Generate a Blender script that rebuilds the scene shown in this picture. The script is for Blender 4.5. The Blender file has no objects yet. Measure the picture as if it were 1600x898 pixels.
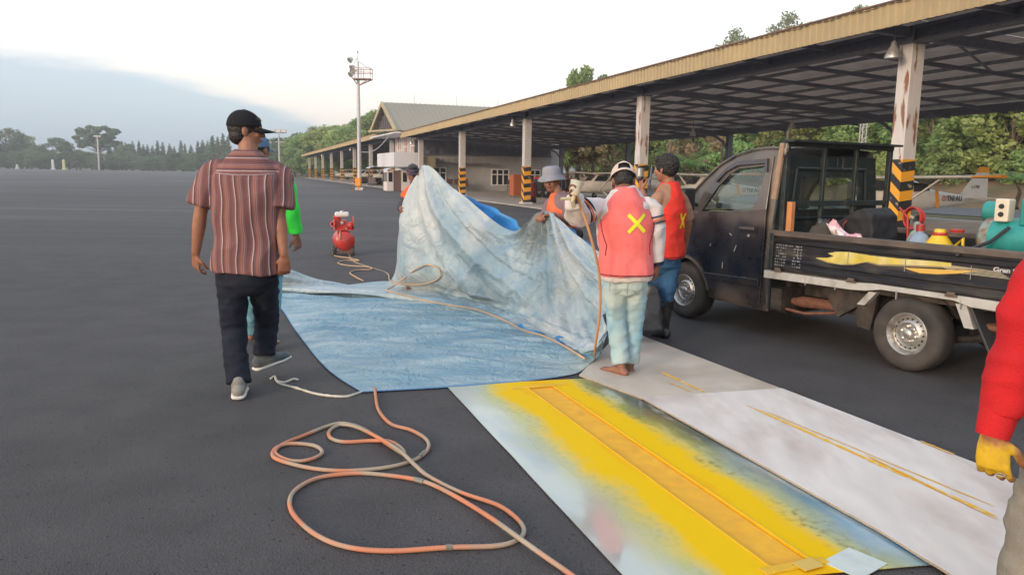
import bpy, bmesh, math, random
import numpy as np
from mathutils import Vector, Matrix, noise as mnoise
random.seed(7); rng = np.random.default_rng(7)
SC = bpy.context.scene
COL = SC.collection
R_ = math.radians

# ------------------------------------------------------------------ camera
F = 1200.0; H = 1.5; YH = 270.0; ROLL = 0.9
TH = math.atan((449 - YH) / F)
FWD = np.array([0, math.cos(TH), -math.sin(TH)])
_r0 = np.array([1., 0, 0]); _u0 = np.cross(_r0, FWD)
RT = _r0 * math.cos(R_(ROLL)) + _u0 * math.sin(R_(ROLL))
UP = _u0 * math.cos(R_(ROLL)) - _r0 * math.sin(R_(ROLL))
CAMP = np.array([0, 0, H])
cd = bpy.data.cameras.new('camera'); cam = bpy.data.objects.new('camera', cd); COL.objects.link(cam)
cd.sensor_width = 36; cd.lens = 36 * F / 1600; cd.clip_start = 0.05; cd.clip_end = 5000
cam.matrix_world = Matrix(((RT[0], UP[0], -FWD[0], 0), (RT[1], UP[1], -FWD[1], 0), (RT[2], UP[2], -FWD[2], H), (0, 0, 0, 1)))
SC.camera = cam
SC.render.resolution_x = 1024; SC.render.resolution_y = 574

# survey helpers: a bearing read off the photograph -> a real point on the ground or at a known distance
def ray(px, py): return FWD + RT * (px - 800) / F - UP * (py - 449) / F
def G(px, py, z=0.0):
    d = ray(px, py); return Vector(CAMP + d * (z - H) / d[2])
def PD(px, py, Y):
    d = ray(px, py); return Vector(CAMP + d * Y / d[1])

# ------------------------------------------------------------------ view
SC.view_settings.view_transform = 'Standard'; SC.view_settings.look = 'None'
SC.view_settings.exposure = 0.47; SC.view_settings.gamma = 1; SC.view_settings.use_curve_mapping = False

# ------------------------------------------------------------------ world and sun
SUN_EL = R_(13); SUN_AZ = R_(222)       # low sun behind the camera, to the left (azimuth clockwise from +Y)
W = bpy.data.worlds.new('World'); SC.world = W; W.use_nodes = True
nt = W.node_tree; nt.nodes.clear()
def N(nt, t, **k):
    n = nt.nodes.new(t)
    for a, b in k.items():
        if a.startswith('i_'): n.inputs[int(a[2:])].default_value = b
        else: setattr(n, a, b)
    return n
def mth(nt, op, a, b=None, c=None, clamp=False):
    n = nt.nodes.new('ShaderNodeMath'); n.operation = op; n.use_clamp = clamp
    for i, v in enumerate((a, b, c)):
        if v is None: continue
        if isinstance(v, (int, float)): n.inputs[i].default_value = v
        else: nt.links.new(v, n.inputs[i])
    return n.outputs[0]
def mixc(nt, f, a, b, bt='MIX'):
    n = nt.nodes.new('ShaderNodeMix'); n.data_type = 'RGBA'; n.blend_type = bt
    for i, v in ((0, f), (6, a), (7, b)):
        if isinstance(v, (int, float)): n.inputs[i].default_value = v
        elif isinstance(v, tuple): n.inputs[i].default_value = v if len(v) == 4 else (*v, 1)
        else: nt.links.new(v, n.inputs[i])
    return n.outputs[2]
def mrange(nt, v, a, b, c=0.0, d=1.0, sm=False):
    n = nt.nodes.new('ShaderNodeMapRange'); n.interpolation_type = 'SMOOTHSTEP' if sm else 'LINEAR'
    nt.links.new(v, n.inputs[0])
    for i, x in enumerate((a, b, c, d)):
        if isinstance(x, (int, float)): n.inputs[i + 1].default_value = x
        else: nt.links.new(x, n.inputs[i + 1])
    return n.outputs[0]
tc = N(nt, 'ShaderNodeTexCoord'); sep = N(nt, 'ShaderNodeSeparateXYZ'); nt.links.new(tc.outputs['Generated'], sep.inputs[0])
X, Y, Z = sep.outputs
el = mth(nt, 'MULTIPLY', mth(nt, 'ARCSINE', Z), 57.2958)
az = mth(nt, 'MULTIPLY', mth(nt, 'ARCTAN2', X, Y), 57.2958)          # 0 ahead, negative to the left
nz = N(nt, 'ShaderNodeTexNoise'); nz.inputs['Scale'].default_value = 3.0; nz.inputs['Detail'].default_value = 6
mp = N(nt, 'ShaderNodeMapping'); mp.inputs['Scale'].default_value = (1, 1, 5); nt.links.new(tc.outputs['Generated'], mp.inputs[0]); nt.links.new(mp.outputs[0], nz.inputs['Vector'])
nse = mth(nt, 'SUBTRACT', nz.outputs[0], 0.5)
sky = N(nt, 'ShaderNodeTexSky', sky_type='NISHITA', sun_disc=False, sun_elevation=SUN_EL, sun_rotation=SUN_AZ)
sky.air_density = 1.2; sky.dust_density = 3.0
# thin high overcast: warm pink near the horizon, almost white above
veil = N(nt, 'ShaderNodeValToRGB'); nt.links.new(mrange(nt, mth(nt, 'ADD', el, mth(nt, 'MULTIPLY', nse, 3.0)), 0, 40), veil.inputs[0])
cr = veil.color_ramp; cr.elements[0].color = (.70, .63, .62, 1); cr.elements[1].position = 1; cr.elements[1].color = (.62, .70, .80, 1)
for p, c in ((.10, (.76, .69, .69)), (.22, (.84, .80, .78)), (.34, (.86, .85, .82)), (.6, (.76, .80, .82))):
    e = cr.elements.new(p); e.color = (*c, 1)
# long bank of blue-grey cloud low on the left, tapering off toward the view centre
top = N(nt, 'ShaderNodeValToRGB'); nt.links.new(mrange(nt, az, -180, 0), top.inputs[0])
cr = top.color_ramp; cr.elements[0].color = (.3, .3, .3, 1); cr.elements[1].color = (0.0, 0.0, 0.0, 1)
for p, v in ((.80, .74), (.815, .73), (.85, .68), (.875, .61), (.897, .50), (.925, .36), (.95, .17), (.97, .0)):
    e = cr.elements.new(p); e.color = (v, v, v, 1)
nb_ = N(nt, 'ShaderNodeTexNoise'); nb_.inputs['Scale'].default_value = 16; nb_.inputs['Detail'].default_value = 6; nt.links.new(mp.outputs[0], nb_.inputs['Vector'])
topd = mth(nt, 'ADD', mth(nt, 'ADD', mth(nt, 'MULTIPLY', top.outputs[0], 10.0), mth(nt, 'MULTIPLY', nse, 2.6)), mth(nt, 'MULTIPLY', mth(nt, 'SUBTRACT', nb_.outputs[0], .5), 1.6))
bank = mth(nt, 'MULTIPLY', mrange(nt, mth(nt, 'SUBTRACT', topd, el), -0.35, 1.1, 0, 1, True), .95)
bcol = mixc(nt, mrange(nt, mth(nt, 'ADD', el, mth(nt, 'MULTIPLY', nse, 4.0)), 1, 7), (.27, .42, .57), (.40, .465, .61))
skyc = mixc(nt, bank, veil.outputs[0], bcol)
b1 = N(nt, 'ShaderNodeBackground'); b1.inputs[1].default_value = 0.08; nt.links.new(sky.outputs[0], b1.inputs[0])
b2 = N(nt, 'ShaderNodeBackground'); b2.inputs[1].default_value = 0.82; nt.links.new(skyc, b2.inputs[0])
ad = N(nt, 'ShaderNodeAddShader'); nt.links.new(b1.outputs[0], ad.inputs[0]); nt.links.new(b2.outputs[0], ad.inputs[1])
wo = N(nt, 'ShaderNodeOutputWorld'); nt.links.new(ad.outputs[0], wo.inputs[0])
sl = bpy.data.lights.new('sun', 'SUN'); sl.energy = 1.35; sl.angle = R_(12); sl.color = (1, .77, .62)
so = bpy.data.objects.new('sun', sl); COL.objects.link(so)
sdir = Vector((math.sin(SUN_AZ) * math.cos(SUN_EL), math.cos(SUN_AZ) * math.cos(SUN_EL), math.sin(SUN_EL)))
so.rotation_euler = sdir.to_track_quat('Z', 'Y').to_euler(); so.location = (0, 0, 30)

# ------------------------------------------------------------------ materials
MATS = {}
def mat(name, col=(.5, .5, .5), rough=.7, metal=0.0, var=0.0, var2=None, scale=6.0, bump=0.0, bscale=40.0, spec=None, coat=0.0, stretch=(1, 1, 1), detail=5, thresh=None, coord='Object'):
    """procedural Principled; var2 = second colour mixed by noise (thresh=(lo,hi) sharpens it), var = plain value noise"""
    if name in MATS: return MATS[name]
    m = bpy.data.materials.new(name); m.use_nodes = True; t = m.node_tree
    b = t.nodes['Principled BSDF']; b.inputs['Roughness'].default_value = rough; b.inputs['Metallic'].default_value = metal
    if spec is not None: b.inputs['Specular IOR Level'].default_value = spec
    b.inputs['Coat Weight'].default_value = coat
    tc = N(t, 'ShaderNodeTexCoord'); mp = N(t, 'ShaderNodeMapping'); mp.inputs['Scale'].default_value = stretch
    t.links.new(tc.outputs[coord], mp.inputs[0])
    base = None
    nz = N(t, 'ShaderNodeTexNoise'); nz.inputs['Scale'].default_value = scale; nz.inputs['Detail'].default_value = detail
    t.links.new(mp.outputs[0], nz.inputs['Vector'])
    if var2 is not None:
        lo, hi = thresh or (.35, .65)
        base = mixc(t, mrange(t, nz.outputs[0], lo, hi), col, var2)
    if var:
        n2 = N(t, 'ShaderNodeTexNoise'); n2.inputs['Scale'].default_value = scale * 2.3; n2.inputs['Detail'].default_value = detail
        t.links.new(mp.outputs[0], n2.inputs['Vector'])
        f = mrange(t, n2.outputs[0], .3, .7, 1 - var, 1 + var)
        hv = N(t, 'ShaderNodeHueSaturation'); t.links.new(f, hv.inputs['Value'])
        if base is None: hv.inputs['Color'].default_value = (*col, 1)
        else: t.links.new(base, hv.inputs['Color'])
        base = hv.outputs[0]
        t.links.new(mrange(t, n2.outputs[0], .3, .7, max(0, rough - .08), min(1, rough + .08)), b.inputs['Roughness'])
    if base is None: b.inputs['Base Color'].default_value = (*col, 1)
    else: t.links.new(base, b.inputs['Base Color'])
    if bump:
        n3 = N(t, 'ShaderNodeTexNoise'); n3.inputs['Scale'].default_value = bscale; n3.inputs['Detail'].default_value = 4
        t.links.new(mp.outputs[0], n3.inputs['Vector'])
        bp = N(t, 'ShaderNodeBump'); bp.inputs['Strength'].default_value = 1; bp.inputs['Distance'].default_value = bump
        t.links.new(n3.outputs[0], bp.inputs['Height']); t.links.new(bp.outputs[0], b.inputs['Normal'])
    MATS[name] = m; return m

# ------------------------------------------------------------------ mesh helpers
class MB:
    def __init__(s): s.v = []; s.f = []; s.mi = []
    def add(s, vs, fs, mi=0):
        o = len(s.v); s.v += [tuple(p) for p in vs]; s.f += [tuple(i + o for i in f) for f in fs]; s.mi += [mi] * len(fs); return s
    def box(s, c, sz, mi=0, M=None):
        x, y, z = [a / 2 for a in sz]
        vs = [Vector((i * x, j * y, k * z)) for i in (-1, 1) for j in (-1, 1) for k in (-1, 1)]
        if M is not None: vs = [M @ p for p in vs]
        vs = [p + Vector(c) for p in vs]
        return s.add(vs, [(0, 1, 3, 2), (4, 6, 7, 5), (0, 4, 5, 1), (2, 3, 7, 6), (0, 2, 6, 4), (1, 5, 7, 3)], mi)
    def bar(s, a, b, w, h=None, up=(0, 0, 1), mi=0):
        a = Vector(a); b = Vector(b); h = h or w; t = (b - a)
        L = t.length; t.normalize(); u = Vector(up)
        r = t.cross(u)
        if r.length < 1e-3: r = t.cross(Vector((1, 0, 0)))
        r.normalize(); u = r.cross(t)
        return s.box((a + b) / 2, (w, L, h), mi, Matrix((r, t, u)).transposed())
    def tube(s, pts, rad, n=8, cap=True, mi=0, closed=False):
        pts = [Vector(p) for p in pts]; m = len(pts); fr = None; vs = []
        for i, p in enumerate(pts):
            if closed: t = pts[(i + 1) % m] - pts[i - 1]
            else: t = pts[min(i + 1, m - 1)] - pts[max(i - 1, 0)]
            if t.length < 1e-9: t = Vector((0, 0, 1))
            t.normalize()
            if fr is None: fr = t.orthogonal().normalized()
            fr = fr - t * fr.dot(t)
            if fr.length < 1e-6: fr = t.orthogonal()
            fr.normalize(); g = t.cross(fr)
            r = rad[i] if hasattr(rad, '__len__') else rad
            for k in range(n):
                a = 2 * math.pi * k / n; vs.append(p + fr * math.cos(a) * r + g * math.sin(a) * r)
        fs = []
        for i in range(m if closed else m - 1):
            j = (i + 1) % m
            for k in range(n): fs.append((i * n + k, i * n + (k + 1) % n, j * n + (k + 1) % n, j * n + k))
        if cap and not closed: fs += [tuple(range(n))[::-1], tuple(range((m - 1) * n, m * n))]
        return s.add(vs, fs, mi)
    def lathe(s, prof, o=(0, 0, 0), axis=(0, 0, 1), n=24, mi=0, sx=1.0, sy=1.0, cap=False):
        ax = Vector(axis).normalized(); q = ax.to_track_quat('Z', 'Y'); o = Vector(o); vs = []
        for r, z in prof:
            for k in range(n):
                a = 2 * math.pi * k / n; vs.append(o + q @ Vector((r * sx * math.cos(a), r * sy * math.sin(a), z)))
        fs = []
        for i in range(len(prof) - 1):
            for k in range(n): fs.append((i * n + k, i * n + (k + 1) % n, (i + 1) * n + (k + 1) % n, (i + 1) * n + k))
        if cap: fs += [tuple(range(n))[::-1], tuple(range((len(prof) - 1) * n, len(prof) * n))]
        return s.add(vs, fs, mi)
    def prism(s, poly, a, b, f, mi=0):
        """poly 2-D outline (convex-ish), f(u,v,w) -> point, from w=a to w=b"""
        n = len(poly); vs = [f(u, v, a) for u, v in poly] + [f(u, v, b) for u, v in poly]
        fs = [tuple(range(n))[::-1], tuple(range(n, 2 * n))] + [(i, (i + 1) % n, n + (i + 1) % n, n + i) for i in range(n)]
        return s.add(vs, fs, mi)
    def build(s, name, mats, parent=None, smooth=False, bevel=0, props=None, fixn=True):
        me = bpy.data.meshes.new(name); me.from_pydata([tuple(p) for p in s.v], [], s.f)
        if not isinstance(mats, (list, tuple)): mats = [mats]
        for m in mats: me.materials.append(m)
        if len(mats) > 1: me.polygons.foreach_set('material_index', s.mi)
        if fixn:
            bm = bmesh.new(); bm.from_mesh(me); bmesh.ops.recalc_face_normals(bm, faces=bm.faces); bm.to_mesh(me); bm.free()
        return link(name, me, parent, smooth, bevel, props)
def link(name, me, parent=None, smooth=False, bevel=0, props=None):
    o = bpy.data.objects.new(name, me); COL.objects.link(o)
    if parent is not None: o.parent = parent
    if smooth:
        me.polygons.foreach_set('use_smooth', [True] * len(me.polygons))
        if smooth != 'all': me.set_sharp_from_angle(angle=R_(42))
    if bevel:
        md = o.modifiers.new('bevel', 'BEVEL'); md.width = bevel; md.segments = 2; md.limit_method = 'ANGLE'; md.angle_limit = R_(40)
    for k, v in (props or {}).items(): o[k] = v
    return o
def tag(o, label, cat, group=None):
    o['label'] = label; o['category'] = cat
    if group: o['group'] = group
    return o
def thing(name, label, cat, loc=(0, 0, 0), rz=0, group=None):
    o = bpy.data.objects.new(name, None); COL.objects.link(o); o.location = loc; o.rotation_euler = (0, 0, rz); o.empty_display_size = .2
    return tag(o, label, cat, group)
def dup(root, loc=None, rz=None, label=None, scale=None):
    def rec(o, par):
        c = o.copy(); COL.objects.link(c); c.parent = par
        for ch in kids.get(o.name, []): rec(ch, c)
        return c
    kids = {}
    for o in list(COL.objects):
        if o.parent: kids.setdefault(o.parent.name, []).append(o)
    r = rec(root, None)
    if loc is not None: r.location = loc
    if rz is not None: r.rotation_euler = (0, 0, rz)
    if label: r['label'] = label
    if scale: r.scale = (scale,) * 3 if isinstance(scale, (int, float)) else scale
    return r
ST = {'kind': 'structure'}
def plate(outer, holes, a, b, f):
    """flat sheet with holes, thickness a..b; f(u,v,w)->point. returns MB"""
    bm = bmesh.new(); loops = [outer] + list(holes)
    for lp in loops:
        vv = [bm.verts.new((u, v, 0)) for u, v in lp]
        for i in range(len(vv)): bm.edges.new((vv[i], vv[(i + 1) % len(vv)]))
    bmesh.ops.triangle_fill(bm, use_beauty=True, use_dissolve=False, edges=bm.edges[:])
    bm.verts.index_update()
    P = [v.co.copy() for v in bm.verts]; T = [[v.index for v in fc.verts] for fc in bm.faces]; bm.free()
    m = MB(); n = len(P)
    vs = [f(p.x, p.y, a) for p in P] + [f(p.x, p.y, b) for p in P]
    fs = [tuple(t) for t in T] + [tuple(i + n for i in t[::-1]) for t in T]
    o = 0
    for lp in loops:
        k = len(lp)
        for i in range(k): fs.append((o + i, o + (i + 1) % k, n + o + (i + 1) % k, n + o + i))
        o += k
    return m.add(vs, fs)
def catmull(pts, seg=8, closed=False):
    P = [np.array(p, float) for p in pts]; out = []; n = len(P)
    for i in range(n if closed else n - 1):
        p0 = P[i - 1] if (i > 0 or closed) else 2 * P[0] - P[1]; p1 = P[i]; p2 = P[(i + 1) % n]
        p3 = P[(i + 2) % n] if (i + 2 < n or closed) else 2 * P[-1] - P[-2]
        for k in range(seg):
            t = k / seg; out.append(.5 * ((2 * p1) + (-p0 + p2) * t + (2 * p0 - 5 * p1 + 4 * p2 - p3) * t * t + (-p0 + 3 * p1 - 3 * p2 + p3) * t ** 3))
    if not closed: out.append(P[-1])
    return out
def text_mesh(txt, size, name, m, parent, M, ext=0.0015, bold=0.0):
    cu = bpy.data.curves.new(name, 'FONT'); cu.body = txt; cu.size = size; cu.extrude = ext; cu.offset = bold
    o = bpy.data.objects.new(name + '_tmp', cu); COL.objects.link(o)
    dg = bpy.context.evaluated_depsgraph_get(); me = bpy.data.meshes.new_from_object(o.evaluated_get(dg)); bpy.data.objects.remove(o)
    me.transform(M); me.materials.clear(); me.materials.append(m)
    return link(name, me, parent)
def arc(cx, cy, r, a0, a1, n=10): return [(cx + r * math.cos(R_(a0 + (a1 - a0) * i / n)), cy + r * math.sin(R_(a0 + (a1 - a0) * i / n))) for i in range(n + 1)]
# ================================================================== GROUND
dH = Vector((-.341, .940, 0)).normalized(); nH = Vector((dH.y, -dH.x, 0)); P0 = Vector((8.1, 16.26, 0))
def rake(s): return 1.04 - .0022 * min(s, 50) if s < 52 else 1.03 - .0016 * (s - 52)     # the long eaves run slightly downhill
def HP(s, w, z=0.0): return P0 + dH * s + nH * w + Vector((0, 0, z * rake(s)))
def asphalt_mat():
    m = bpy.data.materials.new('asphalt'); m.use_nodes = True; t = m.node_tree; b = t.nodes['Principled BSDF']
    g = N(t, 'ShaderNodeTexCoord'); O = g.outputs['Object']
    def nz(sc, det=5, vec=None):
        n = N(t, 'ShaderNodeTexNoise'); n.inputs['Scale'].default_value = sc; n.inputs['Detail'].default_value = det; t.links.new(vec or O, n.inputs['Vector']); return n.outputs[0]
    fine = nz(90, 3); mid = nz(2.2, 6); big = nz(.06, 4)
    c = mixc(t, mrange(t, mid, .35, .65), (.062, .057, .059), (.080, .073, .075))
    mv = N(t, 'ShaderNodeMapping'); mv.inputs['Rotation'].default_value = (0, 0, R_(-52)); mv.inputs['Scale'].default_value = (.06, .7, 1); t.links.new(O, mv.inputs[0])
    st = nz(1.0, 5, mv.outputs[0])
    sp = N(t, 'ShaderNodeSeparateXYZ'); t.links.new(O, sp.inputs[0])
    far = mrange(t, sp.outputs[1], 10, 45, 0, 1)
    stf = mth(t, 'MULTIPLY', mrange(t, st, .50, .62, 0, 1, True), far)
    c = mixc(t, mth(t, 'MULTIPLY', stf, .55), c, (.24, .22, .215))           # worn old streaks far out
    c = mixc(t, mth(t, 'MULTIPLY', far, .45), c, (.135, .126, .128))          # paler farther out: grazing sheen put into the colour
    c = mixc(t, mrange(t, big, .4, .6, 0, .5), c, (.056, .052, .055))
    vo = N(t, 'ShaderNodeTexVoronoi'); vo.inputs['Scale'].default_value = 110; t.links.new(O, vo.inputs['Vector'])
    pit = mrange(t, vo.outputs[0], .1, .45, 0, 1)
    v2 = N(t, 'ShaderNodeTexVoronoi'); v2.inputs['Scale'].default_value = 15; v2.inputs['Randomness'].default_value = 1; t.links.new(O, v2.inputs['Vector'])
    dot = mrange(t, v2.outputs[0], .08, .13, .85, 0)                      # small dark pits
    c = mixc(t, dot, c, (.018, .017, .019))
    c = mixc(t, mrange(t, fine, .66, .75, 0, .6), c, (.20, .185, .18))
    t.links.new(c, b.inputs['Base Color']); b.inputs['Roughness'].default_value = .78; b.inputs['Specular IOR Level'].default_value = .35
    bp = N(t, 'ShaderNodeBump'); bp.inputs['Distance'].default_value = .006; h = mth(t, 'ADD', pit, mth(t, 'MULTIPLY', fine, 1.5))
    t.links.new(h, bp.inputs['Height']); bp.inputs['Strength'].default_value = .9; t.links.new(bp.outputs[0], b.inputs['Normal'])
    return m
def sheet(name, pts, z, m):
    mb = MB(); mb.add([(p[0], p[1], z) for p in pts], [tuple(range(len(pts)))]); return mb.build(name, m, props=ST)
grass = mat('grass_ground', (.075, .085, .03), .95, var=.3, var2=(.16, .13, .06), scale=.3, bump=.05, bscale=6)
sheet('ground', [(-1500, -300), (1500, -300), (1500, 2500), (-1500, 2500)], -.02, grass)
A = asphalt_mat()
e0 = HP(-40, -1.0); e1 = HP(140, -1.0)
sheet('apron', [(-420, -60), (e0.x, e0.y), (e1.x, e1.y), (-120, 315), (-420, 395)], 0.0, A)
conc = mat('concrete', (.42, .375, .34), .85, var=.12, var2=(.33, .295, .275), scale=.7, bump=.004, bscale=30)
# hangar floor: separate cast slabs with open joints
fl = MB()
for k in range(-3, 12):
    for j in range(3):
        s0 = k * 11 + .02; w0 = -1.0 + j * 4.4
        fl.prism([(s0, w0), (s0 + 10.96, w0), (s0 + 10.96, w0 + 4.36), (s0, w0 + 4.36)], .004, .05, lambda u, v, w: HP(u, v, w))
fl.build('hangar_floor', conc, props=ST)
road = mat('road_grey', (.12, .115, .12), .8, var=.1, scale=1)
sheet('road', [HP(-60, 16), HP(-60, 24), HP(75, 24), HP(75, 16)], 0.004, road)
# red earth bank behind the hangar
earth = mat('red_earth', (.22, .125, .075), .95, var=.2, var2=(.12, .10, .045), scale=.5, bump=.06, bscale=3)
bk = MB(); ns = 60
prof = [(24.5, -.05), (26, .35), (28, .95), (30.5, 1.35), (36, 1.6), (60, 2.0), (110, 3.0)]
for i in range(ns + 1):
    s = -90 + 200 * i / ns
    for j, (w, z) in enumerate(prof):
        p = HP(s, w + 1.2 * mnoise.noise(Vector((s * .15, j, 3))), z * (1 + .22 * mnoise.noise(Vector((s * .12, j * .7, 9))))); bk.v.append(tuple(p))
L = len(prof)
for i in range(ns):
    for j in range(L - 1): a = i * L + j; bk.f.append((a, a + L, a + L + 1, a + 1)); bk.mi.append(0)
bk.build('earth_bank', earth, smooth='all', props=ST)
# far low ridge of hills
hl = MB(); hm = mat('far_hill', (.06, .085, .05), .95, var=.2, scale=.02)
for i in range(41):
    a = R_(-60 + 120 * i / 40); r = 900; zz = 14 + 10 * mnoise.noise(Vector((i * .35, 0, 0)))
    for rr, z in ((r, 0), (r + 60, zz), (r + 200, zz * 1.1)): hl.v.append((rr * math.sin(a), rr * math.cos(a), z))
for i in range(40):
    for j in range(2): q = i * 3 + j; hl.f.append((q, q + 3, q + 4, q + 1)); hl.mi.append(0)
hl.build('hills', hm, smooth='all', props=ST)

# ================================================================== HANGAR
steel = mat('dark_steel', (.125, .13, .17), .6, var=.2, scale=3)
steel2 = mat('purlin_steel', (.20, .205, .24), .6, var=.2, scale=3)
roofm = mat('roof_underside', (.80, .79, .82), .6, var=.15, scale=1.2)
fasc = mat('tan_cladding', (.38, .295, .16), .5, var=.08, var2=(.33, .26, .145), scale=.8)
white_rust = mat('peeling_white_paint', (.55, .53, .53), .6, var2=(.24, .11, .06), scale=5, thresh=(.56, .62), stretch=(1, 1, .25), detail=8, var=.06)
white_p = mat('white_pillar_paint', (.48, .46, .47), .6, var=.1, scale=3)
def stripe_mat():
    m = bpy.data.materials.new('hazard_stripes'); m.use_nodes = True; t = m.node_tree; b = t.nodes['Principled BSDF']
    g = N(t, 'ShaderNodeTexCoord'); s = N(t, 'ShaderNodeSeparateXYZ'); t.links.new(g.outputs['Object'], s.inputs[0])
    q = mth(t, 'SUBTRACT', s.outputs[1], s.outputs[0])
    v = mth(t, 'FRACT', mth(t, 'MULTIPLY', mth(t, 'ADD', s.outputs[2], mth(t, 'MULTIPLY', s.outputs[0], .0)), 2.1))
    q2_ = mth(t, 'ADD', s.outputs[0], mth(t, 'MULTIPLY', s.outputs[1], -.15)); v = mth(t, 'FRACT', mth(t, 'MULTIPLY', mth(t, 'ADD', s.outputs[2], mth(t, 'MULTIPLY', q2_, -.8)), 2.6))
    n = N(t, 'ShaderNodeTexNoise'); n.inputs['Scale'].default_value = 9; n.inputs['Detail'].default_value = 7; t.links.new(g.outputs['Object'], n.inputs['Vector'])
    c = mixc(t, mrange(t, v, .5, .52), (.72, .33, .02), (.022, .022, .025))
    c = mixc(t, mrange(t, n.outputs[0], .60, .66, 0, .8), c, (.35, .30, .25))
    t.links.new(c, b.inputs['Base Color']); b.inputs['Roughness'].default_value = .55
    return m
hazard = stripe_mat()
hM = Matrix((dH, nH, Vector((0, 0, 1)))).transposed()        # local (along, across, up) -> world
PS = .34; EAVE = 4.2; FH = .42; REAR = 11.3; OH = 1.2
def corrug(s0, s1, zlo, zhi, w, m, parent, name='fascia', pitch=.19):
    mb = MB(); n = int((s1 - s0) / pitch); k = 0
    for i in range(n):
        a = s0 + i * (s1 - s0) / n; p = (s1 - s0) / n
        for u, dw in ((0, 0), (.25, 0), (.38, -.03), (.62, -.03), (.75, 0)):
            for z in (zlo, zhi): mb.v.append(tuple(HP(a + u * p, w + dw, z)))
    for z in (zlo, zhi): mb.v.append(tuple(HP(s1 + .002, w, z)))
    tot = n * 5 + 1
    for i in range(tot - 1): mb.f.append((2 * i, 2 * i + 2, 2 * i + 3, 2 * i + 1)); mb.mi.append(0)
    return mb.build(name, m, parent, fixn=False)
roof_rear = 3.95
def roofz(w): return (EAVE + FH - .04) + (roof_rear + .1 - EAVE - FH) * (w + OH) / (REAR + .6 + OH)
def pillar(parent, s, rusty=True, front=True):
    loc = HP(s, 0)
    def place(o): o.location = loc; o.rotation_euler = (0, 0, math.atan2(dH.y, dH.x)); return o
    mb = MB(); h = PS / 2
    mb.box((0, 0, 2.0), (PS, PS, 4.1)); mb.box((0, 0, .08), (PS + .16, PS + .16, .1))
    p = place(mb.build('pillar', white_rust if rusty else white_p, parent, bevel=.012)); p.scale = (1, 1, rake(s))
    mb = MB(); mb.box((0, 0, .95), (PS + .012, PS + .012, 1.75)); q = mb.build('hazard_stripe_paint', hazard, p)
    mb = MB(); mb.box((0, 0, 4.2), (PS * .8, .03, .34)); mb.box((0, PS * .38, 4.2), (PS * .8, .04, .34)); mb.box((0, -PS * .38, 4.2), (PS * .8, .04, .34)); mb.box((0, 0, 4.06), (PS + .1, PS + .1, .03))
    mb.build('column_head', steel, p)
    return p
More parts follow.
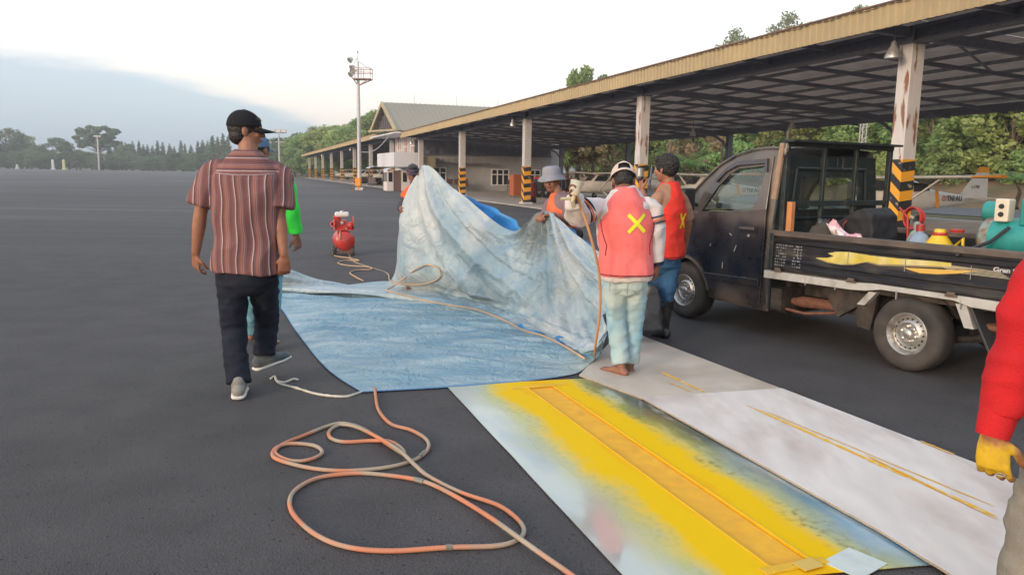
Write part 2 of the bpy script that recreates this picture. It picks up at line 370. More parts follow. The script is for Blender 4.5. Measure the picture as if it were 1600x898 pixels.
def hangar(name, label, k0, k1, s0, s1):
    t = thing(name, label, 'hangar')
    for k in range(k0, k1 + 1):
        pillar(t, 11 * k, rusty=(k <= 1))
        mb = MB(); mb.box(HP(11 * k, REAR, roof_rear / 2), (.26, .26, roof_rear), 0, hM.to_3x3()); mb.build('rear_column', steel, t)
    for k in range(k0, k1):                      # bay by bay
        a, b = 11 * k, 11 * (k + 1)
        if k == k0: a = s0
        if k == k1 - 1: b = s1
        corrug(a, b, EAVE, EAVE + FH, -OH, fasc, t)
        mb = MB(); n = int((b - a) / .5)           # ribbed roof sheeting, one panel per bay
        for i in range(n + 1):
            s = a + .005 + (b - a - .01) * i / n
            for w in (-OH - .06, REAR + .6):
                mb.v.append(tuple(HP(s, w, roofz(w) + (.03 if i % 2 else 0))))
        for i in range(n): mb.f.append((2 * i, 2 * i + 1, 2 * i + 3, 2 * i + 2)); mb.mi.append(0)
        mb.build('roof_sheet', roofm, t, fixn=False)
    ax = s0 + .1; bx = s1 - .1
    mb = MB()                                     # front girder: two chords with webs
    mb.bar(HP(ax, 0, 4.36), HP(bx, 0, 4.36), .2, .08); mb.bar(HP(ax, 0, 4.09), HP(bx, 0, 4.09), .2, .07)
    mb.bar(HP(ax, 0, 4.22), HP(bx, 0, 4.22), .03, .24)
    mb.build('front_girder', steel, t)
    mb = MB(); mb.bar(HP(ax, REAR, 3.82), HP(bx, REAR, 3.82), .2, .28); mb.build('rear_girder', steel, t)
    mb = MB(); mb.bar(HP(ax, -OH + .06, EAVE + .03), HP(bx, -OH + .06, EAVE + .03), .05, .05); mb.build('eave_angle', steel, t)
    mb = MB(); mb.bar(HP(ax, -OH - .02, EAVE + FH + .02), HP(bx, -OH - .02, EAVE + FH + .02), .09, .03); mb.build('ridge_flashing', mat('rusty_flashing', (.16, .09, .06), .7, var=.2), t)
    w = -OH + .45
    while w < REAR + .3:
        mb = MB(); z = roofz(w) - .10; mb.bar(HP(ax, w, z), HP(bx, w, z), .05, .09); mb.build('purlin', steel2, t); w += 1.35
    k = math.ceil(s0 / 2.2)
    while k * 2.2 < s1:
        s = k * 2.2; mb = MB(); main = (k % 5 == 0)
        # tapered rafter with a curved knee down to the rear girder
        pts = [(w, roofz(w) - .17 - .10 - .12 * max(0, (w - 7) / 4.3) ** 1.5) for w in np.linspace(-OH + .1, REAR, 9)]
        for (w0, z0), (w1, z1) in zip(pts[:-1], pts[1:]): mb.bar(HP(s, w0, z0), HP(s, w1 + .02, z1), .14 if main else .07, .2 if main else .10)
        kn = [(REAR - 1.6, roofz(REAR - 1.6) - .4), (REAR - .9, roofz(REAR - .9) - .52), (REAR - .4, roofz(REAR) - .75), (REAR - .12, roofz(REAR) - 1.15)]
        if main:
            for (w0, z0), (w1, z1) in zip(kn[:-1], kn[1:]): mb.bar(HP(s, w0, z0), HP(s, w1, z1), .1, .1)
        else: mb.bar(HP(s, REAR - 1.2, roofz(REAR - 1.2) - .38), HP(s, REAR - .1, 3.7), .08, .08)
        mb.build('rafter', steel, t); k += 1
    for k in range(k0, k1):                       # diagonal roof bracing, one rod each
        for q in (0, 1):
            for (wa, wb, dz) in ((1, 5, .25), (6, 10, .3)):
                a_, b_ = (8.8 * q, 2.2 * (q * 3 + 1)) if wa == 1 else (2.2 * (q * 3 + 1), 8.8 * q)
                mb = MB(); mb.bar(HP(11 * k + a_, wa, roofz(wa) - .25), HP(11 * k + b_, wb, roofz(wb) - dz), .04); mb.build('roof_brace', steel, t)
    return t
hangar('open_hangar', 'long open aircraft shelter with tan corrugated fascia and dark steel roof, behind the truck', -2, 4, -24, 45.5)
hangar('open_hangar', 'distant open aircraft shelter beyond the two storey building, row of pale pillars', 5, 12, 55.5, 134)
# hanging bell lamps
alu = mat('aluminium', (.55, .53, .50), .35, .7, var=.1)
warmlamp = bpy.data.materials.new('lit_lamp'); warmlamp.use_nodes = True
bb = warmlamp.node_tree.nodes['Principled BSDF']; bb.inputs['Emission Color'].default_value = (1, .85, .65, 1); bb.inputs['Emission Strength'].default_value = 4
def bell(loc, lit, label, rod=.35, r=.17, group=None):
    t = thing('bell_lamp', label, 'lamp', loc, group=group)
    mb = MB(); mb.lathe([(.03, .22), (.05, .2), (.06, .12), (r * .6, .06), (r * .95, -.06), (r, -.12)], n=20); mb.build('lamp_shade', alu, t, smooth=True)
    mb = MB(); mb.tube([(0, 0, .2), (0, 0, .2 + rod)], .012, 6); mb.build('hanger_rod', steel, t)
    mb = MB(); mb.lathe([(.0, -.11), (.05, -.1), (.065, -.06), (.04, .02)], n=12); mb.build('bulb', warmlamp if lit else alu, t, smooth=True)
for i, (px, lit, lab) in enumerate([(1370, 0, 'unlit bell lamp hanging under the tan fascia beside the rusty pillar'), (797, 1, 'lit bell lamp hanging under the eave left of the third pillar'),
                     (642, 1, 'bell lamp hanging by the balcony of the two storey building'), (548, 1, 'lit lamp under the distant hangar eave beside the mast'),
                     (504, 1, 'second farthest lit lamp under the distant hangar eave'), (465, 1, 'farthest lit lamp at the end of the distant hangar')]):
    tx = (px - 800) / F; wv = -.55; a = P0 + nH * wv
    s = (tx * (a.y + .0) * 1.0 - a.x) / (dH.x - tx * dH.y)
    p = HP(s, wv, 3.86); bell(p, lit, lab, .3, .17 if i == 0 else .13)
for s, w, lab in ((5.5, 6, 'dark bell lamp deep under the hangar roof, right of the rusty pillar'), (12, 7, 'dark bell lamp under the hangar roof, above the truck cab'), (18, 6.5, 'dark bell lamp under the hangar roof, left of the truck cab')):
    bell(HP(s, w, roofz(w) - .85), 0, lab, .5, .15)

# end wall of the near hangar (grey building wall with windows)
wallm = mat('grey_render', (.40, .40, .42), .8, var=.07, var2=(.34, .34, .36), scale=.8)
dwall = mat('dark_cladding', (.13, .135, .18), .6, var=.15, scale=1)
winw = mat('white_frame', (.68, .68, .70), .5, var=.05)
def glass(name='window_glass', col=(.02, .025, .03), rough=.06):
    return mat(name, col, rough, spec=.8)
glassm = glass()
t = thing('office_building', 'two storey office with olive gabled roof and white balcony between the two hangars', 'building')
WS = 46.0
def wallpt(u, v, w): return HP(WS + w, u, v)
wins = [(1.0, .62), (6.2, .55), (8.9, .55)]
holes = [[(w0, z0), (w0 + 1.45, z0), (w0 + 1.45, z0 + 1.3), (w0, z0 + 1.3)] for w0, z0 in wins]
plate([(0, 0), (REAR, 0), (REAR, 3.0), (0, 3.0)], holes, 0, .2, wallpt).build('end_wall', wallm, t)
for w0, z0 in wins:
    mb = MB(); fr = .07
    for a, b in (((w0, z0), (w0 + 1.45, z0)), ((w0, z0 + 1.3), (w0 + 1.45, z0 + 1.3)), ((w0, z0 + .88), (w0 + 1.45, z0 + .88))): mb.bar(HP(WS - .02, a[0], a[1]), HP(WS - .02, b[0], b[1]), .1, .08)
    for q in (0, .48, .97, 1.45): mb.bar(HP(WS - .02, w0 + q, z0 - .03), HP(WS - .02, w0 + q, z0 + 1.33), .08, .1, up=dH)
    f = mb.build('window', winw, t)
    for q in (0, .48, .97):
        for (za, zb) in ((.04, .86), (.92, 1.27)):
            mb = MB(); mb.box(HP(WS + .06, w0 + q + .24, z0 + (za + zb) / 2), (.01, .43, zb - za), 0, hM.to_3x3()); mb.build('pane', glassm, f)
# cladding above with steel trusses in front
mb = MB(); n = 40
for i in range(n + 1):
    for z in (3.0, 4.15): mb.v.append(tuple(HP(WS + .1 + (.04 if i % 2 else 0), REAR * i / n, z)))
for i in range(n): mb.f.append((2 * i, 2 * i + 2, 2 * i + 3, 2 * i + 1)); mb.mi.append(0)
mb.build('upper_cladding', dwall, t)
mb = MB(); mb.bar(HP(WS - .15, 0, 3.0), HP(WS - .15, REAR, 3.0), .1, .1); mb.bar(HP(WS - .15, 0, 3.55), HP(WS - .15, REAR, 3.55), .06, .06)
for i in range(8): mb.bar(HP(WS - .15, .3 + i * 1.4, 4.1), HP(WS - .15, 1.0 + i * 1.4, 3.0), .07); mb.bar(HP(WS - .15, 1.7 + i * 1.4, 4.1), HP(WS - .15, 1.0 + i * 1.4, 3.0), .07)
mb.build('wall_truss', steel, t)
mb = MB(); mb.box(HP(WS - .35, 3.7, 2.32), (.7, 4.4, .08), 0, hM.to_3x3()); mb.build('door_canopy', mat('canopy_grey', (.2, .19, .2), .7, var=.1), t)
mb = MB(); mb.bar(HP(WS - .08, 0, 2.75), HP(WS - .08, 5.5, 2.75), .03)
for i in range(12): mb.bar(HP(WS - .08, i * .5, 2.4), HP(WS - .08, i * .5, 2.75), .02)
mb.build('railing', winw, t)
# body of the office
body = mat('office_wall', (.50, .50, .53), .75, var=.05, scale=1)
mb = MB(); mb.box(HP(50.6, 6.2, 2.35), (8.7, 11.9, 4.7), 0, hM.to_3x3()); mb.build('wall', body, t)
olive = mat('olive_roof_sheet', (.30, .265, .20), .5, var=.05, scale=.6)
def rib_roof(sA, zA, sB, zB, w0, w1, th=.06):
    mb = MB(); n = 60
    for i in range(n):
        a = w0 + (w1 - w0) * i / n; b = w0 + (w1 - w0) * (i + .8) / n; c = w0 + (w1 - w0) * (i + 1) / n
        mb.prism([(a, 0), (b, 0), (b, th), (a, th)], 0, 1, lambda u, v, w: HP(sA + (sB - sA) * w, u, zA + (zB - zA) * w + v))
        mb.prism([(b, 0), (c, 0), (c, th + .05), (b, th + .05)], 0, 1, lambda u, v, w: HP(sA + (sB - sA) * w, u, zA + (zB - zA) * w + v))
    mb.build('roof', olive, t)
rib_roof(45.1, 4.75, 50.6, 7.4, -1.6, 22); rib_roof(56.2, 4.75, 50.6, 7.4, -1.6, 22)
gt = mat('gable_trim', (.42, .34, .20), .6, var=.1)
mb = MB()
for a, b in (((45.0, 4.72), (50.6, 7.36)), ((56.2, 4.72), (50.6, 7.36))): mb.bar(HP(a[0], -1.66, a[1]), HP(b[0], -1.66, b[1]), .12, .34, up=nH.cross((HP(b[0], 0, b[1]) - HP(a[0], 0, a[1])).normalized()))
mb.bar(HP(44.9, -1.7, 4.78), HP(56.3, -1.7, 4.78), .3, .14); mb.build('bargeboard', gt, t)
mb = MB(); mb.add([HP(45.6, -1.2, 4.85), HP(55.6, -1.2, 4.85), HP(50.6, -1.2, 7.2)], [(0, 1, 2)])
mb.build('gable', mat('gable_dark', (.09, .075, .08), .8, var=.1), t, fixn=False)
mb = MB()
for i in range(9): s = 46.5 + i; hh = 7.1 - abs(s - 50.6) * .47; mb.bar(HP(s, -1.28, 4.85), HP(s, -1.28, hh), .06)
mb.build('gable_battens', steel, t)
mb = MB(); mb.box(HP(50.6, -.7, 4.66), (11.2, 2.0, .1), 0, hM.to_3x3()); mb.build('soffit', winw, t)
mb = MB(); mb.box(HP(48.0, -1.0, 2.5), (7.0, 1.8, 1.05), 0, hM.to_3x3()); mb.build('balcony', mat('balcony_white', (.62, .62, .66), .6, var=.05), t)
mb = MB(); mb.box(HP(45.6, 0.6, 2.35), (1.2, 1.6, .8), 0, hM.to_3x3()); mb.build('tan_box', mat('tan_panel', (.36, .30, .2), .7, var=.08), t)
redc = mat('red_curtain', (.30, .07, .06), .8, var=.1)
for i in range(3):
    s = 46.8 + i * 2.6
    mb = MB()
    for q in (0, .7, 1.4): mb.bar(HP(s + q, .2, 3.1), HP(s + q, .2, 4.5), .09)
    for z in (3.1, 3.7, 4.5): mb.bar(HP(s, .2, z), HP(s + 1.4, .2, z), .09)
    f = mb.build('window', winw, t)
    for q in (0, .7): mb = MB(); mb.box(HP(s + q + .35, .23, 3.8), (.62, .02, 1.35), 0, hM.to_3x3()); mb.build('pane', redc if (i + q) % 2 else glassm, f)
mb = MB()
for i in range(6): mb.tube([HP(50.6, 1 + i * 3.6, 7.4), HP(50.6, 1 + i * 3.6, 8.3)], .012, 5)
mb.build('lightning_rod', steel, t)
# kiosks
kw = mat('kiosk_white', (.66, .62, .62), .6, var=.05); kb = mat('kiosk_brown', (.16, .10, .09), .7, var=.1)
kr = mat('pale_blue_roof', (.52, .60, .68), .4, var=.05)
def kiosk(s, w, lab, booth=True):
    t = thing('guard_booth' if booth else 'canopy_shelter', lab, 'booth' if booth else 'shelter')
    mb = MB(); q = arc(0, 0, 1.0, 20, 160, 8)
    pl = [(w - .95 + (1 - x) * .95, 1.55 + y * .28) for x, y in q]
    pl2 = [(a, z + .04) for a, z in pl][::-1]
    mb.prism(pl + pl2, s - .9, s + .9, lambda u, v, ww: HP(ww, u, v)); mb.build('curved_roof', kr, t)
    if booth:
        for dw in (-.6, .5):
            mb = MB(); mb.box(HP(s, w + dw - .02, .82), (1.4, .5, 1.6), 0, hM.to_3x3()); f = mb.build('wall', kw, t)
            mb = MB()
            for z in (1.0,): 
                for q in (-.5, 0, .5): mb.box(HP(s + q, w + dw - .28, 1.1), (.3, .02, .7), 0, hM.to_3x3()); mb.box(HP(s - .71, w + dw, 1.1), (.02, .3, .7), 0, hM.to_3x3())
            mb.build('window', glassm, f)
        mb = MB(); mb.box(HP(s, w - .05, .8), (1.3, .6, 1.55), 0, hM.to_3x3()); mb.build('door', kb, t)
    else:
        for a, b in ((-.7, -.6), (.7, -.6), (-.7, .6), (.7, .6)): mb = MB(); mb.bar(HP(s + a, w + b, 0.05), HP(s + a, w + b, 1.6), .06); mb.build('post', steel, t)
kiosk(46.6, -1.3, 'white guard booth with curved pale roof and brown door below the balcony')
kiosk(56.5, -1.0, 'small shelter with curved pale blue roof between distant hangar and office', False)
# ================================================================== MASTS AND SMALL FIXTURES
galv = mat('galvanised', (.45, .44, .46), .5, .2, var=.12, scale=2)
pinkst = mat('primer_pink_steel', (.42, .27, .25), .6, var=.15)
orange = mat('orange_paint', (.75, .28, .02), .6, var=.15, scale=5)
mp_ = Vector((-11.85, 59.6, 0))
t = thing('floodlight_mast', 'tall floodlight mast with railed cage and lamps beside the two storey office', 'mast', mp_)
mb = MB(); mb.tube([(0, 0, 0), (0, 0, 4.5), (0, 0, 8.2)], [.17, .14, .11], 12); mb.tube([(0, 0, 8.2), (0, 0, 9.6)], .07, 8); mb.box((0, 0, .1), (.6, .6, .2)); mb.build('pole', galv, t, smooth=True)
mb = MB(); mb.tube([(0, 0, 9.6), (0, 0, 10.3)], .02, 6); mb.tube([(0, 0, 10.2), (0, 0, 10.35)], .05, 6); mb.build('lightning_rod', steel, t)
mb = MB()
for z, r in ((8.3, .85), (8.75, .85), (9.05, .85)):
    q = [(-.35, -r * .6, z), (1.0, -r * .6, z), (1.0, r * .6, z), (-.35, r * .6, z)]
    mb.tube(q + [q[0]], .028, 5)
for x in (-.35, .32, 1.0):
    for y in (-.5, .5): mb.tube([(x, y, 8.3), (x, y, 9.05)], .024, 5)
mb.box((.32, 0, 8.28), (1.35, 1.0, .05)); mb.tube([(0, 0, 7.8), (.9, -.4, 8.28)], .04, 5); mb.tube([(0, 0, 7.8), (.9, .4, 8.28)], .04, 5); mb.tube([(0, 0, 7.8), (-.3, -.4, 8.28)], .04, 5)
mb.tube([(0, 0, 9.6), (1.0, .4, 9.0)], .02, 5); mb.tube([(0, 0, 9.9), (-.3, 0, 9.4)], .02, 5)
mb.build('cage', pinkst, t)
for i, (x, y, z) in enumerate(((-.5, -.1, 8.65), (-.42, 0, 9.15), (-.55, -.05, 9.7), (-.45, .3, 8.9))):
    mb = MB(); mb.lathe([(.02, -.22), (.1, -.2), (.2, 0), (.23, .12), (.21, .12), (.0, .1)], (x, y, z), (-.5, -.6, -.55), 14); mb.bar((x, y, z), (0, 0, z + .05), .04); mb.build('floodlight', alu, t, smooth=True)
mb = MB(); mb.box((-.05, -.28, .62), (.42, .32, .62)); mb.box((-.05, -.28, .15), (.1, .1, .4)); mb.build('control_box', orange, t, bevel=.02)
# service cable from mast to the office
mb = MB(); a = mp_ + Vector((.1, 0, 2.9)); b = HP(47, -1.6, 4.7)
mb.tube([a.lerp(b, u) - Vector((0, 0, math.sin(math.pi * u) * .55)) for u in np.linspace(0, 1, 14)], .03, 6); tag(mb.build('overhead_cable', galv), 'pale cable sagging from the floodlight mast up to the office gable', 'cable')
def lattice(loc, h, w, lab, m=galv, name='lattice_mast'):
    t = thing(name, lab, 'mast', loc); mb = MB(); c = [(w * math.cos(a), w * math.sin(a)) for a in (0, 2.1, 4.2)]
    for x, y in c: mb.tube([(x, y, 0), (x, y, h)], .035, 5)
    z = 0; i = 0
    while z < h - w * 2:
        for k in range(3): p = c[k]; q = c[(k + 1) % 3]; mb.tube([(*p, z), (*q, z + w * 2)], .018, 4); mb.tube([(*p, z), (*q, z)], .015, 4)
        z += w * 2
    mb.build('lattice', m, t); return t
p = PD(1343, 274, 55); lattice((p.x, p.y, 0.5), 6.4, .25, 'white lattice mast rising behind the truck cab in front of the forest')
def fieldpole(px, top, Y, r, lab):
    p = PD(px, 262, Y); tp = PD(px, top, Y); t = thing('light_pole', lab, 'mast', (p.x, p.y, 0)); h = tp.z
    mb = MB(); mb.tube([(0, 0, 0), (0, 0, h)], [r, r * .6], 8); mb.build('pole', galv, t)
    mb = MB()
    for k in range(-1, 2): mb.box((k * .9, 0, h - .2), (.7, .4, .5)); mb.box((0, 0, h - .5), (2.6, .1, .1))
    mb.box((0, 0, h - 2), (1.5, .1, .1)); mb.build('lamp_head', galv, t)
fieldpole(155, 212, 300, .40, 'pale pole with lamp head in front of the tall umbrella shaped tree')
fieldpole(437, 203, 130, .16, 'thin pole with lamp head between the green shirted man and distant hangar')
for px, c, lab in ((83, (.7, .7, .68), 'white marker post at the far left apron edge'), (100, (.62, .60, .22), 'yellow marker post at the far left apron edge'), (27, (.55, .55, .5), 'small pale marker at the far left end of the apron')):
    p = PD(px, 262, 290); mb = MB(); hh = 3.4 if px > 50 else 1.4
    mb.lathe([(.75, 0), (.75, .3), (.5, .5), (.45, hh), (.25, hh + .3), (.01, hh + .35)], (p.x, p.y, 0), n=10); tag(mb.build('marker_post', mat('post%d' % px, c, .6)), lab, 'post')
# small far kerb stones / white painted tree bases along the edge handled by trunks

# clutter in front of the end wall
redm = mat('red_paint', (.45, .03, .025), .45, var=.15, var2=(.25, .03, .03), scale=6)
blackp = mat('black_plastic', (.018, .018, .02), .5, var=.1)
def cart():
    p = HP(30.5, 5.0, .05); t = thing('tow_tractor', 'red and black ground cart parked under the hangar behind a striped pillar', 'cart', p, math.atan2(nH.y, nH.x))
    mb = MB(); mb.box((0, 0, .75), (2.1, 1.1, .7)); mb.build('body', blackp, t, bevel=.04)
    mb = MB(); mb.box((0, 0, 1.14), (2.2, 1.2, .09)); mb.box((-.6, 0, 1.2), (.9, 1.0, .08)); mb.build('hood', redm, t, bevel=.03)
    for x in (-.7, .7):
        for y in (-.55, .55): mb = MB(); mb.lathe([(.12, -.1), (.3, -.1), (.33, 0), (.3, .1), (.12, .1)], (x, y, .33), (0, 1, 0), 16); mb.build('wheel', blackp, t, smooth=True)
    mb = MB()
    for i in range(7): mb.bar((-.8 + i * .27, -.57, .45), (-.8 + i * .27, -.57, 1.05), .03)
    mb.build('grille', steel, t)
cart()
p = HP(31.2, 3.0, .05); t = thing('orange_cabinet', 'orange steel equipment cabinet standing under the hangar left of the red cart', 'cabinet', p, math.atan2(dH.y, dH.x))
mb = MB(); mb.box((0, 0, .72), (.7, .9, 1.25)); mb.build('body', mat('cabinet_orange', (.36, .10, .03), .5, var=.1), t, bevel=.02)
mb = MB()
for x in (-.3, .3):
    for y in (-.38, .38): mb.box((x, y, .06), (.08, .08, .12))
mb.build('feet', steel, t)
mb = MB(); mb.box((-.36, 0, .75), (.02, .8, 1.1)); mb.build('door', mat('cabinet_orange2', (.32, .09, .03), .5, var=.1), t)
p = HP(22.6, .55, .05); t = thing('fire_extinguisher', 'dark red wheeled fire extinguisher at the foot of a striped pillar', 'extinguisher', p)
mb = MB(); mb.lathe([(.0, 0), (.17, .02), (.19, .1), (.19, .65), (.13, .8), (.05, .85), (.05, .95), (0, .97)], (0, 0, .1), n=16); mb.build('cylinder', redm, t, smooth=True)
mb = MB(); mb.tube([(.03, 0, 1.0), (.2, .1, .9), (.25, .1, .4)], .02, 6); mb.tube([(-.2, -.25, .15), (.2, -.25, .15)], .12, 8); mb.build('hose', blackp, t, smooth=True)
def bench(s, w, lab):
    t = thing('waiting_bench', lab, 'bench', HP(s, w, .05), math.atan2(nH.y, nH.x)); wood = mat('bench_brown', (.12, .06, .05), .6)
    for i in range(3):
        mb = MB(); mb.box((-.6 + i * .6, 0, .45), (.5, .45, .05)); mb.build('seat', wood, t, bevel=.01); mb = MB(); mb.box((-.6 + i * .6, .22, .72), (.5, .05, .4)); mb.build('backrest', wood, t, bevel=.01)
    for x in (-.8, .8): mb = MB(); mb.bar((x, -.2, 0), (x, -.2, .43), .05); mb.bar((x, .2, 0), (x, .2, .43), .05); mb.build('leg', steel, t)
bench(44.8, 3.1, 'dark brown row of seats against the grey wall, left of the middle window'); bench(44.8, 8.0, 'dark row of seats against the grey wall beneath the far right window')

# ================================================================== TREES
bark = mat('bark', (.13, .10, .075), .9, var=.25, scale=3, bump=.03, bscale=8)
def leafmat(name, a, b):
    m = bpy.data.materials.new(name); m.use_nodes = True; t = m.node_tree; bs = t.nodes['Principled BSDF']
    g = N(t, 'ShaderNodeNewGeometry'); oi = N(t, 'ShaderNodeObjectInfo'); tc = N(t, 'ShaderNodeTexCoord')
    n = N(t, 'ShaderNodeTexNoise'); n.inputs['Scale'].default_value = .9; t.links.new(tc.outputs['Object'], n.inputs['Vector'])
    f = mth(t, 'ADD', mth(t, 'MULTIPLY', g.outputs['Random Per Island'], .5), mth(t, 'MULTIPLY', n.outputs[0], .6))
    c = mixc(t, mrange(t, f, .2, .85), a, b)
    hv = N(t, 'ShaderNodeHueSaturation'); t.links.new(mth(t, 'ADD', .47, mth(t, 'MULTIPLY', oi.outputs['Random'], .05)), hv.inputs['Hue']); t.links.new(mth(t, 'ADD', .98, mth(t, 'MULTIPLY', oi.outputs['Random'], .5)), hv.inputs['Value']); t.links.new(c, hv.inputs['Color'])
    t.links.new(hv.outputs[0], bs.inputs['Base Color']); bs.inputs['Roughness'].default_value = .7; bs.inputs['Specular IOR Level'].default_value = .25
    tr = N(t, 'ShaderNodeBsdfTranslucent'); t.links.new(hv.outputs[0], tr.inputs[0]); mx = N(t, 'ShaderNodeMixShader'); mx.inputs[0].default_value = .42
    t.links.new(bs.outputs[0], mx.inputs[1]); t.links.new(tr.outputs[0], mx.inputs[2]); t.links.new(mx.outputs[0], t.nodes['Material Output'].inputs[0]); return m
LG = leafmat('leaf_green', (.15, .23, .085), (.25, .35, .13)); LY = leafmat('leaf_yellow_green', (.20, .25, .08), (.31, .36, .13))
LD = leafmat('leaf_dark', (.08, .13, .07), (.15, .21, .11)); LB = leafmat('leaf_dry', (.26, .23, .12), (.40, .34, .20)); LP = leafmat('leaf_palm', (.12, .20, .06), (.26, .34, .12))
def leaves_mesh(C, n, size, squash=1.0, elong=1.8):
    """C: clump centres (k,4) x,y,z,r ; n leaves in total as small bent quads"""
    C = np.array(C); w = C[:, 3] ** 2; idx = rng.choice(len(C), n, p=w / w.sum()); c = C[idx]
    d = rng.normal(size=(n, 3)); d /= np.linalg.norm(d, axis=1)[:, None]; rr = rng.random(n) ** .35
    P = c[:, :3] + d * (c[:, 3] * rr)[:, None] * np.array([1, 1, squash])
    a = rng.normal(size=(n, 3)); a[:, 2] *= .6; a /= np.linalg.norm(a, axis=1)[:, None]
    b = np.cross(a, d + rng.normal(size=(n, 3)) * .6); b /= np.linalg.norm(b, axis=1)[:, None] + 1e-9
    s = size * (.6 + .8 * rng.random(n))[:, None]
    V = np.stack([P - a * s * elong / 2, P + b * s * .5, P + a * s * elong / 2, P - b * s * .5], 1).reshape(-1, 3)
    return V
def mesh_quads(name, V, m):
    me = bpy.data.meshes.new(name); n = len(V) // 4; me.vertices.add(len(V)); me.vertices.foreach_set('co', V.astype(np.float32).ravel())
    me.loops.add(n * 4); me.loops.foreach_set('vertex_index', np.arange(n * 4, dtype=np.int32)); me.polygons.add(n); me.polygons.foreach_set('loop_start', np.arange(0, n * 4, 4, dtype=np.int32)); me.update(calc_edges=True)
    me.materials.append(m); return me
def trunkmb(h, r, lean=0, limbs=(), seed=0):
    mb = MB(); q = []; rs = []
    for i in range(8): u = i / 7; q.append((lean * u * u + .12 * math.sin(u * 5 + seed), .1 * math.cos(u * 4 + seed) - .1, h * u)); rs.append(r * (1 - .75 * u) * (1.35 if i == 0 else 1))
    mb.tube(q, rs, 8)
    for (z0, tip, rr) in limbs:
        b = Vector(q[min(7, int(z0 / h * 7))]); b.z = z0; tp = Vector(tip); mid = b.lerp(tp, .5) + Vector((0, 0, -.06 * (tp - b).length)); mb.tube([b, mid, tp], [rr, rr * .7, rr * .2], 6)
    return mb
def broad(h=10, cr=4, trunk=.3, nclump=34, nleaf=4200, lm=LG, leaf=.3, seed=0, low=.35, flat=.75, r=.25, gap=0):
    rs = random.Random(seed); C = []; limbs = []
    for i in range(nclump):
        a = rs.random() * 6.283; u = rs.random(); z = h * (low + (1 - low) * u * .95); w = cr * math.sin(math.pi * min(1, .18 + .74 * u)) ** .7 * (.45 + .55 * rs.random())
        x, y = w * math.cos(a), w * math.sin(a); C.append((x, y, z, cr * (.2 + .16 * rs.random())))
        if i % 3 == 0: limbs.append((max(.5, z - cr * .7), (x * .9, y * .9, z), r * .35))
    V = leaves_mesh(C, nleaf, leaf, flat)
    return trunkmb(h * .85, r, .3, limbs, seed), V, lm
def conifer(h=12, cr=1.7, nleaf=2600, lm=LD, seed=0, leaf=.26):
    rs = random.Random(seed); C = []; limbs = []
    for i in range(30):
        u = i / 29; z = h * (.14 + .84 * u); w = cr * (1 - u) ** .8 * .55 + .12; a = i * 2.4 + rs.random(); C.append((w * math.cos(a), w * math.sin(a), z, (cr * .5) * (1 - u) ** .8 + .22))
        if i % 2: limbs.append((z - .2, (w * 1.3 * math.cos(a), w * 1.3 * math.sin(a), z), .04))
    return trunkmb(h, .2, 0, limbs, seed), leaves_mesh(C, nleaf, leaf, 1.1, 2.2), lm
def umbrella(h=15, cr=6):
    rs = random.Random(5); C = []; limbs = []
    for i in range(95):
        a = rs.random() * 6.283; w = cr * math.sqrt(rs.random()); lay = rs.choice((.95, .88, .80, .70, .62)); x, y = w * math.cos(a) * (1 if lay > .75 else .95), w * math.sin(a); z = h * (lay - .1 * (w / cr) ** 2); C.append((x, y, z, cr * (.12 + .1 * rs.random())))
        if i % 3 == 0: limbs.append((h * .35 + rs.random() * h * .2, (x, y, z), .16))
    return trunkmb(h * .8, .45, .5, limbs, 3), leaves_mesh(C, 14000, .42, .6), LD
def palmtree(h=5, n=15, L=2.6, up=.5, wide=.32, lm=None):
    mb = trunkmb(h, .16, .3, (), 1); V = []
    rs = random.Random(n + int(h))
    top_ = Vector((.3, -.1, h))
    for i in range(n):
        a = 6.283 * i / n + rs.random() * .4; el = up + rs.random() * .8; prev = top_.copy(); dirh = Vector((math.cos(a), math.sin(a), 0)); side = Vector((-math.sin(a), math.cos(a), 0))
        for j in range(12):
            u = j / 12; e = el - u * 1.9; nx = prev + (dirh * math.cos(e) + Vector((0, 0, math.sin(e)))) * (L / 12)
            wl = wide * math.sin(math.pi * (u * .85 + .12)) * 2
            for sgn in (-1, 1):
                q = nx + side * sgn * wl + Vector((0, 0, -wl * .45)) + dirh * .15
                V += [prev, nx * .6 + prev * .4, q, q - dirh * .06]
            prev = nx
    return mb, np.array([tuple(v) for v in V]), lm or LP
PROTO = {}
def make_proto(key, spec, names=('trunk', 'crown')):
    mb, V, lm = spec; me = bpy.data.meshes.new('trunk'); me.from_pydata([tuple(p) for p in mb.v], [], mb.f); me.materials.append(bark); me.polygons.foreach_set('use_smooth', [True] * len(me.polygons))
    PROTO[key] = (me, mesh_quads('crown', V, lm))
def tree(key, name, loc, sc, rz, label, group=None, cat='tree'):
    t = thing(name, label, cat, loc, rz, group); t.scale = sc if isinstance(sc, tuple) else (sc, sc, sc)
    a, b = PROTO[key]; link('trunk', a, t); link('crown', b, t); return t
make_proto('g0', broad(seed=1, nleaf=7000, leaf=.26)); make_proto('g1', broad(seed=2, h=11, cr=3.6, low=.25, nleaf=7000, leaf=.26, nclump=44)); make_proto('g2', broad(seed=3, h=9, cr=4.4, low=.2, nleaf=7500, leaf=.25, nclump=50))
make_proto('y0', broad(seed=4, lm=LY, low=.2, nleaf=6500, leaf=.24, nclump=46)); make_proto('y1', broad(seed=5, lm=LY, h=8, cr=4.2, low=.15, nleaf=6500, leaf=.25, nclump=50))
make_proto('d0', broad(seed=6, lm=LD, low=.12, nleaf=6500, leaf=.26, nclump=50)); make_proto('d1', broad(seed=7, lm=LD, h=9, cr=4.6, low=.1, nleaf=6500, leaf=.27, nclump=54))
LT = leafmat('leaf_pale', (.20, .23, .16), (.34, .37, .26))
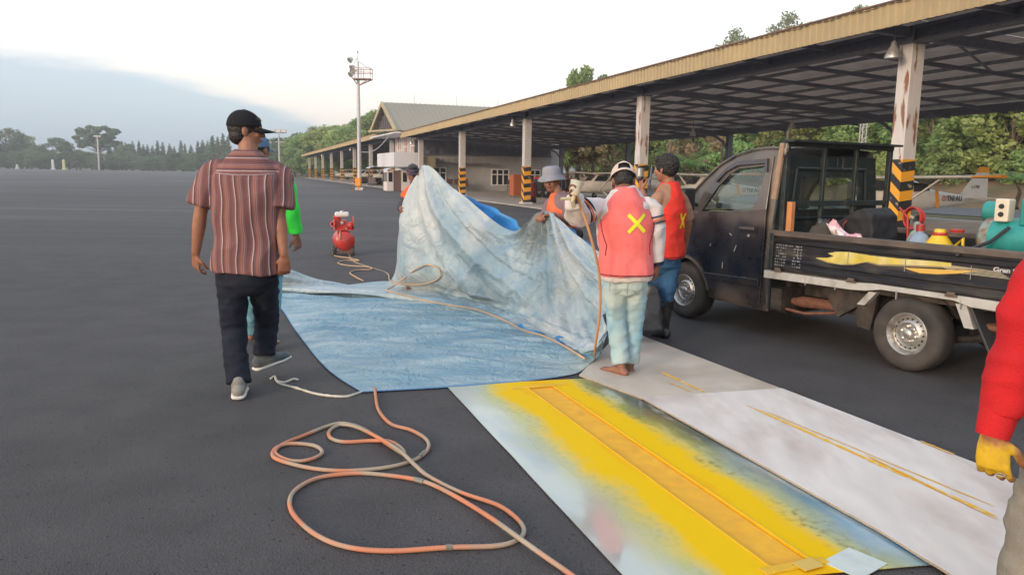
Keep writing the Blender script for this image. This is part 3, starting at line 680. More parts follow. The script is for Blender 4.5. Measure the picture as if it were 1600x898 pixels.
make_proto('thin', broad(seed=8, lm=LT, h=14, cr=2.1, low=.72, nclump=22, nleaf=1300, leaf=.15, r=.16)); make_proto('thin2', broad(seed=18, lm=LT, h=14, cr=1.8, low=.76, nclump=10, nleaf=900, leaf=.17, r=.14))
make_proto('c0', conifer(seed=1)); make_proto('c1', conifer(seed=2, h=13, cr=1.3)); make_proto('umb', umbrella()); make_proto('palm', palmtree(3.6, 15, 2.4, .7, .16)); make_proto('banana', palmtree(1.3, 9, 2.2, .9, .34))
make_proto('dry', broad(seed=11, lm=LB, h=7, cr=2.6, low=.1, nclump=30, nleaf=2600, leaf=.2, r=.12))
make_proto('bush', broad(seed=12, lm=LG, h=2.4, cr=1.9, low=.05, nclump=26, nleaf=2600, leaf=.16, r=.06)); make_proto('bushd', broad(seed=13, lm=LY, h=2.2, cr=2.0, low=.05, nclump=26, nleaf=2600, leaf=.15, r=.06))
rt = random.Random(21)
def far(px, top, Y, key, name, label, group=None, hh=10.0, base=0, wide=1.0, cat='tree'):
    tp = PD(px, top, Y); s = (tp.z - base) / hh; return tree(key, name, (tp.x, Y, base - .05), (s * wide, s * wide, s), rt.random() * 6, label, group, cat)
# left horizon, one by one
for i, (px, top, k, lab) in enumerate(((-30, 200, 'd0', 'dark broad tree at the left edge of the far treeline'), (8, 203, 'd1', 'second dark broad tree from the left edge of the treeline'), (38, 212, 'y0', 'brownish spreading tree at the far left of the treeline'),
        (62, 226, 'd1', 'low rounded tree behind the white marker post'), (92, 214, 'd0', 'uneven dark tree left of the tall umbrella shaped tree'), (118, 232, 'y1', 'low olive tree just left of the umbrella shaped tree'), (195, 224, 'd0', 'dark low tree just right of the umbrella shaped tree'))):
    far(px, top, 318 + 6 * (i % 3), k, 'broadleaf_tree', lab, hh=(10 if k[1] == '0' else 8.7), wide=1.1)
far(151, 197, 322, 'umb', 'umbrella_tree', 'tall flat topped umbrella shaped tree on the left horizon', hh=14.6, wide=1.1)
px = 170
while px < 352:
    far(px, rt.uniform(218, 227) - (4 if px > 300 else 0), 330 + rt.uniform(-4, 8), rt.choice(('c0', 'c1')), 'conifer_tree', 'slender pointed conifer standing in the far row behind the apron', 'row of slender conifers on the horizon', hh=12.4, wide=1.25); px += rt.uniform(5.5, 11)
px = -20
while px < 330:
    far(px, rt.uniform(236, 245), 308 + rt.uniform(-4, 4), rt.choice(('d0', 'd1')), 'rounded_tree', 'low rounded tree in front of the conifers along the far apron edge', 'low rounded trees along the far apron edge', hh=9.2, wide=1.5); px += rt.uniform(13, 19)
for px, top in ((332, 214), (340, 216), (348, 211), (356, 215), (413, 212), (421, 214), (429, 216), (436, 214)):
    far(px, top, 300, 'c0' if px % 2 else 'c1', 'tall_conifer', 'taller pointed conifer in the clump behind the striped shirt man', 'taller conifer clump behind the striped shirt man', hh=12.4, wide=1.3)
# behind the distant hangar
for i, (px, top, Y, k) in enumerate(((442, 214, 210, 'd0'), (455, 216, 190, 'g1'), (470, 205, 200, 'd1'), (484, 206, 180, 'g0'), (498, 200, 190, 'y0'), (515, 196, 175, 'y1'), (532, 200, 165, 'y0'), (548, 195, 160, 'y1'), (566, 184, 150, 'g2'), (584, 176, 140, 'g1'), (600, 178, 138, 'g0'), (617, 190, 135, 'y0'), (460, 232, 165, 'g2'), (478, 236, 160, 'g0'), (500, 232, 150, 'g2'), (520, 226, 140, 'g1'), (445, 238, 180, 'd1'), (640, 200, 130, 'g2'))):
    far(px, top, Y, k, 'forest_tree', ['green', 'yellowish'][k[0] == 'y'] + ' leafy tree in the grove behind the distant hangar', ['green', 'yellowish'][k[0] == 'y'] + ' trees of the grove behind the distant hangar', hh=dict(g0=10, g1=11, g2=9.2, y0=10, y1=8.2, d0=10, d1=9.2)[k], wide=1.1)
# forest behind the near hangar, three ranks on the bank
def fz(s, w): return 1.3
cnt = 0
for w, hmin, hmax, st in ((33, 5.5, 7.5, 4.2), (41, 8, 10.5, 5.0), (52, 10, 13, 6.0)):
    s = -75
    while s < 95:
        p = HP(s + rt.uniform(-1.2, 1.2), w + rt.uniform(-2, 2), 1.1); k = rt.choice(('g0', 'g1', 'g2', 'g1', 'g2', 'y0', 'd0', 'd1') if s < 12 else ('g0', 'g2', 'y0', 'y1', 'g1')); hh = rt.uniform(hmin, hmax); sc = hh / 10
        tree(k, 'forest_tree', p, (sc * 1.15, sc * 1.15, sc), rt.random() * 6, dict(g='green', y='yellow green', d='dark green')[k[0]] + dict({33: ' low tree in the front rank', 41: ' tree in the middle rank', 52: ' tall tree in the back rank'})[w] + ' of the forest on the earth bank', dict(g='green', y='yellow green', d='dark green')[k[0]] + dict({33: ' front', 41: ' middle', 52: ' back'})[w] + ' rank forest trees behind the hangar'); s += st; cnt += 1
for i in range(34):
    s = -70 + i * 4.3; p = HP(s + rt.uniform(-1, 1), 29 + rt.uniform(-1, 1.5), 1.1)
    k = rt.choice(('bush', 'bush', 'bushd')); tree(k, 'bank_shrub', p, rt.uniform(.8, 1.5), rt.random() * 6, 'leafy shrub at the foot of the forest on the earth bank', 'shrubs at the foot of the forest', 'shrub')
for i, (px, lab) in enumerate(((905, 'dry brown thicket behind the hangar right of the end wall'), (925, 'dry bamboo-like thicket behind the bucket hat man'), (948, 'dry brown thicket left of the slim rear column'), (1085, 'dry twiggy tree behind the black haired man'))):
    p = PD(px, 270, 66 if i < 3 else 58); tree('dry', 'dry_thicket', (p.x, p.y, .9), (.75, .75, .8), i, lab)
p = PD(1043, 275, 56); tree('palm', 'palm_tree', (p.x, p.y, .9), .95, .4, 'small palm with feathery fronds behind the black haired man', cat='palm')
p = PD(1075, 275, 53); tree('banana', 'banana_plant', (p.x, p.y, .9), .8, 1.2, 'banana plant with upright broad leaves left of the truck cab', cat='plant')
p = PD(1590, 300, 30); tree('palm', 'palm_tree', (p.x, p.y, .4), (.75, .75, .3), 2, 'low fan of palm fronds at the right edge behind the aircraft wing', cat='palm')
for px, top, Y, k, lab in ((1142, 44, 62, 'thin', 'thin tall tree showing above the hangar roof, left of two'), (1241, 18, 60, 'thin', 'thin tall tree showing above the hangar roof, right of two'), (1372, -2, 62, 'thin2', 'faint thin treetop above the roof near the top edge'),
                          (905, 116, 80, 'g1', 'bushy treetop above the roof left of the middle pillar'), (932, 112, 82, 'g0', 'second bushy treetop above the roof left of the middle pillar'), (890, 126, 84, 'g2', 'lower bushy treetop at the left end above the roof'), (1004, 104, 80, 'thin2', 'small treetop just above the roof over the middle pillar'), (962, 118, 84, 'g0', 'low treetop barely above the roof left of the middle pillar')):
    far(px, top, Y, k, 'tall_tree', lab, hh=14 if k[0] == 't' else 10.5, base=1.1, wide=.6 if k[0] == 'g' else 1.0)
# roof aerials
for i, px in enumerate((992, 1053, 1348, 855, 765)):
    pass

# ================================================================== AIRCRAFT
awh = mat('aircraft_white', (.62, .60, .57), .35, var=.05, scale=1); aor = mat('aircraft_orange', (.75, .30, .02), .4, var=.05); txtm = mat('lettering_dark', (.03, .03, .035), .6); roundel_r = mat('roundel_red', (.5, .05, .04), .6)
def aircraft(loc, rz, label, detail=True, group=None, sc=1.0):
    """nose toward local +X"""
    t = thing('light_aircraft', label, 'aircraft', loc, rz, group); t.scale = (sc, sc, sc)
    # fuselage stations x, half width, z low, z high
    st = [(2.6, .10, .80, .98), (2.5, .32, .62, 1.12), (1.9, .46, .50, 1.22), (1.35, .52, .46, 1.30), (1.0, .54, .45, 1.72), (.3, .54, .45, 1.80), (-.6, .50, .48, 1.72), (-1.3, .40, .56, 1.42), (-2.4, .26, .68, 1.26), (-3.6, .15, .80, 1.14), (-4.6, .05, .90, 1.06)]
    mb = MB(); n = 14
    for x, w, z0, z1 in st:
        for k in range(n):
            a = 2 * math.pi * k / n; c, s_ = math.cos(a), math.sin(a); e = .75
            mb.v.append((x, w * abs(c) ** e * (1 if c > 0 else -1), (z0 + z1) / 2 + (z1 - z0) / 2 * abs(s_) ** e * (1 if s_ > 0 else -1)))
    for i in range(len(st) - 1):
        for k in range(n): mb.f.append((i * n + k, i * n + (k + 1) % n, (i + 1) * n + (k + 1) % n, (i + 1) * n + k)); mb.mi.append(0)
    mb.f += [tuple(range(n)), tuple(range((len(st) - 1) * n, len(st) * n))]; mb.mi += [0, 0]
    fu = mb.build('fuselage', awh, t, smooth=True)
    mb = MB()
    for y in (-.545, .545): mb.prism([(1.15, 1.3), (.0, 1.3), (.1, 1.68), (.85, 1.68)], y - .004, y + .004, lambda u, v, w: Vector((u, w, v)))
    for y in (-.52, .52): mb.prism([(-.12, 1.3), (-.95, 1.34), (-.8, 1.6), (-.05, 1.66)], y - .012, y + .012, lambda u, v, w: Vector((u, w, v)))
    mb.add([(1.42, -.42, 1.33), (1.42, .42, 1.33), (1.0, .40, 1.72), (1.0, -.40, 1.72)], [(0, 1, 2, 3)]); mb.build('cabin_window', glassm, fu)
    # wings: aerofoil slabs, one each side, orange tips
    def af(c0, x0): return [(x0, 0), (x0 + .02, .05), (x0 - c0 * .3, .09), (x0 - c0, .01), (x0 - c0 * .3, -.035)]
    for sgn in (-1, 1):
        mb = MB(); secs = [(0.05, 1.35, 1.0), (2.4, 1.35, 1.0), (3.75, 1.15, .92)]
        for y, c0, x0 in secs: mb.v += [(u, sgn * y, 1.80 + y * .02 + v) for u, v in af(c0, x0)]
        for i in range(2):
            for k in range(5): mb.f.append((i * 5 + k, i * 5 + (k + 1) % 5, i * 5 + 5 + (k + 1) % 5, i * 5 + 5 + k)); mb.mi.append(0)
        mb.f.append((0, 1, 2, 3, 4)); mb.f.append((10, 11, 12, 13, 14)); mb.mi += [0, 0]
        wg = mb.build('wing', awh, t)
        mb = MB()
        for y, c0, x0 in ((3.752, 1.15, .92), (4.3, 1.0, .88), (4.6, .4, .6)): mb.v += [(u, sgn * y, 1.80 + y * .02 + v) for u, v in af(c0, x0)]
        for i in range(2):
            for k in range(5): mb.f.append((i * 5 + k, i * 5 + (k + 1) % 5, i * 5 + 5 + (k + 1) % 5, i * 5 + 5 + k)); mb.mi.append(0)
        mb.f.append((0, 1, 2, 3, 4)); mb.f.append((10, 11, 12, 13, 14)); mb.mi += [0, 0]
        mb.build('wing_tip', aor, wg)
        mb = MB(); mb.bar((.7, sgn * .5, .6), (.6, sgn * 2.3, 1.82), .09, .04); mb.build('wing_strut', awh, t)
        mb = MB(); mb.bar((-3.7, sgn * .1, 1.05), (-3.75, sgn * 1.5, 1.05), .65, .05, up=(0, 0, 1)); mb.build('tailplane', awh, t)
        mb = MB(); mb.bar((.3, sgn * .4, .55), (.25, sgn * 1.1, .24), .1, .05); mb.build('gear_leg', awh, t)
        mb = MB(); mb.lathe([(.06, -.07), (.18, -.07), (.21, 0), (.18, .07), (.06, .07)], (.25, sgn * 1.15, .21), (0, 1, 0), 14); mb.build('wheel', blackp, t, smooth=True)
    fin = [(-3.2, 1.12), (-4.0, 1.95), (-4.15, 2.1), (-4.75, 2.1), (-4.85, .95), (-4.0, .95)]
    mb = MB(); mb.prism(fin, -.03, .03, lambda u, v, w: Vector((u, w, v))); f = mb.build('tail_fin', awh, t, bevel=.008)
    mb = MB(); mb.prism([(-4.13, 2.102), (-4.76, 2.102), (-4.80, 2.3), (-4.3, 2.34)], -.04, .04, lambda u, v, w: Vector((u, w, v))); mb.build('fin_cap', aor, f)
    mb = MB(); mb.lathe([(.0, .0), (.08, .02), (.13, .12), (.03, .3)], (2.55, 0, .9), (1, 0, 0), 12); mb.bar((2.68, 0, .15), (2.68, 0, 1.65), .12, .03, up=(1, .3, 0)); mb.build('propeller', blackp, t)
    mb = MB(); mb.bar((2.0, 0, .55), (2.0, 0, .25), .07); mb.lathe([(.05, -.05), (.14, -.05), (.16, 0), (.14, .05), (.05, .05)], (2.0, 0, .17), (0, 1, 0), 12); mb.build('nose_wheel', blackp, t)
    if detail:
        for sgn in (-1, 1):     # markings on both sides
            def MM(x, z, yy, s_): # text reads left to right seen from that side
                d = -1 if sgn > 0 else 1
                return Matrix(((d, 0, 0, x), (0, 0, -d * 0 + (1 if sgn < 0 else 1) * 0 + 0, 0), (0, 1, 0, z), (0, 0, 0, 1)))
            ex = Vector((-sgn * 1.0, 0, 0)); sk = Vector((0, 0, 1)); nn = ex.cross(sk)   # outward normal
            # band along tapering rear fuselage
            slope = math.atan2(.24 + .0, 2.3)
            ex = Vector((-sgn * math.cos(slope) * 1.0, (-sgn) * -sgn * math.sin(slope) * (-1 if sgn > 0 else 1) * sgn, 0))
            yA, xA = .335, -1.8; yB, xB = .11, -4.0
            pa = Vector((xA, sgn * (yA + .035), .93)); pb = Vector((xB, sgn * (yB + .03), .93))
            st_, en = (pa, pb) if sgn > 0 else (pb, pa)
            # seen from +Y side (sgn>0) looking toward -Y, +X is on the left, so text runs from pa (front) to pb (rear)
            ex = (en - st_).normalized(); nn = ex.cross(Vector((0, 0, 1)))
            o = st_ + ex * (.35 if sgn > 0 else .75)
            Mx = Matrix((ex, Vector((0, 0, 1)), nn)).transposed().to_4x4(); Mx.translation = o
            text_mesh('TNI AU', .30, 'lettering', txtm, fu, Mx, bold=.008)
            mb = MB(); mb.lathe([(.07, 0), (.11, 0), (.11, .01), (.07, .01)], o - ex * .2 + Vector((0, 0, .1)), nn, 16); mb.build('roundel', roundel_r, fu)
            Mx = Matrix((Vector((-sgn, 0, 0)), Vector((0, 0, 1)), Vector((0, sgn, 0)))).transposed().to_4x4(); Mx.translation = Vector((-3.85 if sgn > 0 else -4.6, sgn * .035, 1.45))
            text_mesh('L-1702', .17, 'serial_number', txtm, f, Mx, bold=.004)
            mb = MB(); e0_ = Vector((-1.5, sgn * .405, .62)); mb.prism([(-1.52, .66), (-1.72, .68), (-1.62, 1.36), (-1.42, 1.38)], 0, 1, lambda u, v, w: Vector((u, sgn * (.42 + (u + 1.3) * .14 + (-.04 if v > 1 else 0) + .01 * w), v))); mb.build('orange_band', aor, fu)
    return t
az0 = math.atan2(-.36, -.93)
ac = aircraft((13.0, 26.0, 0.0), az0, 'white light aircraft with orange wing tip marked TNI AU, parked right of the truck', sc=.84)
for i, (x, y, lab) in enumerate(((9.25, 36.3, 'white light aircraft seen through the truck cab window'), (5.5, 46.7, 'white light aircraft parked behind the men in orange vests'))):
    dup(ac, (x, y, 0), az0, lab)
for i in range(6):
    p = HP(60.5 + 11 * i, 4.6, .05); dup(ac, p, az0, 'pale light aircraft parked in the row under the distant hangar', .8)['group'] = 'aircraft under the distant hangar'
yb = mat('tow_bar_red', (.4, .06, .05), .5)
for i in range(3):
    p = HP(57 + 9 * i, .4, .05); t = thing('equipment_trolley', 'small dark trolley with red bar under the edge of the distant hangar', 'trolley', p, .3 + i, 'trolleys under the edge of the distant hangar')
    mb = MB(); mb.box((0, 0, .5), (1.4, .8, .5)); mb.build('body', mat('trolley_brown', (.10, .06, .05), .7), t, bevel=.03); mb = MB(); mb.bar((.7, 0, .4), (2.0, 0, .15), .08); mb.build('tow_bar', yb, t)
    mb = MB()
    for x in (-.5, .5): mb.tube([(x, -.5, .2), (x, .5, .2)], .2, 10)
    mb.build('wheels', blackp, t)
for i in range(11):      # the treeline goes on past the left edge of the view
    a = R_(-36 - i * 2.6); tree(('d0', 'd1', 'g2')[i % 3], 'rounded_tree', (330 * math.sin(a), 330 * math.cos(a), 0), (1.5, 1.5, 1.15 + .15 * (i % 4)), i * 1.3, 'low rounded tree in front of the conifers along the far apron edge', 'low rounded trees along the far apron edge')
# ================================================================== PICKUP TRUCK
TA = G(1420, 583); TB = G(1062, 497); uT = (TB - TA).normalized(); nT = Vector((-uT.y, uT.x, 0))
RZ = math.atan2(uT.y, uT.x)
def TL(px, py, y=0.0):          # bearing -> truck coordinates on the lengthwise plane at y
    d = Vector(ray(px, py)); a = TA + nT * y; k = (a - Vector(CAMP)).dot(nT) / d.dot(nT); q = Vector(CAMP) + d * k - TA
    return Vector((q.dot(uT), y, q.z))
truck = thing('pickup_truck', 'dirty black pickup truck with dropside bed and rear cab rack, parked beside the white boards', 'truck', TA, RZ)
def paint():
    m = bpy.data.materials.new('dirty_black_paint_sky_sheen'); m.use_nodes = True; t = m.node_tree; b = t.nodes['Principled BSDF']
    tc = N(t, 'ShaderNodeTexCoord'); O = tc.outputs['Object']; s = N(t, 'ShaderNodeSeparateXYZ'); t.links.new(O, s.inputs[0])
    n = N(t, 'ShaderNodeTexNoise'); n.inputs['Scale'].default_value = 3.5; n.inputs['Detail'].default_value = 8; t.links.new(O, n.inputs['Vector'])
    n2 = N(t, 'ShaderNodeTexNoise'); n2.inputs['Scale'].default_value = 40; n2.inputs['Detail'].default_value = 5; t.links.new(O, n2.inputs['Vector'])
    v = N(t, 'ShaderNodeTexVoronoi'); v.inputs['Scale'].default_value = 14; t.links.new(O, v.inputs['Vector'])
    c = mixc(t, mrange(t, n.outputs[0], .4, .7, 0, .5), (.010, .011, .016), (.05, .043, .04))
    c = mixc(t, mth(t, 'MULTIPLY', mrange(t, s.outputs[2], .55, .25), mrange(t, n.outputs[0], .3, .6, .2, .8)), c, (.11, .09, .075))   # road dirt low down
    c = mixc(t, mrange(t, v.outputs[0], .03, .05, .5, 0), c, (.3, .28, .26))
    c = mixc(t, mrange(t, n2.outputs[0], .68, .74, 0, .4), c, (.22, .2, .19))
    sky_sheen = mth(t, 'MULTIPLY', mrange(t, mth(t, 'ADD', s.outputs[2], mth(t, 'MULTIPLY', n.outputs[0], .12)), 1.08, 1.20, 0, 1, True), mrange(t, n.outputs[0], .25, .6, .25, .7)); c = mixc(t, sky_sheen, c, (.14, .115, .10))     # warm sky reflection on the upper cab, painted into the colour
    t.links.new(c, b.inputs['Base Color']); t.links.new(mrange(t, n.outputs[0], .3, .7, .2, .42), b.inputs['Roughness'])
    b.inputs['Specular IOR Level'].default_value = .7; b.inputs['Coat Weight'].default_value = .35; b.inputs['Coat Roughness'].default_value = .15
    n3 = N(t, 'ShaderNodeTexNoise'); n3.inputs['Scale'].default_value = 2.2; t.links.new(O, n3.inputs['Vector']); bp = N(t, 'ShaderNodeBump'); bp.inputs['Distance'].default_value = .012; bp.inputs['Strength'].default_value = .6; t.links.new(n3.outputs[0], bp.inputs['Height']); t.links.new(bp.outputs[0], b.inputs['Normal'])
    return m
PB = paint()
pf = mat('faded_black_rack', (.016, .024, .026), .45, var=.3, var2=(.06, .055, .05), scale=9, thresh=(.55, .7))
bedm = mat('bed_black', (.014, .014, .018), .4, var=.25, var2=(.08, .07, .06), scale=7, thresh=(.5, .75), stretch=(.3, 1, 1.5))
rail_m = mat('bed_rail_worn', (.13, .10, .08), .6, var=.25, var2=(.05, .045, .045), scale=8, stretch=(.3, 1, 1))
sillm = mat('dirty_white_sill', (.42, .42, .40), .5, var=.12, var2=(.20, .17, .14), scale=5, thresh=(.55, .75))
under = mat('underbody', (.018, .017, .017), .8, var=.4, var2=(.06, .045, .035), scale=8)
rustm = mat('rusty_brown', (.16, .07, .045), .8, var=.3, scale=10, bump=.003, bscale=60)
rubber = mat('tyre_rubber', (.030, .027, .026), .8, var=.2, var2=(.06, .052, .048), scale=5)
rimm = mat('rim_silver', (.50, .49, .47), .35, .75, var=.15, var2=(.22, .17, .14), scale=12, thresh=(.6, .75))
gl = bpy.data.materials.new('car_glass'); gl.use_nodes = True; t_ = gl.node_tree; t_.nodes.clear()
o_ = N(t_, 'ShaderNodeOutputMaterial'); a_ = N(t_, 'ShaderNodeBsdfTransparent'); a_.inputs[0].default_value = (.84, .90, .88, 1); g_ = N(t_, 'ShaderNodeBsdfGlossy'); g_.inputs['Roughness'].default_value = .03
fz_ = N(t_, 'ShaderNodeLayerWeight'); x_ = N(t_, 'ShaderNodeMixShader'); t_.links.new(mth(t_, 'ADD', mth(t_, 'MULTIPLY', mth(t_, 'POWER', fz_.outputs[1], 3.5), .6), .07, clamp=True), x_.inputs[0]); t_.links.new(a_.outputs[0], x_.inputs[1]); t_.links.new(g_.outputs[0], x_.inputs[2]); t_.links.new(x_.outputs[0], o_.inputs[0])
WT = 1.58      # width
def tumble(z): return -.10 * max(0, (z - 1.08) / .62) ** 1.2 - .02 * max(0, (.5 - z) / .3)
def side_pt(u, v, w):      # near side
    return Vector((u, -.02 + tumble(v) + w, v))
def side_pt2(u, v, w): return Vector((u, -WT + .02 - tumble(v) - w, v))
front = [(3.03, .36), (3.06, .55), (3.05, .78), (2.98, .95), (2.84, 1.06), (2.66, 1.13), (2.52, 1.29), (2.36, 1.45), (2.18, 1.60), (2.0, 1.69), (1.8, 1.74), (1.62, 1.755), (1.44, 1.75)]
wheelarch = arc(2.56, .30, .37, 172, 8, 14)
outer = [(1.44, .25), (1.62, .25), (2.14, .27)] + wheelarch + [(2.99, .30)] + front
win = [(2.36, 1.13), (2.30, 1.20), (2.17, 1.40), (2.04, 1.535), (1.93, 1.585), (1.60, 1.62), (1.585, 1.55), (1.63, 1.28), (1.67, 1.20), (1.74, 1.165)]
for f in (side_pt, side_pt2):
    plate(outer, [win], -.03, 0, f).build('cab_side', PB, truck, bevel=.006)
# roof, windscreen, nose skins across the width
mb = MB()
sk = [p for p in front]
def skin(idx, name, m, inset=0):
    mb = MB(); pts = [front[i] for i in idx]; nn = 10
    for (x, z) in pts:
        for k in range(nn + 1):
            u = k / nn; y0 = -.02 + tumble(z); y1 = -WT + .02 - tumble(z); y = y0 + (y1 - y0) * (inset + (1 - 2 * inset) * u)
            crown = math.sin(math.pi * (inset + (1 - 2 * inset) * u)) ** .5
            mb.v.append((x + .07 * crown * (1 if x > 2 else 0), y, z + .035 * crown * (1 if z > 1.5 else .2)))
    for i in range(len(pts) - 1):
        for k in range(nn): a = i * (nn + 1) + k; mb.f.append((a, a + 1, a + nn + 2, a + nn + 1)); mb.mi.append(0)
    return mb.build(name, m, truck, smooth='all')
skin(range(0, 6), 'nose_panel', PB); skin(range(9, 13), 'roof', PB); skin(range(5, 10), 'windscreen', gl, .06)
for y0 in (.0, .94):
    mb = MB()
    for i in range(5, 10):
        x, z = front[i]; a = -.02 + tumble(z); b = -WT + .02 - tumble(z); y = a + (b - a) * y0; y2 = a + (b - a) * (y0 + .06); mb.v += [(x + .02, y, z), (x + .03, y2, z)]
    for i in range(4): mb.f.append((2 * i, 2 * i + 1, 2 * i + 3, 2 * i + 2)); mb.mi.append(0)
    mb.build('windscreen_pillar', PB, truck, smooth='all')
# drip rail
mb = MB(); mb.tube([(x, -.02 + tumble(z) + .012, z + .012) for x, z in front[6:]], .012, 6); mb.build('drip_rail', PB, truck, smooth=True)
# door: proud panel with its own window opening
door = [(1.525, .285), (2.10, .295), (2.155, .40), (2.24, .56), (2.36, .66), (2.46, .74), (2.50, .95), (2.48, 1.10), (2.44, 1.19), (2.30, 1.375), (2.14, 1.54), (2.0, 1.635), (1.9, 1.668), (1.535, 1.69), (1.515, 1.2)]
dwin = [(2.33, 1.145), (2.28, 1.215), (2.15, 1.40), (2.03, 1.52), (1.93, 1.57), (1.615, 1.60), (1.60, 1.55), (1.645, 1.28), (1.685, 1.215), (1.75, 1.18)]
def crease(v): return .012 * math.exp(-((v - .52) / .05) ** 2) + .012 * math.exp(-((v - 1.02) / .1) ** 2)
def door_mb(f):
    # dense door skin so that its creases and curvature show
    m = plate(door, [dwin], .004, .016, f); return m
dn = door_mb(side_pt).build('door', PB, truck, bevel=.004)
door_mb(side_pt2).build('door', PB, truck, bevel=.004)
mb = MB()    # swage line pressed along the door
mb.prism([(1.54, .47), (2.20, .47), (2.26, .53), (1.54, .545)], .010, .022, side_pt); mb.build('door_crease', PB, dn, bevel=.006)
mb = MB(); mb.prism([(1.60, .975), (1.80, .975), (1.81, 1.0), (1.81, 1.04), (1.60, 1.04)], .014, .02, side_pt); q = mb.build('handle_recess', mat('handle_recess', (.02, .02, .02), .4), dn, bevel=.004)
mb = MB(); mb.prism([(1.615, 1.0), (1.80, 1.0), (1.80, 1.025), (1.615, 1.03)], .02, .036, side_pt); mb.build('handle', mat('handle_worn', (.09, .08, .08), .35, var=.2), dn, bevel=.005)
mb = MB(); mb.lathe([(0, .006), (.014, .006), (.016, 0)], side_pt(1.69, .945, .016), (0, 1, 0), 12); mb.build('keyhole', alu, dn)
mb = MB(); mb.prism([(1.60, 1.625), (1.93, 1.605), (2.06, 1.545), (2.17, 1.44), (2.19, 1.46), (2.07, 1.58), (1.94, 1.645), (1.585, 1.668), (1.56, 1.55), (1.59, 1.55)], .016, .045, side_pt)
mb.build('window_visor', mat('smoked_visor', (.06, .055, .07), .25, var=.1), dn)
for f in (side_pt, side_pt2): mb = MB(); mb.prism(win, -.022, -.018, f); mb.build('side_window', gl, truck)
mb = MB(); sc_ = [((1.86, .78), (1.835, .84)), ((2.18, .80), (2.17, .83)), ((2.0, .60), (2.0, .66)), ((1.75, .50), (1.71, .545)), ((1.9, .93), (1.93, .95))]
for a, b in sc_: mb.bar(side_pt(*a, .0175), side_pt(*b, .0175), .008, .003, up=(0, 1, 0))
mb.build('scratches', mat('scratch_pale', (.35, .33, .31), .7), dn)
# mirror
mb = MB(); mb.box((2.42, .10, 1.26), (.07, .16, .23)); mb.bar((2.40, -.03, 1.2), (2.42, .06, 1.22), .04); mb.build('wing_mirror', mat('mirror_black', (.02, .02, .022), .45, var=.1), truck, bevel=.022)
mb = MB(); mb.box((2.42, -WT - .10, 1.26), (.07, .16, .23)); mb.bar((2.40, -WT + .03, 1.2), (2.42, -WT - .06, 1.22), .04); mb.build('wing_mirror', blackp, truck, bevel=.022)
# wheel arch liner, bumper, headlamps
mb = MB(); mb.box((3.06, -WT / 2, .42), (.12, WT - .02, .22)); mb.build('front_bumper', blackp, truck, bevel=.03)
for y in (-.25, -WT + .25): mb = MB(); mb.box((3.05, y, .82), (.1, .3, .18)); mb.build('headlight', mat('lens', (.6, .6, .6), .1), truck, bevel=.03)
mb = MB(); q = arc(2.56, .30, .385, 172, 8, 14); q2 = arc(2.56, .30, .355, 8, 172, 14); mb.prism(q + q2, -.0, .018, side_pt); mb.build('arch_lip', mat('arch_lip', (.08, .07, .065), .6, var=.2), truck)
for sgn, yy in ((1, -.05), (-1, -WT + .05)):
    mb = MB(); q = arc(2.56, .30, .36, 180, 0, 12); n = len(q)
    for x, z in q: mb.v += [(x, yy, z), (x, yy - sgn * .3, z)]
    for i in range(n - 1): mb.f.append((2 * i, 2 * i + 1, 2 * i + 3, 2 * i + 2)); mb.mi.append(0)
    mb.build('wheel_housing', under, truck)
# cab floor/engine mass, rear wall
mb = MB(); mb.box((1.85, -WT / 2, .5), (.75, WT - .12, .45)); mb.box((2.3, -WT / 2, .72), (1.3, WT - .75, .5)); mb.box((2.0, -WT / 2, .30), (1.05, .9, .2)); mb.build('cab_floor', under, truck)
rw = [(-.13, .55), (-WT + .13, .55), (-WT + .13, 1.3), (-WT + .2, 1.70), (-.2, 1.70), (-.13, 1.3)]
rwin = [(-.34, 1.2), (-WT + .34, 1.2), (-WT + .36, 1.5), (-.36, 1.5)]
RW = [(-.03, .28), (-.03, 1.1), (-.12, 1.70), (-WT + .12, 1.70), (-WT + .03, 1.1), (-WT + .03, .28)]
def rwp(u, v, w): return Vector((1.44 - w, u, v))
plate(RW, [rwin], 0, .02, rwp).build('cab_rear_wall', pf, truck)
mb = MB()    # pressed ridge round the rear window
for i in range(4):
    a = [(-.24, 1.12), (-WT + .24, 1.12), (-WT + .28, 1.58), (-.28, 1.58)]; p = a[i]; q = a[(i + 1) % 4]; mb.tube([(1.415, p[0], p[1]), (1.415, q[0], q[1])], .018, 6)
for y in (-.62, -.70, -.86, -.94): mb.tube([(1.415, y, 1.60), (1.415, y, 1.68)], .012, 6)
mb.build('pressed_ribs', pf, truck, smooth=True)
mb = MB(); mb.prism(rwin, -.002, .004, rwp); mb.build('rear_window', gl, truck)
# interior
sm = mat('seat_vinyl', (.05, .05, .055), .6); dm = mat('dash_grey', (.07, .07, .075), .6)
for y in (-.42, -1.15):
    mb = MB(); mb.box((1.85, y, .85), (.5, .5, .18)); mb.build('seat', sm, truck, bevel=.04)
    mb = MB(); mb.box((1.60, y, 1.02), (.12, .48, .36), 0, Matrix.Rotation(-.15, 3, 'Y')); mb.build('backrest', sm, truck, bevel=.035)
mb = MB(); mb.box((2.48, -WT / 2, 1.0), (.3, WT - .14, .2)); mb.build('dashboard', dm, truck, bevel=.04)
mb = MB(); q = [Vector((2.27 - .09 * math.sin(a), -1.15 + .18 * math.cos(a), 1.17 + .15 * math.sin(a))) for a in np.linspace(0, 6.283, 24)]; mb.tube(q, .014, 6); mb.tube([(2.45, -1.15, 1.0), (2.27, -1.15, 1.17)], .02, 6); mb.build('steering_wheel', blackp, truck, smooth=True)
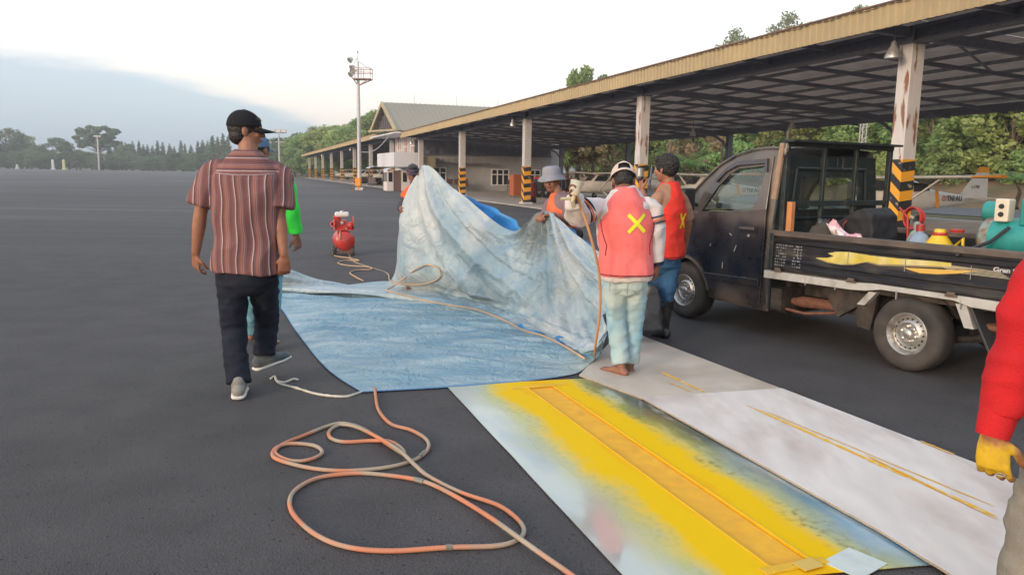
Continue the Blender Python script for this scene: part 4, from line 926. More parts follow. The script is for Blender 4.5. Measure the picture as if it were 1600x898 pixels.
for i, (x, y, c) in enumerate(((2.42, -.35, (.6, .45, .05)), (2.35, -.75, (.15, .35, .45)))):
    mb = MB(); mb.box((x, y, 1.12), (.12, .2, .05), 0, Matrix.Rotation(.4 * i, 3, 'Z')); tag(mb.build('folded_cloth', mat('cloth%d' % i, c, .9), None, bevel=.02), ['yellow cloth lying on the truck dashboard', 'blue papers lying on the truck dashboard'][i], 'cloth')
    o = bpy.context.scene.objects[-1] if False else None
for o in [x for x in COL.objects if x.name.startswith('folded_cloth')]: o.location = TA; o.rotation_euler = (0, 0, RZ)
# wheels
def wheel(x, y, sgn, rk=.87):
    w = bpy.data.objects.new('wheel', None); COL.objects.link(w); w.parent = truck; w.location = (x, y, .30)
    ax = (0, sgn, 0)
    mb = MB(); mb.lathe([(.160, .02), (.205, .035), (.255, .04), (.282, .022), (.296, -.01), (.298, -.08), (.296, -.13), (.28, -.165), (.24, -.175), (.165, -.165)], (0, 0, 0), ax, 48)
    ty = mb.build('tyre', rubber, w, smooth=True)
    mb = MB(); mb.lathe([(r_ * rk, z_) for r_, z_ in [(.198, .018), (.188, .028), (.180, .022), (.172, -.005), (.158, -.028), (.150, -.03), (.118, .000), (.105, .006), (.098, -.002), (.085, -.022), (.05, -.024), (.046, .012), (.036, .02), (.0, .022)]], (0, 0, 0), ax, 48)
    rm = mb.build('rim', rimm, w, smooth=True)
    mb = MB()
    for k in range(18): a = 6.283 * k / 18; mb.lathe([(0, .003), (.0085, .003), (.0085, -.004)], Vector((math.cos(a) * .1166, -sgn * .0125 * 0 + sgn * -.013, math.sin(a) * .1166)), Vector((math.cos(a) * .65, sgn, math.sin(a) * .65)), 8)
    mb.build('vent_hole', blackp, rm)
    mb = MB()
    for k in range(6): a = 6.283 * k / 6 + .3; mb.lathe([(.012, -.025), (.012, .003), (.006, .006), (0, .006)], Vector((math.cos(a) * .059, 0, math.sin(a) * .059)), ax, 6)
    mb.build('wheel_nut', rimm, rm)
wheel(.06, -.04, 1); wheel(2.56, -.06, 1); wheel(.06, -WT + .04, -1); wheel(2.56, -WT + .06, -1)
# chassis under the bed
mb = MB()
for y in (-.42, -WT + .42): mb.bar((-.95, y, .50), (2.0, y, .46), .08, .13)
for x in (-.8, -.35, .45, 1.0, 1.4): mb.bar((x, -.25, .50), (x, -WT + .25, .50), .06, .08)
mb.bar((-.02, -.12, .3), (-.02, -WT + .12, .3), .09, .09); mb.lathe([(.0, -.14), (.1, -.1), (.14, 0), (.1, .1), (0, .14)], (0, -WT / 2, .3), (0, 1, 0), 12)
for y in (-.3, -WT + .3): mb.tube([(-.6, y, .42), (-.3, y, .30), (0, y, .24), (.35, y, .31), (.6, y, .42)], .03, 6)
mb.box((.62, -.32, .45), (.12, .3, .2)); mb.box((1.15, -1.1, .42), (.6, .4, .22)); mb.box((1.36, -.2, .38), (.12, .3, .2)); mb.bar((.6, -.1, .4), (.75, -.1, .62), .05, .3)
mb.box((.25, -WT / 2, .60), (2.4, WT - .1, .06)); mb.build('chassis', under, truck)
mb = MB(); mb.tube([(1.38, -.22, .37), (1.28, -.22, .36), (1.18, -.22, .37), (.95, -.22, .38), (.6, -.22, .37)], [.03, .035, .055, .05, .035], 10); mb.build('exhaust_pipe', rustm, truck, smooth=True)
mb = MB(); mb.tube([(1.42, -.12, .30), (1.1, -.14, .28), (.8, -.2, .33), (.6, -.3, .42)], .014, 6); mb.tube([(-.3, -.2, .5), (-.6, -.2, .42), (-.8, -.5, .44)], .02, 6); mb.tube([(-.45, -.1, .45), (-.75, -.3, .40)], .03, 6); mb.build('brake_lines', rustm, truck, smooth=True)
# bed
def bed_side(yf, sgn, nm):
    prof = [(.665, 0), (.675, .018), (.70, .018), (.71, .008), (.735, .008), (.745, .018), (.765, .018), (.775, .008), (.90, .008), (.912, .02), (.94, .02), (.955, .006), (.975, .006), (.975, -.03), (.665, -.03)]
    m = MB(); m.prism([(z, y) for z, y in prof], 1.41, -.98, lambda u, v, w: Vector((w, yf + sgn * v, u))); return m.build(nm, bedm, truck)
b1_ = bed_side(-.005, 1, 'bed_side_panel'); b2_ = bed_side(-WT + .005, -1, 'bed_side_panel')
for bs, yf in ((b1_, 0.0), (b2_, -WT)):
    mb = MB(); mb.box((.215, yf - .01 if yf == 0 else yf + .01, .995), (2.42, .07, .05)); mb.build('bed_rail', rail_m, bs, bevel=.006)
    mb = MB()
    for x in (1.39, -.96): mb.box((x, yf, .83), (.045, .06, .33))
    mb.build('corner_post', pf, bs, bevel=.005)
mb = MB(); mb.box((-.98, -WT / 2, .83), (.04, WT, .34)); mb.build('tailgate', bedm, truck, bevel=.005)
mb = MB(); mb.box((.2, -WT / 2, .665), (2.38, WT - .08, .03)); mb.build('bed_floor', mat('bed_floor', (.07, .065, .06), .7, var=.3, scale=5), truck)
# white sill with raised arch
top_e = [(1.46, .645), (.50, .650), (.36, .662), (-.36, .662), (-1.0, .655)]
bot_e = [(-1.0, .585), (-.42, .592), (-.30, .622), (.28, .622), (.42, .595), (.55, .585), (1.46, .575)]
mb = MB(); mb.prism(top_e + bot_e, -.05, .022, lambda u, v, w: Vector((u, w, v))); mb.build('side_sill', sillm, truck, bevel=.004)
mb = MB(); mb.prism(top_e + bot_e, WT * -1 - .022, -WT + .05, lambda u, v, w: Vector((u, w, v))); mb.build('side_sill', sillm, truck, bevel=.004)
hg = mat('hinge_brown', (.12, .09, .07), .6, var=.2)
for x in (1.30, .55, -.28): mb = MB(); mb.box((x, .028, .655), (.09, .02, .018)); mb.box((x, .03, .668), (.06, .016, .03)); mb.build('hinge', hg, truck, bevel=.003)
mb = MB()
for x in (1.0, .7, .15, -.35): mb.box((x, .016, .60), (.006, .016, .07))
for x in (1.1, .6, .1, -.4): mb.box((x, .020, .84), (.004, .003, .10))
mb.build('hooks', mat('hook_grey', (.3, .3, .3), .5), truck)
mb = MB(); mb.prism([(.40, .59), (.33, .59), (.43, .47), (.50, .47)], -.07, .0, lambda u, v, w: Vector((u, w, v))); mb.build('mudguard_stay', sillm, truck, bevel=.004)
mb = MB(); mb.prism([(-.30, .60), (-.38, .60), (-.45, .43), (-.38, .43)], -.07, .0, lambda u, v, w: Vector((u, w, v))); mb.build('mudguard_stay', sillm, truck, bevel=.004)
flap = mat('mudflap_rubber', (.035, .038, .042), .5, var=.2)
mb = MB(); mb.prism([(.50, .56), (.36, .56), (.38, .40), (.40, .26), (.52, .28), (.54, .40)], -.10, -.06, lambda u, v, w: Vector((u, w, v))); mb.box((.42, -.2, .42), (.02, .24, .3)); mb.build('mudflap', under, truck)
mb = MB(); mb.prism([(-.40, .59), (-.42, .59), (-.60, .25), (-.58, .25)], -.27, .0, lambda u, v, w: Vector((u, w, v))); mb.build('mudflap', flap, truck, bevel=.003)
mb = MB(); q = arc(0, .30, .36, 150, 30, 12); n = len(q)
for x, z in q: mb.v += [(x, -.03, z), (x, -.28, z)]
for i in range(n - 1): mb.f.append((2 * i, 2 * i + 1, 2 * i + 3, 2 * i + 2)); mb.mi.append(0)
mb.build('rear_mudguard', under, truck)
# livery: flame decal, lettering, stencilled specification block
fy = mat('decal_yellow', (.55, .44, .06), .55, var=.15, var2=(.58, .52, .24), scale=4, thresh=(.4, .6)); fo = mat('decal_edge', (.25, .20, .12), .5)
def decal(pts, m, nm, y): mb = MB(); v = [TL(px, py, 0) for px, py in pts]; mb.add([(p.x, y, p.z) for p in v], [tuple(range(len(v)))]); return mb.build(nm, m, b1_)
def flame(u, z, y, m, nm): mb = MB(); z = [max(.777, min(.899, .835 + (q - .829) * 1.5)) for q in z]; mb.prism(list(zip(u, z)), y, y + .002, lambda a, b, w: Vector((a, w, b))); return mb.build(nm, m, b1_)
up_ = [(.92, .815), (.80, .822), (.74, .835), (.80, .848), (.72, .862), (.60, .868), (.40, .862), (.15, .862), (-.10, .868), (-.25, .868)]
lo_ = [(-.25, .850), (0.0, .838), (.22, .828), (.32, .820), (.42, .828), (.55, .806), (.68, .795), (.80, .800)]
flame(*zip(*(up_ + lo_)), .0095, fy, 'flame_decal')
flame(*zip(*[(.92, .811), (.80, .793), (.66, .787), (.55, .800), (.44, .822), (.32, .812), (.2, .820), (-.05, .832), (-.3, .845), (-.5, .853), (-.25, .858), (.3, .86)]), .0075, fo, 'flame_outline')
flame(*zip(*[(.12, .818), (-.05, .826), (-.25, .834), (-.45, .845), (-.3, .82), (-.15, .805), (-.02, .800), (.05, .808)]), .0095, mat('decal_orange', (.60, .38, .08), .5), 'flame_decal')
mb = MB()
for k in range(6): mb.box((-.38 - k * .015, .0093, .868 - k * .008), (.42, .002, .0028))
mb.build('speed_lines', mat('decal_cream', (.55, .50, .36), .5), b1_)
def btext(s, size, x, z, nm, m, bold=0, sx=1):
    Mx = Matrix((Vector((-1 * sx, 0, 0)), Vector((0, 0, 1)), Vector((0, 1, 0)))).transposed().to_4x4(); Mx.translation = Vector((x, .0095, z)); return text_mesh(s, size, nm, m, b1_, Mx, .001, bold)
lw = mat('lettering_silver', (.45, .45, .45), .5); ls = mat('stencil_white', (.20, .22, .24), .8, var=.3, scale=30)
btext('Gran Max', .044, -.545, .868, 'model_lettering', lw, .0015, 1.25)
mb = MB(); rs = random.Random(3)
for r in range(8):       # worn, unreadable stencil lines
    x = 1.345; z = .892 - r * .026
    for seg in range(12):
        w = rs.uniform(.008, .02)
        if (5 <= seg <= 7 and r > 0) or rs.random() < .12: x -= .024; continue
        mb.box((x - w / 2, .009 if .775 < z < .90 else .0195, z), (w, .0018, .012 if rs.random() < .8 else .006)); x -= .024
mb.build('stencil_block', ls, b1_)
# rack behind the cab
mb = MB()
RX = 1.33
for y in (-.03, -WT + .03): mb.bar((RX, y, 1.0), (RX, y, 1.79), .045)
for y in (-.55, -1.02): mb.bar((RX, y, 1.0), (RX, y, 1.78), .035)
mb.bar((RX, 0, 1.795), (RX, -WT, 1.795), .05, .045); mb.bar((RX, 0, 1.26), (RX, -WT, 1.26), .04, .05); mb.build('cab_rack', pf, truck, bevel=.004)
mb = MB(); mb.box((RX - .05, -WT / 2, 1.82), (.12, WT + .02, .02)); mb.build('rack_top_plate', pf, truck)
mb = MB(); mb.bar((1.40, .015, 1.30), (1.345, .01, 1.80), .05, .03, up=(0, 1, 0)); mb.build('rack_side_post', mat('beige_post', (.30, .20, .14), .7, var=.2), truck, bevel=.004)
mb = MB(); mb.box((1.305, .008, 1.74), (.028, .03, .11)); mb.build('hazard_marker', hazard, truck)
mb = MB(); mb.box((1.27, -.06, 1.02 + .12), (.055, .05, .28)); tag(mb.build('wooden_post', mat('fresh_wood', (.48, .20, .07), .7, var=.2, scale=5, stretch=(4, 4, .5)), None, bevel=.004), 'short orange wooden post standing at the front corner of the truck bed', 'post')
o = COL.objects[-1] if False else [x for x in COL.objects if x.name.startswith('wooden_post')][0]; o.location = TA; o.rotation_euler = (0, 0, RZ)
# ------------------------------------------------ cargo, each a thing of its own (built in truck coordinates)
def cargo(mb, name, label, cat, m, smooth=False, bevel=0):
    o = mb.build(name, m, None, smooth=smooth, bevel=bevel); o.location = TA; o.rotation_euler = (0, 0, RZ); return tag(o, label, cat)
def cthing(name, label, cat): return thing(name, label, cat, TA, RZ)
FZ = .68   # bed floor
def blobmesh(name, parts, voxel, m, parent=None, disp=0, dscale=8, smooth_it=2, seed=0, subs=0, fold=None):
    """parts: MB holding closed shells -> one continuous remeshed surface, displaced along normals"""
    me = bpy.data.meshes.new(name); me.from_pydata([tuple(p) for p in parts.v], [], parts.f)
    bm = bmesh.new(); bm.from_mesh(me); bmesh.ops.recalc_face_normals(bm, faces=bm.faces); bm.to_mesh(me); bm.free()
    o = bpy.data.objects.new('tmp', me); COL.objects.link(o); r = o.modifiers.new('r', 'REMESH'); r.mode = 'VOXEL'; r.voxel_size = voxel
    if smooth_it: s = o.modifiers.new('s', 'SMOOTH'); s.iterations = smooth_it; s.factor = .5
    dg = bpy.context.evaluated_depsgraph_get(); nm = bpy.data.meshes.new_from_object(o.evaluated_get(dg)); bpy.data.objects.remove(o)
    nm.name = name; nm.materials.clear()
    ml = m if isinstance(m, (list, tuple)) else [m]
    for q in ml: nm.materials.append(q)
    if disp:
        n = len(nm.vertices); co = np.empty(n * 3, np.float32); nm.vertices.foreach_get('co', co); co = co.reshape(-1, 3)
        no = np.empty(n * 3, np.float32); nm.vertices.foreach_get('normal', no); no = no.reshape(-1, 3)
        out = co.copy(); f = fold or (1, 1, 1)
        for i in range(n):
            p = Vector((co[i][0] * f[0] * dscale + seed, co[i][1] * f[1] * dscale, co[i][2] * f[2] * dscale))
            v = mnoise.noise(p); w = mnoise.noise(p * 2.3)
            out[i] += no[i] * (disp * ((1 - abs(v) * 2.4) * .6 + w * .5))
        nm.vertices.foreach_set('co', out.ravel())
    nm.polygons.foreach_set('use_smooth', [True] * len(nm.polygons)); nm.update()
    return link(name, nm, parent)
# black lumpy bag
c0 = TL(1300, 366, -.55); c1 = TL(1416, 372, -.55); c2 = TL(1385, 326, -.55)
mb = MB(); prof = [(c0.x, .98), (c0.x - .12, 1.10), (c0.x - .25, 1.15), (c0.x - .36, 1.23), (c0.x - .45, 1.245), (c0.x - .52, 1.18), (c0.x - .54, .98), (c0.x - .54, .72), (c0.x, .72)]
mb.prism(prof, -.72, -.36, lambda u, v, w: Vector((u, w, v)))
o = blobmesh('tool_bag', mb, .014, mat('black_canvas', (.016, .016, .02), .75, var=.3, bump=.002, bscale=120), None, .014, 6, 3); o.location = TA; o.rotation_euler = (0, 0, RZ); tag(o, 'large lumpy black canvas bag in the truck bed behind the cab rack', 'bag')
for x in (c0.x - .10, c0.x - .28):
    mb = MB(); mb.tube([(x, -.33, 1.02), (x + .01, -.325, 1.09), (x, -.36, 1.13)], .006, 6); q = mb.build('red_tag', redm, o)
# rubber hoses / engine jumble behind the cab
mb = MB(); rs = random.Random(4)
for i in range(16):
    x = 1.25 - rs.random() * .42; y = -.2 - rs.random() * .5; z = .8 + rs.random() * .28; mb.lathe([(0, -.05), (.05, -.05), (.07, 0), (.05, .06), (0, .06)], (x, y, z), (rs.random() - .5, rs.random() - .5, .6), 10)
mb.box((1.05, -.45, .78), (.4, .4, .2)); mb.tube([(1.2, -.3, .9), (1.1, -.25, 1.12), (.95, -.3, 1.08), (.9, -.3, .9)], .025, 8)
cargo(mb, 'engine_parts', 'heap of greasy engine parts in the bed below the cab rear window', 'machine parts', mat('greasy_metal', (.04, .045, .05), .35, .5, var=.4, var2=(.12, .13, .14), scale=12), smooth=True)
mb = MB(); mb.lathe([(0, 0), (.15, .01), (.17, .06), (.13, .15), (.03, .2)], (.98, -.2, .92), (0, 0, 1), 14); o = cargo(mb, 'rag_bundle', 'dark olive rag bundle heaped on the engine parts by the bed side', 'rags', mat('olive_rag', (.05, .045, .035), .9, var=.3), True)
# pink cloth
a = TL(1308, 345, -.2); mb = MB(); nU = 14; nV = 9
for i in range(nU):
    for j in range(nV):
        u = i / 13; v = j / 8 - .5; x = a.x - .27 * u; z = 1.08 - .11 * u ** .8 + .05 * math.exp(-((u - .1) / .12) ** 2) + .02 * math.sin(u * 14 + v * 5); w = .05 + .09 * u
        mb.v.append((x + .05 * v, -.13 + v * w * 1.5 + .02 * math.sin(u * 9), z + .025 * math.cos(v * 9 + u * 6)))
for i in range(nU - 1):
    for j in range(nV - 1): q = i * nV + j; mb.f.append((q, q + 1, q + nV + 1, q + nV)); mb.mi.append(0)
o = cargo(mb, 'pink_cloth', 'crumpled pale pink cloth lying over the top of the truck bed side', 'cloth', mat('pink_cloth', (.62, .33, .38), .9, var2=(.7, .6, .64), scale=9, thresh=(.45, .5)), 'all'); md = o.modifiers.new('thickness', 'SOLIDIFY'); md.thickness = .006
# jugs
clear = mat('blue_plastic', (.38, .50, .66), .15, var=.1, spec=.6); clear.node_tree.nodes['Principled BSDF'].inputs['Transmission Weight'].default_value = .45
clear2 = mat('clear_plastic', (.45, .55, .52), .15, spec=.6); clear2.node_tree.nodes['Principled BSDF'].inputs['Transmission Weight'].default_value = .5
def jug(px, py, yy, label, m, capm, r, h, body=None):
    b = TL(px, py, yy); t = cthing('water_jug', label, 'jug'); z0 = FZ + .01
    mb = MB(); H_ = h; mb.lathe([(0, 0), (r * .9, .0), (r, .03), (r, H_ * .2), (r * .94, H_ * .24), (r, H_ * .28), (r, H_ * .45), (r * .94, H_ * .49), (r, H_ * .53), (r * .98, H_ * .68), (r * .6, H_ * .86), (r * .3, H_ * .9), (r * .28, H_)], (b.x, yy, z0), n=20); mb.build('body', m, t, smooth=True)
    mb = MB(); mb.lathe([(r * .34, H_ * .93), (r * .34, H_ + .02), (0, H_ + .03)], (b.x, yy, z0), n=14); mb.build('cap', capm, t, smooth=True); return t
jug(1432, 360, -.42, 'clear plastic jug standing right behind the black bag in the truck bed', clear2, clear2, .075, .44)
jug(1438, 360, -.22, 'pale blue water jug with red cap in the truck bed', clear, redm, .095, .435)
ylw = mat('yellow_plastic', (.68, .45, .02), .4, var=.08)
t = cthing('yellow_funnel_can', 'yellow can with funnel shaped shoulder and red collar in the truck bed', 'can'); b = TL(1468, 370, -.25)
mb = MB(); mb.lathe([(0, 0), (.12, 0), (.13, .03), (.13, .28), (.045, .40), (.04, .44), (0, .44)], (b.x, -.25, FZ), n=24); mb.build('body', ylw, t, smooth=True)
mb = MB(); mb.lathe([(.05, .385), (.055, .40), (.05, .415)], (b.x, -.25, FZ), n=18); mb.build('collar', redm, t); mb = MB(); mb.tube([(b.x - .10, -.27, FZ + .30), (b.x - .17, -.27, FZ + .38), (b.x - .18, -.27, FZ + .2), (b.x - .12, -.27, FZ + .1)], .012, 6); mb.build('handle', ylw, t, smooth=True)
mb = MB(); mb.lathe([(0, 0), (.05, 0), (.055, .02), (.0, .03)], (b.x - .10, -.3, FZ + .42), n=14); mb.build('cap', redm, t)
b = TL(1422, 335, -.5); mb = MB()
for k in range(3): mb.tube([(b.x - .02 + (.075 + .004 * k) * math.cos(a), -.5 - .02 * k, FZ + .5 + (.09 - .006 * k) * math.sin(a)) for a in np.linspace(0, 6.283, 22)], .009, 6)
mb.tube([(b.x + .1, -.5, FZ + .58), (b.x + .02, -.5, FZ + .5), (b.x, -.5, FZ + .3), (b.x + .04, -.5, FZ)], .010, 6)
cargo(mb, 'red_hose_coil', 'dark red coiled hose standing behind the water jugs', 'hose', redm, True)
# teal air compressor at the rear of the bed
teal = mat('teal_paint', (.02, .26, .25), .4, var=.15, var2=(.03, .19, .19), scale=4)
t = cthing('air_compressor', 'teal air compressor with rusty tank end and cream box at the truck bed rear', 'compressor'); b = TL(1535, 355, -.55); tx = b.x
mb = MB(); mb.lathe([(0, .0), (.10, .01), (.155, .05), (.165, .12)], (tx, -.55, 1.06), (-1, 0, 0), 28); mb.build('tank_end', mat('rusty_teal', (.20, .12, .09), .6, var=.2, var2=(.20, .26, .24), scale=9, thresh=(.45, .55)), t, smooth=True)
mb = MB(); mb.lathe([(.165, .12), (.165, .75), (.155, .82), (.10, .86), (0, .87)], (tx, -.55, 1.06), (-1, 0, 0), 28); mb.build('tank', teal, t, smooth=True)
mb = MB(); mb.box((tx - .2, -.45, 1.28), (.10, .10, .17)); cb = mb.build('control_box', mat('cream_box', (.62, .56, .46), .5, var=.08), t, bevel=.01)
mb = MB()
for z in (1.25, 1.31): mb.lathe([(0, .012), (.016, .012), (.02, 0)], (tx - .2, -.398, z), (0, 1, 0), 12)
mb.build('knob', blackp, cb)
mb = MB(); mb.box((tx - .5, -.55, 1.27), (.36, .26, .2)); mb.lathe([(.0, 0), (.08, .0), (.08, .12), (0, .13)], (tx - .1, -.62, 1.26), (1, 0, 0), 16); mb.lathe([(0, -.02), (.06, -.02), (.06, .02), (0, .02)], (tx - .05, -.62, 1.26), (1, 0, 0), 14); mb.build('motor', teal, t, smooth=True, bevel=.012)
mb = MB(); mb.box((tx - .35, -.55, .88), (.7, .2, .05))
for x in (.08, .65): mb.box((tx - x, -.55, .79), (.05, .3, .22))
mb.build('cradle', rustm, t); mb = MB(); mb.tube([(tx - .28, -.38, 1.16), (tx - .2, -.3, 1.05), (tx - .15, -.1, .99), (tx - .15, .01, 1.02), (tx - .14, .02, .95)], .014, 6); mb.build('strap', blackp, t, smooth=True)

# ================================================================== PAINTED STENCIL SHEET AND BOARDS
sA, sB, sC, sD = G(697, 604), G(915, 593), G(1455, 885), G(968, 903)
sD = sA + (sC - sB) * 1.0; sD = G(970, 898) + (G(970, 898) - sA).normalized() * .12
S0, S1 = G(845, 607), G(1236, 884); sdir = (S1 - S0).normalized(); sn = Vector((-sdir.y, sdir.x, 0)); SW = .085; SLEN = (S1 - S0).length
def stencil_mat():
    m = bpy.data.materials.new('overspray_sheet'); m.use_nodes = True; t = m.node_tree; b = t.nodes['Principled BSDF']
    tc = N(t, 'ShaderNodeTexCoord'); O = tc.outputs['Object']; s = N(t, 'ShaderNodeSeparateXYZ'); t.links.new(O, s.inputs[0])   # object space: y along slot, x across
    XR = mth(t, 'MULTIPLY', s.outputs[0], -1.0)      # positive toward the boards
    def nz(sc, st=(1, 1, 1), det=6):
        mp = N(t, 'ShaderNodeMapping'); mp.inputs['Scale'].default_value = st; t.links.new(O, mp.inputs[0]); n = N(t, 'ShaderNodeTexNoise'); n.inputs['Scale'].default_value = sc; n.inputs['Detail'].default_value = det; t.links.new(mp.outputs[0], n.inputs['Vector']); return n.outputs[0]
    n1 = nz(1.6); n2 = nz(7, (1, .35, 1)); n3 = nz(26); n4 = nz(3, (1.4, .5, 1))
    dx = mth(t, 'ABSOLUTE', XR)
    wob = mth(t, 'ADD', mth(t, 'ADD', mth(t, 'MULTIPLY', mth(t, 'SUBTRACT', n3, .5), .10), mth(t, 'MULTIPLY', mrange(t, XR, -.1, .4), .06)), mth(t, 'MULTIPLY', mth(t, 'SUBTRACT', n1, .5), .38), mth(t, 'MULTIPLY', mth(t, 'SUBTRACT', n2, .5), .10)) if False else None
    wob = mth(t, 'ADD', mth(t, 'ADD', mth(t, 'MULTIPLY', mth(t, 'SUBTRACT', n3, .5), .10), mth(t, 'MULTIPLY', mrange(t, XR, .05, .4), .05)), mth(t, 'ADD', mth(t, 'MULTIPLY', mth(t, 'SUBTRACT', n1, .5), .34), mth(t, 'MULTIPLY', mth(t, 'SUBTRACT', n2, .5), .16)))
    d = mth(t, 'ADD', dx, wob)
    # dirty aluminium / glossy base with blue stains at the lower right
    base = mixc(t, mrange(t, n4, .42, .6), (.47, .50, .46), (.36, .43, .45))
    blue = mth(t, 'MULTIPLY', mrange(t, XR, .22, .5), mrange(t, s.outputs[1], 1.1, 2.0)); base = mixc(t, mth(t, 'MULTIPLY', blue, mrange(t, n4, .4, .55)), base, (.10, .27, .42))
    dk = mth(t, 'MULTIPLY', mrange(t, mth(t, 'ADD', n2, mth(t, 'MULTIPLY', XR, .55)), .58, .72), mrange(t, XR, .18, .32)); dark = mth(t, 'MULTIPLY', dk, mrange(t, s.outputs[1], 1.9, 1.3, .15, 1)); base = mixc(t, mth(t, 'MULTIPLY', dark, .92), base, (.06, .068, .05))
    # speckled outer overspray, then solid cover close to the slot
    f1 = mth(t, 'MULTIPLY', mrange(t, d, .58, .30, 0, 1, True), mrange(t, n3, .25, .75, .55, 1.1), clamp=True)
    f2 = mrange(t, d, .40, .24, 0, 1, True)
    pale = mixc(t, n2, (.60, .53, .10), (.42, .42, .08))
    speck = mth(t, 'MULTIPLY', mrange(t, n3, .50, .62), mrange(t, n1, .38, .52)); c = mixc(t, f1, base, pale)
    c = mixc(t, mth(t, 'MULTIPLY', mth(t, 'MULTIPLY', f1, speck), mrange(t, XR, .0, .25, .25, .85)), c, (.17, .15, .035))
    c = mixc(t, f2, c, (.80, .50, .004))
    c = mixc(t, mth(t, 'MULTIPLY', mrange(t, d, .13, .09, 0, 1), .4), c, (.80, .34, .008))
    t.links.new(c, b.inputs['Base Color'])
    r = mrange(t, mth(t, 'MAXIMUM', mth(t, 'MULTIPLY', f1, .6), f2), 0, 1, .06, .6); t.links.new(mth(t, 'ADD', r, mrange(t, n4, .3, .7, 0, .12)), b.inputs['Roughness'])
    t.links.new(mrange(t, mth(t, 'MAXIMUM', mth(t, 'MULTIPLY', f1, .7), f2), 0, 1, .8, .08), b.inputs['Specular IOR Level']) if False else t.links.new(mth(t, 'MULTIPLY', mrange(t, mth(t, 'MAXIMUM', mth(t, 'MULTIPLY', f1, .7), f2), 0, 1, .8, .08), mth(t, 'SUBTRACT', 1.0, mth(t, 'MULTIPLY', dark, .8))), b.inputs['Specular IOR Level']); t.links.new(mth(t, 'MULTIPLY', mrange(t, f1, 0, 1, .25, 0), mth(t, 'SUBTRACT', 1.0, dark)), b.inputs['Metallic'])
    bp = N(t, 'ShaderNodeBump'); bp.inputs['Distance'].default_value = .003; bp.inputs['Strength'].default_value = .35; t.links.new(n1, bp.inputs['Height']); t.links.new(bp.outputs[0], b.inputs['Normal'])
    return m
SM = stencil_mat()
stz = math.atan2(sdir.y, sdir.x) - math.pi / 2
sh = thing('stencil_sheet', 'thin glossy sheet with a long slot, sprayed yellow all around the slot', 'stencil', S0, stz)
RI = Matrix.Rotation(-stz, 4, 'Z') @ Matrix.Translation(-S0)
def SL(p): return (RI @ Vector(p))
SH_O = [SL(p) for p in (sA, sB, G(1008, 627), G(1376, 834), sC, sD)]
hole = [(-SW, .0), (SW, .0), (SW, SLEN), (-SW, SLEN)]
def irregular(P, k=10):
    out = []
    for i in range(len(P)):
        a = P[i]; b = P[(i + 1) % len(P)]; nrm = Vector((b.y - a.y, a.x - b.x)).normalized()
        for j in range(k): u = j / k; w = .004 * mnoise.noise(Vector((i * 3.1 + u * 6, 1, 0))) if j else 0; q = a.lerp(b, u); out.append((q.x + nrm.x * w, q.y + nrm.y * w))
    return out
plate(irregular(SH_O), [hole], .008, .011, lambda u, v, w: Vector((u, v, w))).build('sheet', SM, sh)
yp = mat('fresh_yellow_stripe', (.80, .42, .02), .75, var=.08, var2=(.74, .36, .02), scale=6, bump=.0012, bscale=70)
mb = MB(); mb.box((0, SLEN / 2, .003), (SW * 2 + .1, SLEN + .1, .003)); tag(mb.build('painted_line', yp, None), 'fresh matte orange yellow line painted on the asphalt inside the stencil slot', 'road marking')
pl = [o for o in COL.objects if o.name == 'painted_line'][0]; pl.location = S0; pl.rotation_euler = (0, 0, stz)
ylip = mat('yellow_rim', (.72, .42, .008), .55, var=.1)
for x in (-SW - .012, SW + .012): mb = MB(); mb.bar((x, -.02, .0125), (x, SLEN + .02, .0125), .010, .004); mb.build('slot_rim', ylip, sh, bevel=.003)
for y, w in ((-.025, .42), (SLEN + .02, .3)): mb = MB(); mb.box((0, y, .0135), (w, .05, .003)); mb.box((0, y + .01, .0155), (.22, .02, .003)); mb.build('slot_end_strip', ylip, sh, bevel=.002)
tapem = mat('clear_tape', (.50, .55, .52), .12, var=.1)
mb = MB(); p = SL(G(1335, 883)); mb.box((p.x, p.y, .0125), (.20, .16, .003), 0, Matrix.Rotation(.3, 3, 'Z')); mb.build('patch', tapem, sh)
mb = MB(); p = SL(G(1262, 888)); mb.box((p.x, p.y, .0195), (.10, .07, .003), 0, Matrix.Rotation(.1, 3, 'Z')); mb.build('patch', mat('patch_yellow', (.62, .42, .08), .5), sh)
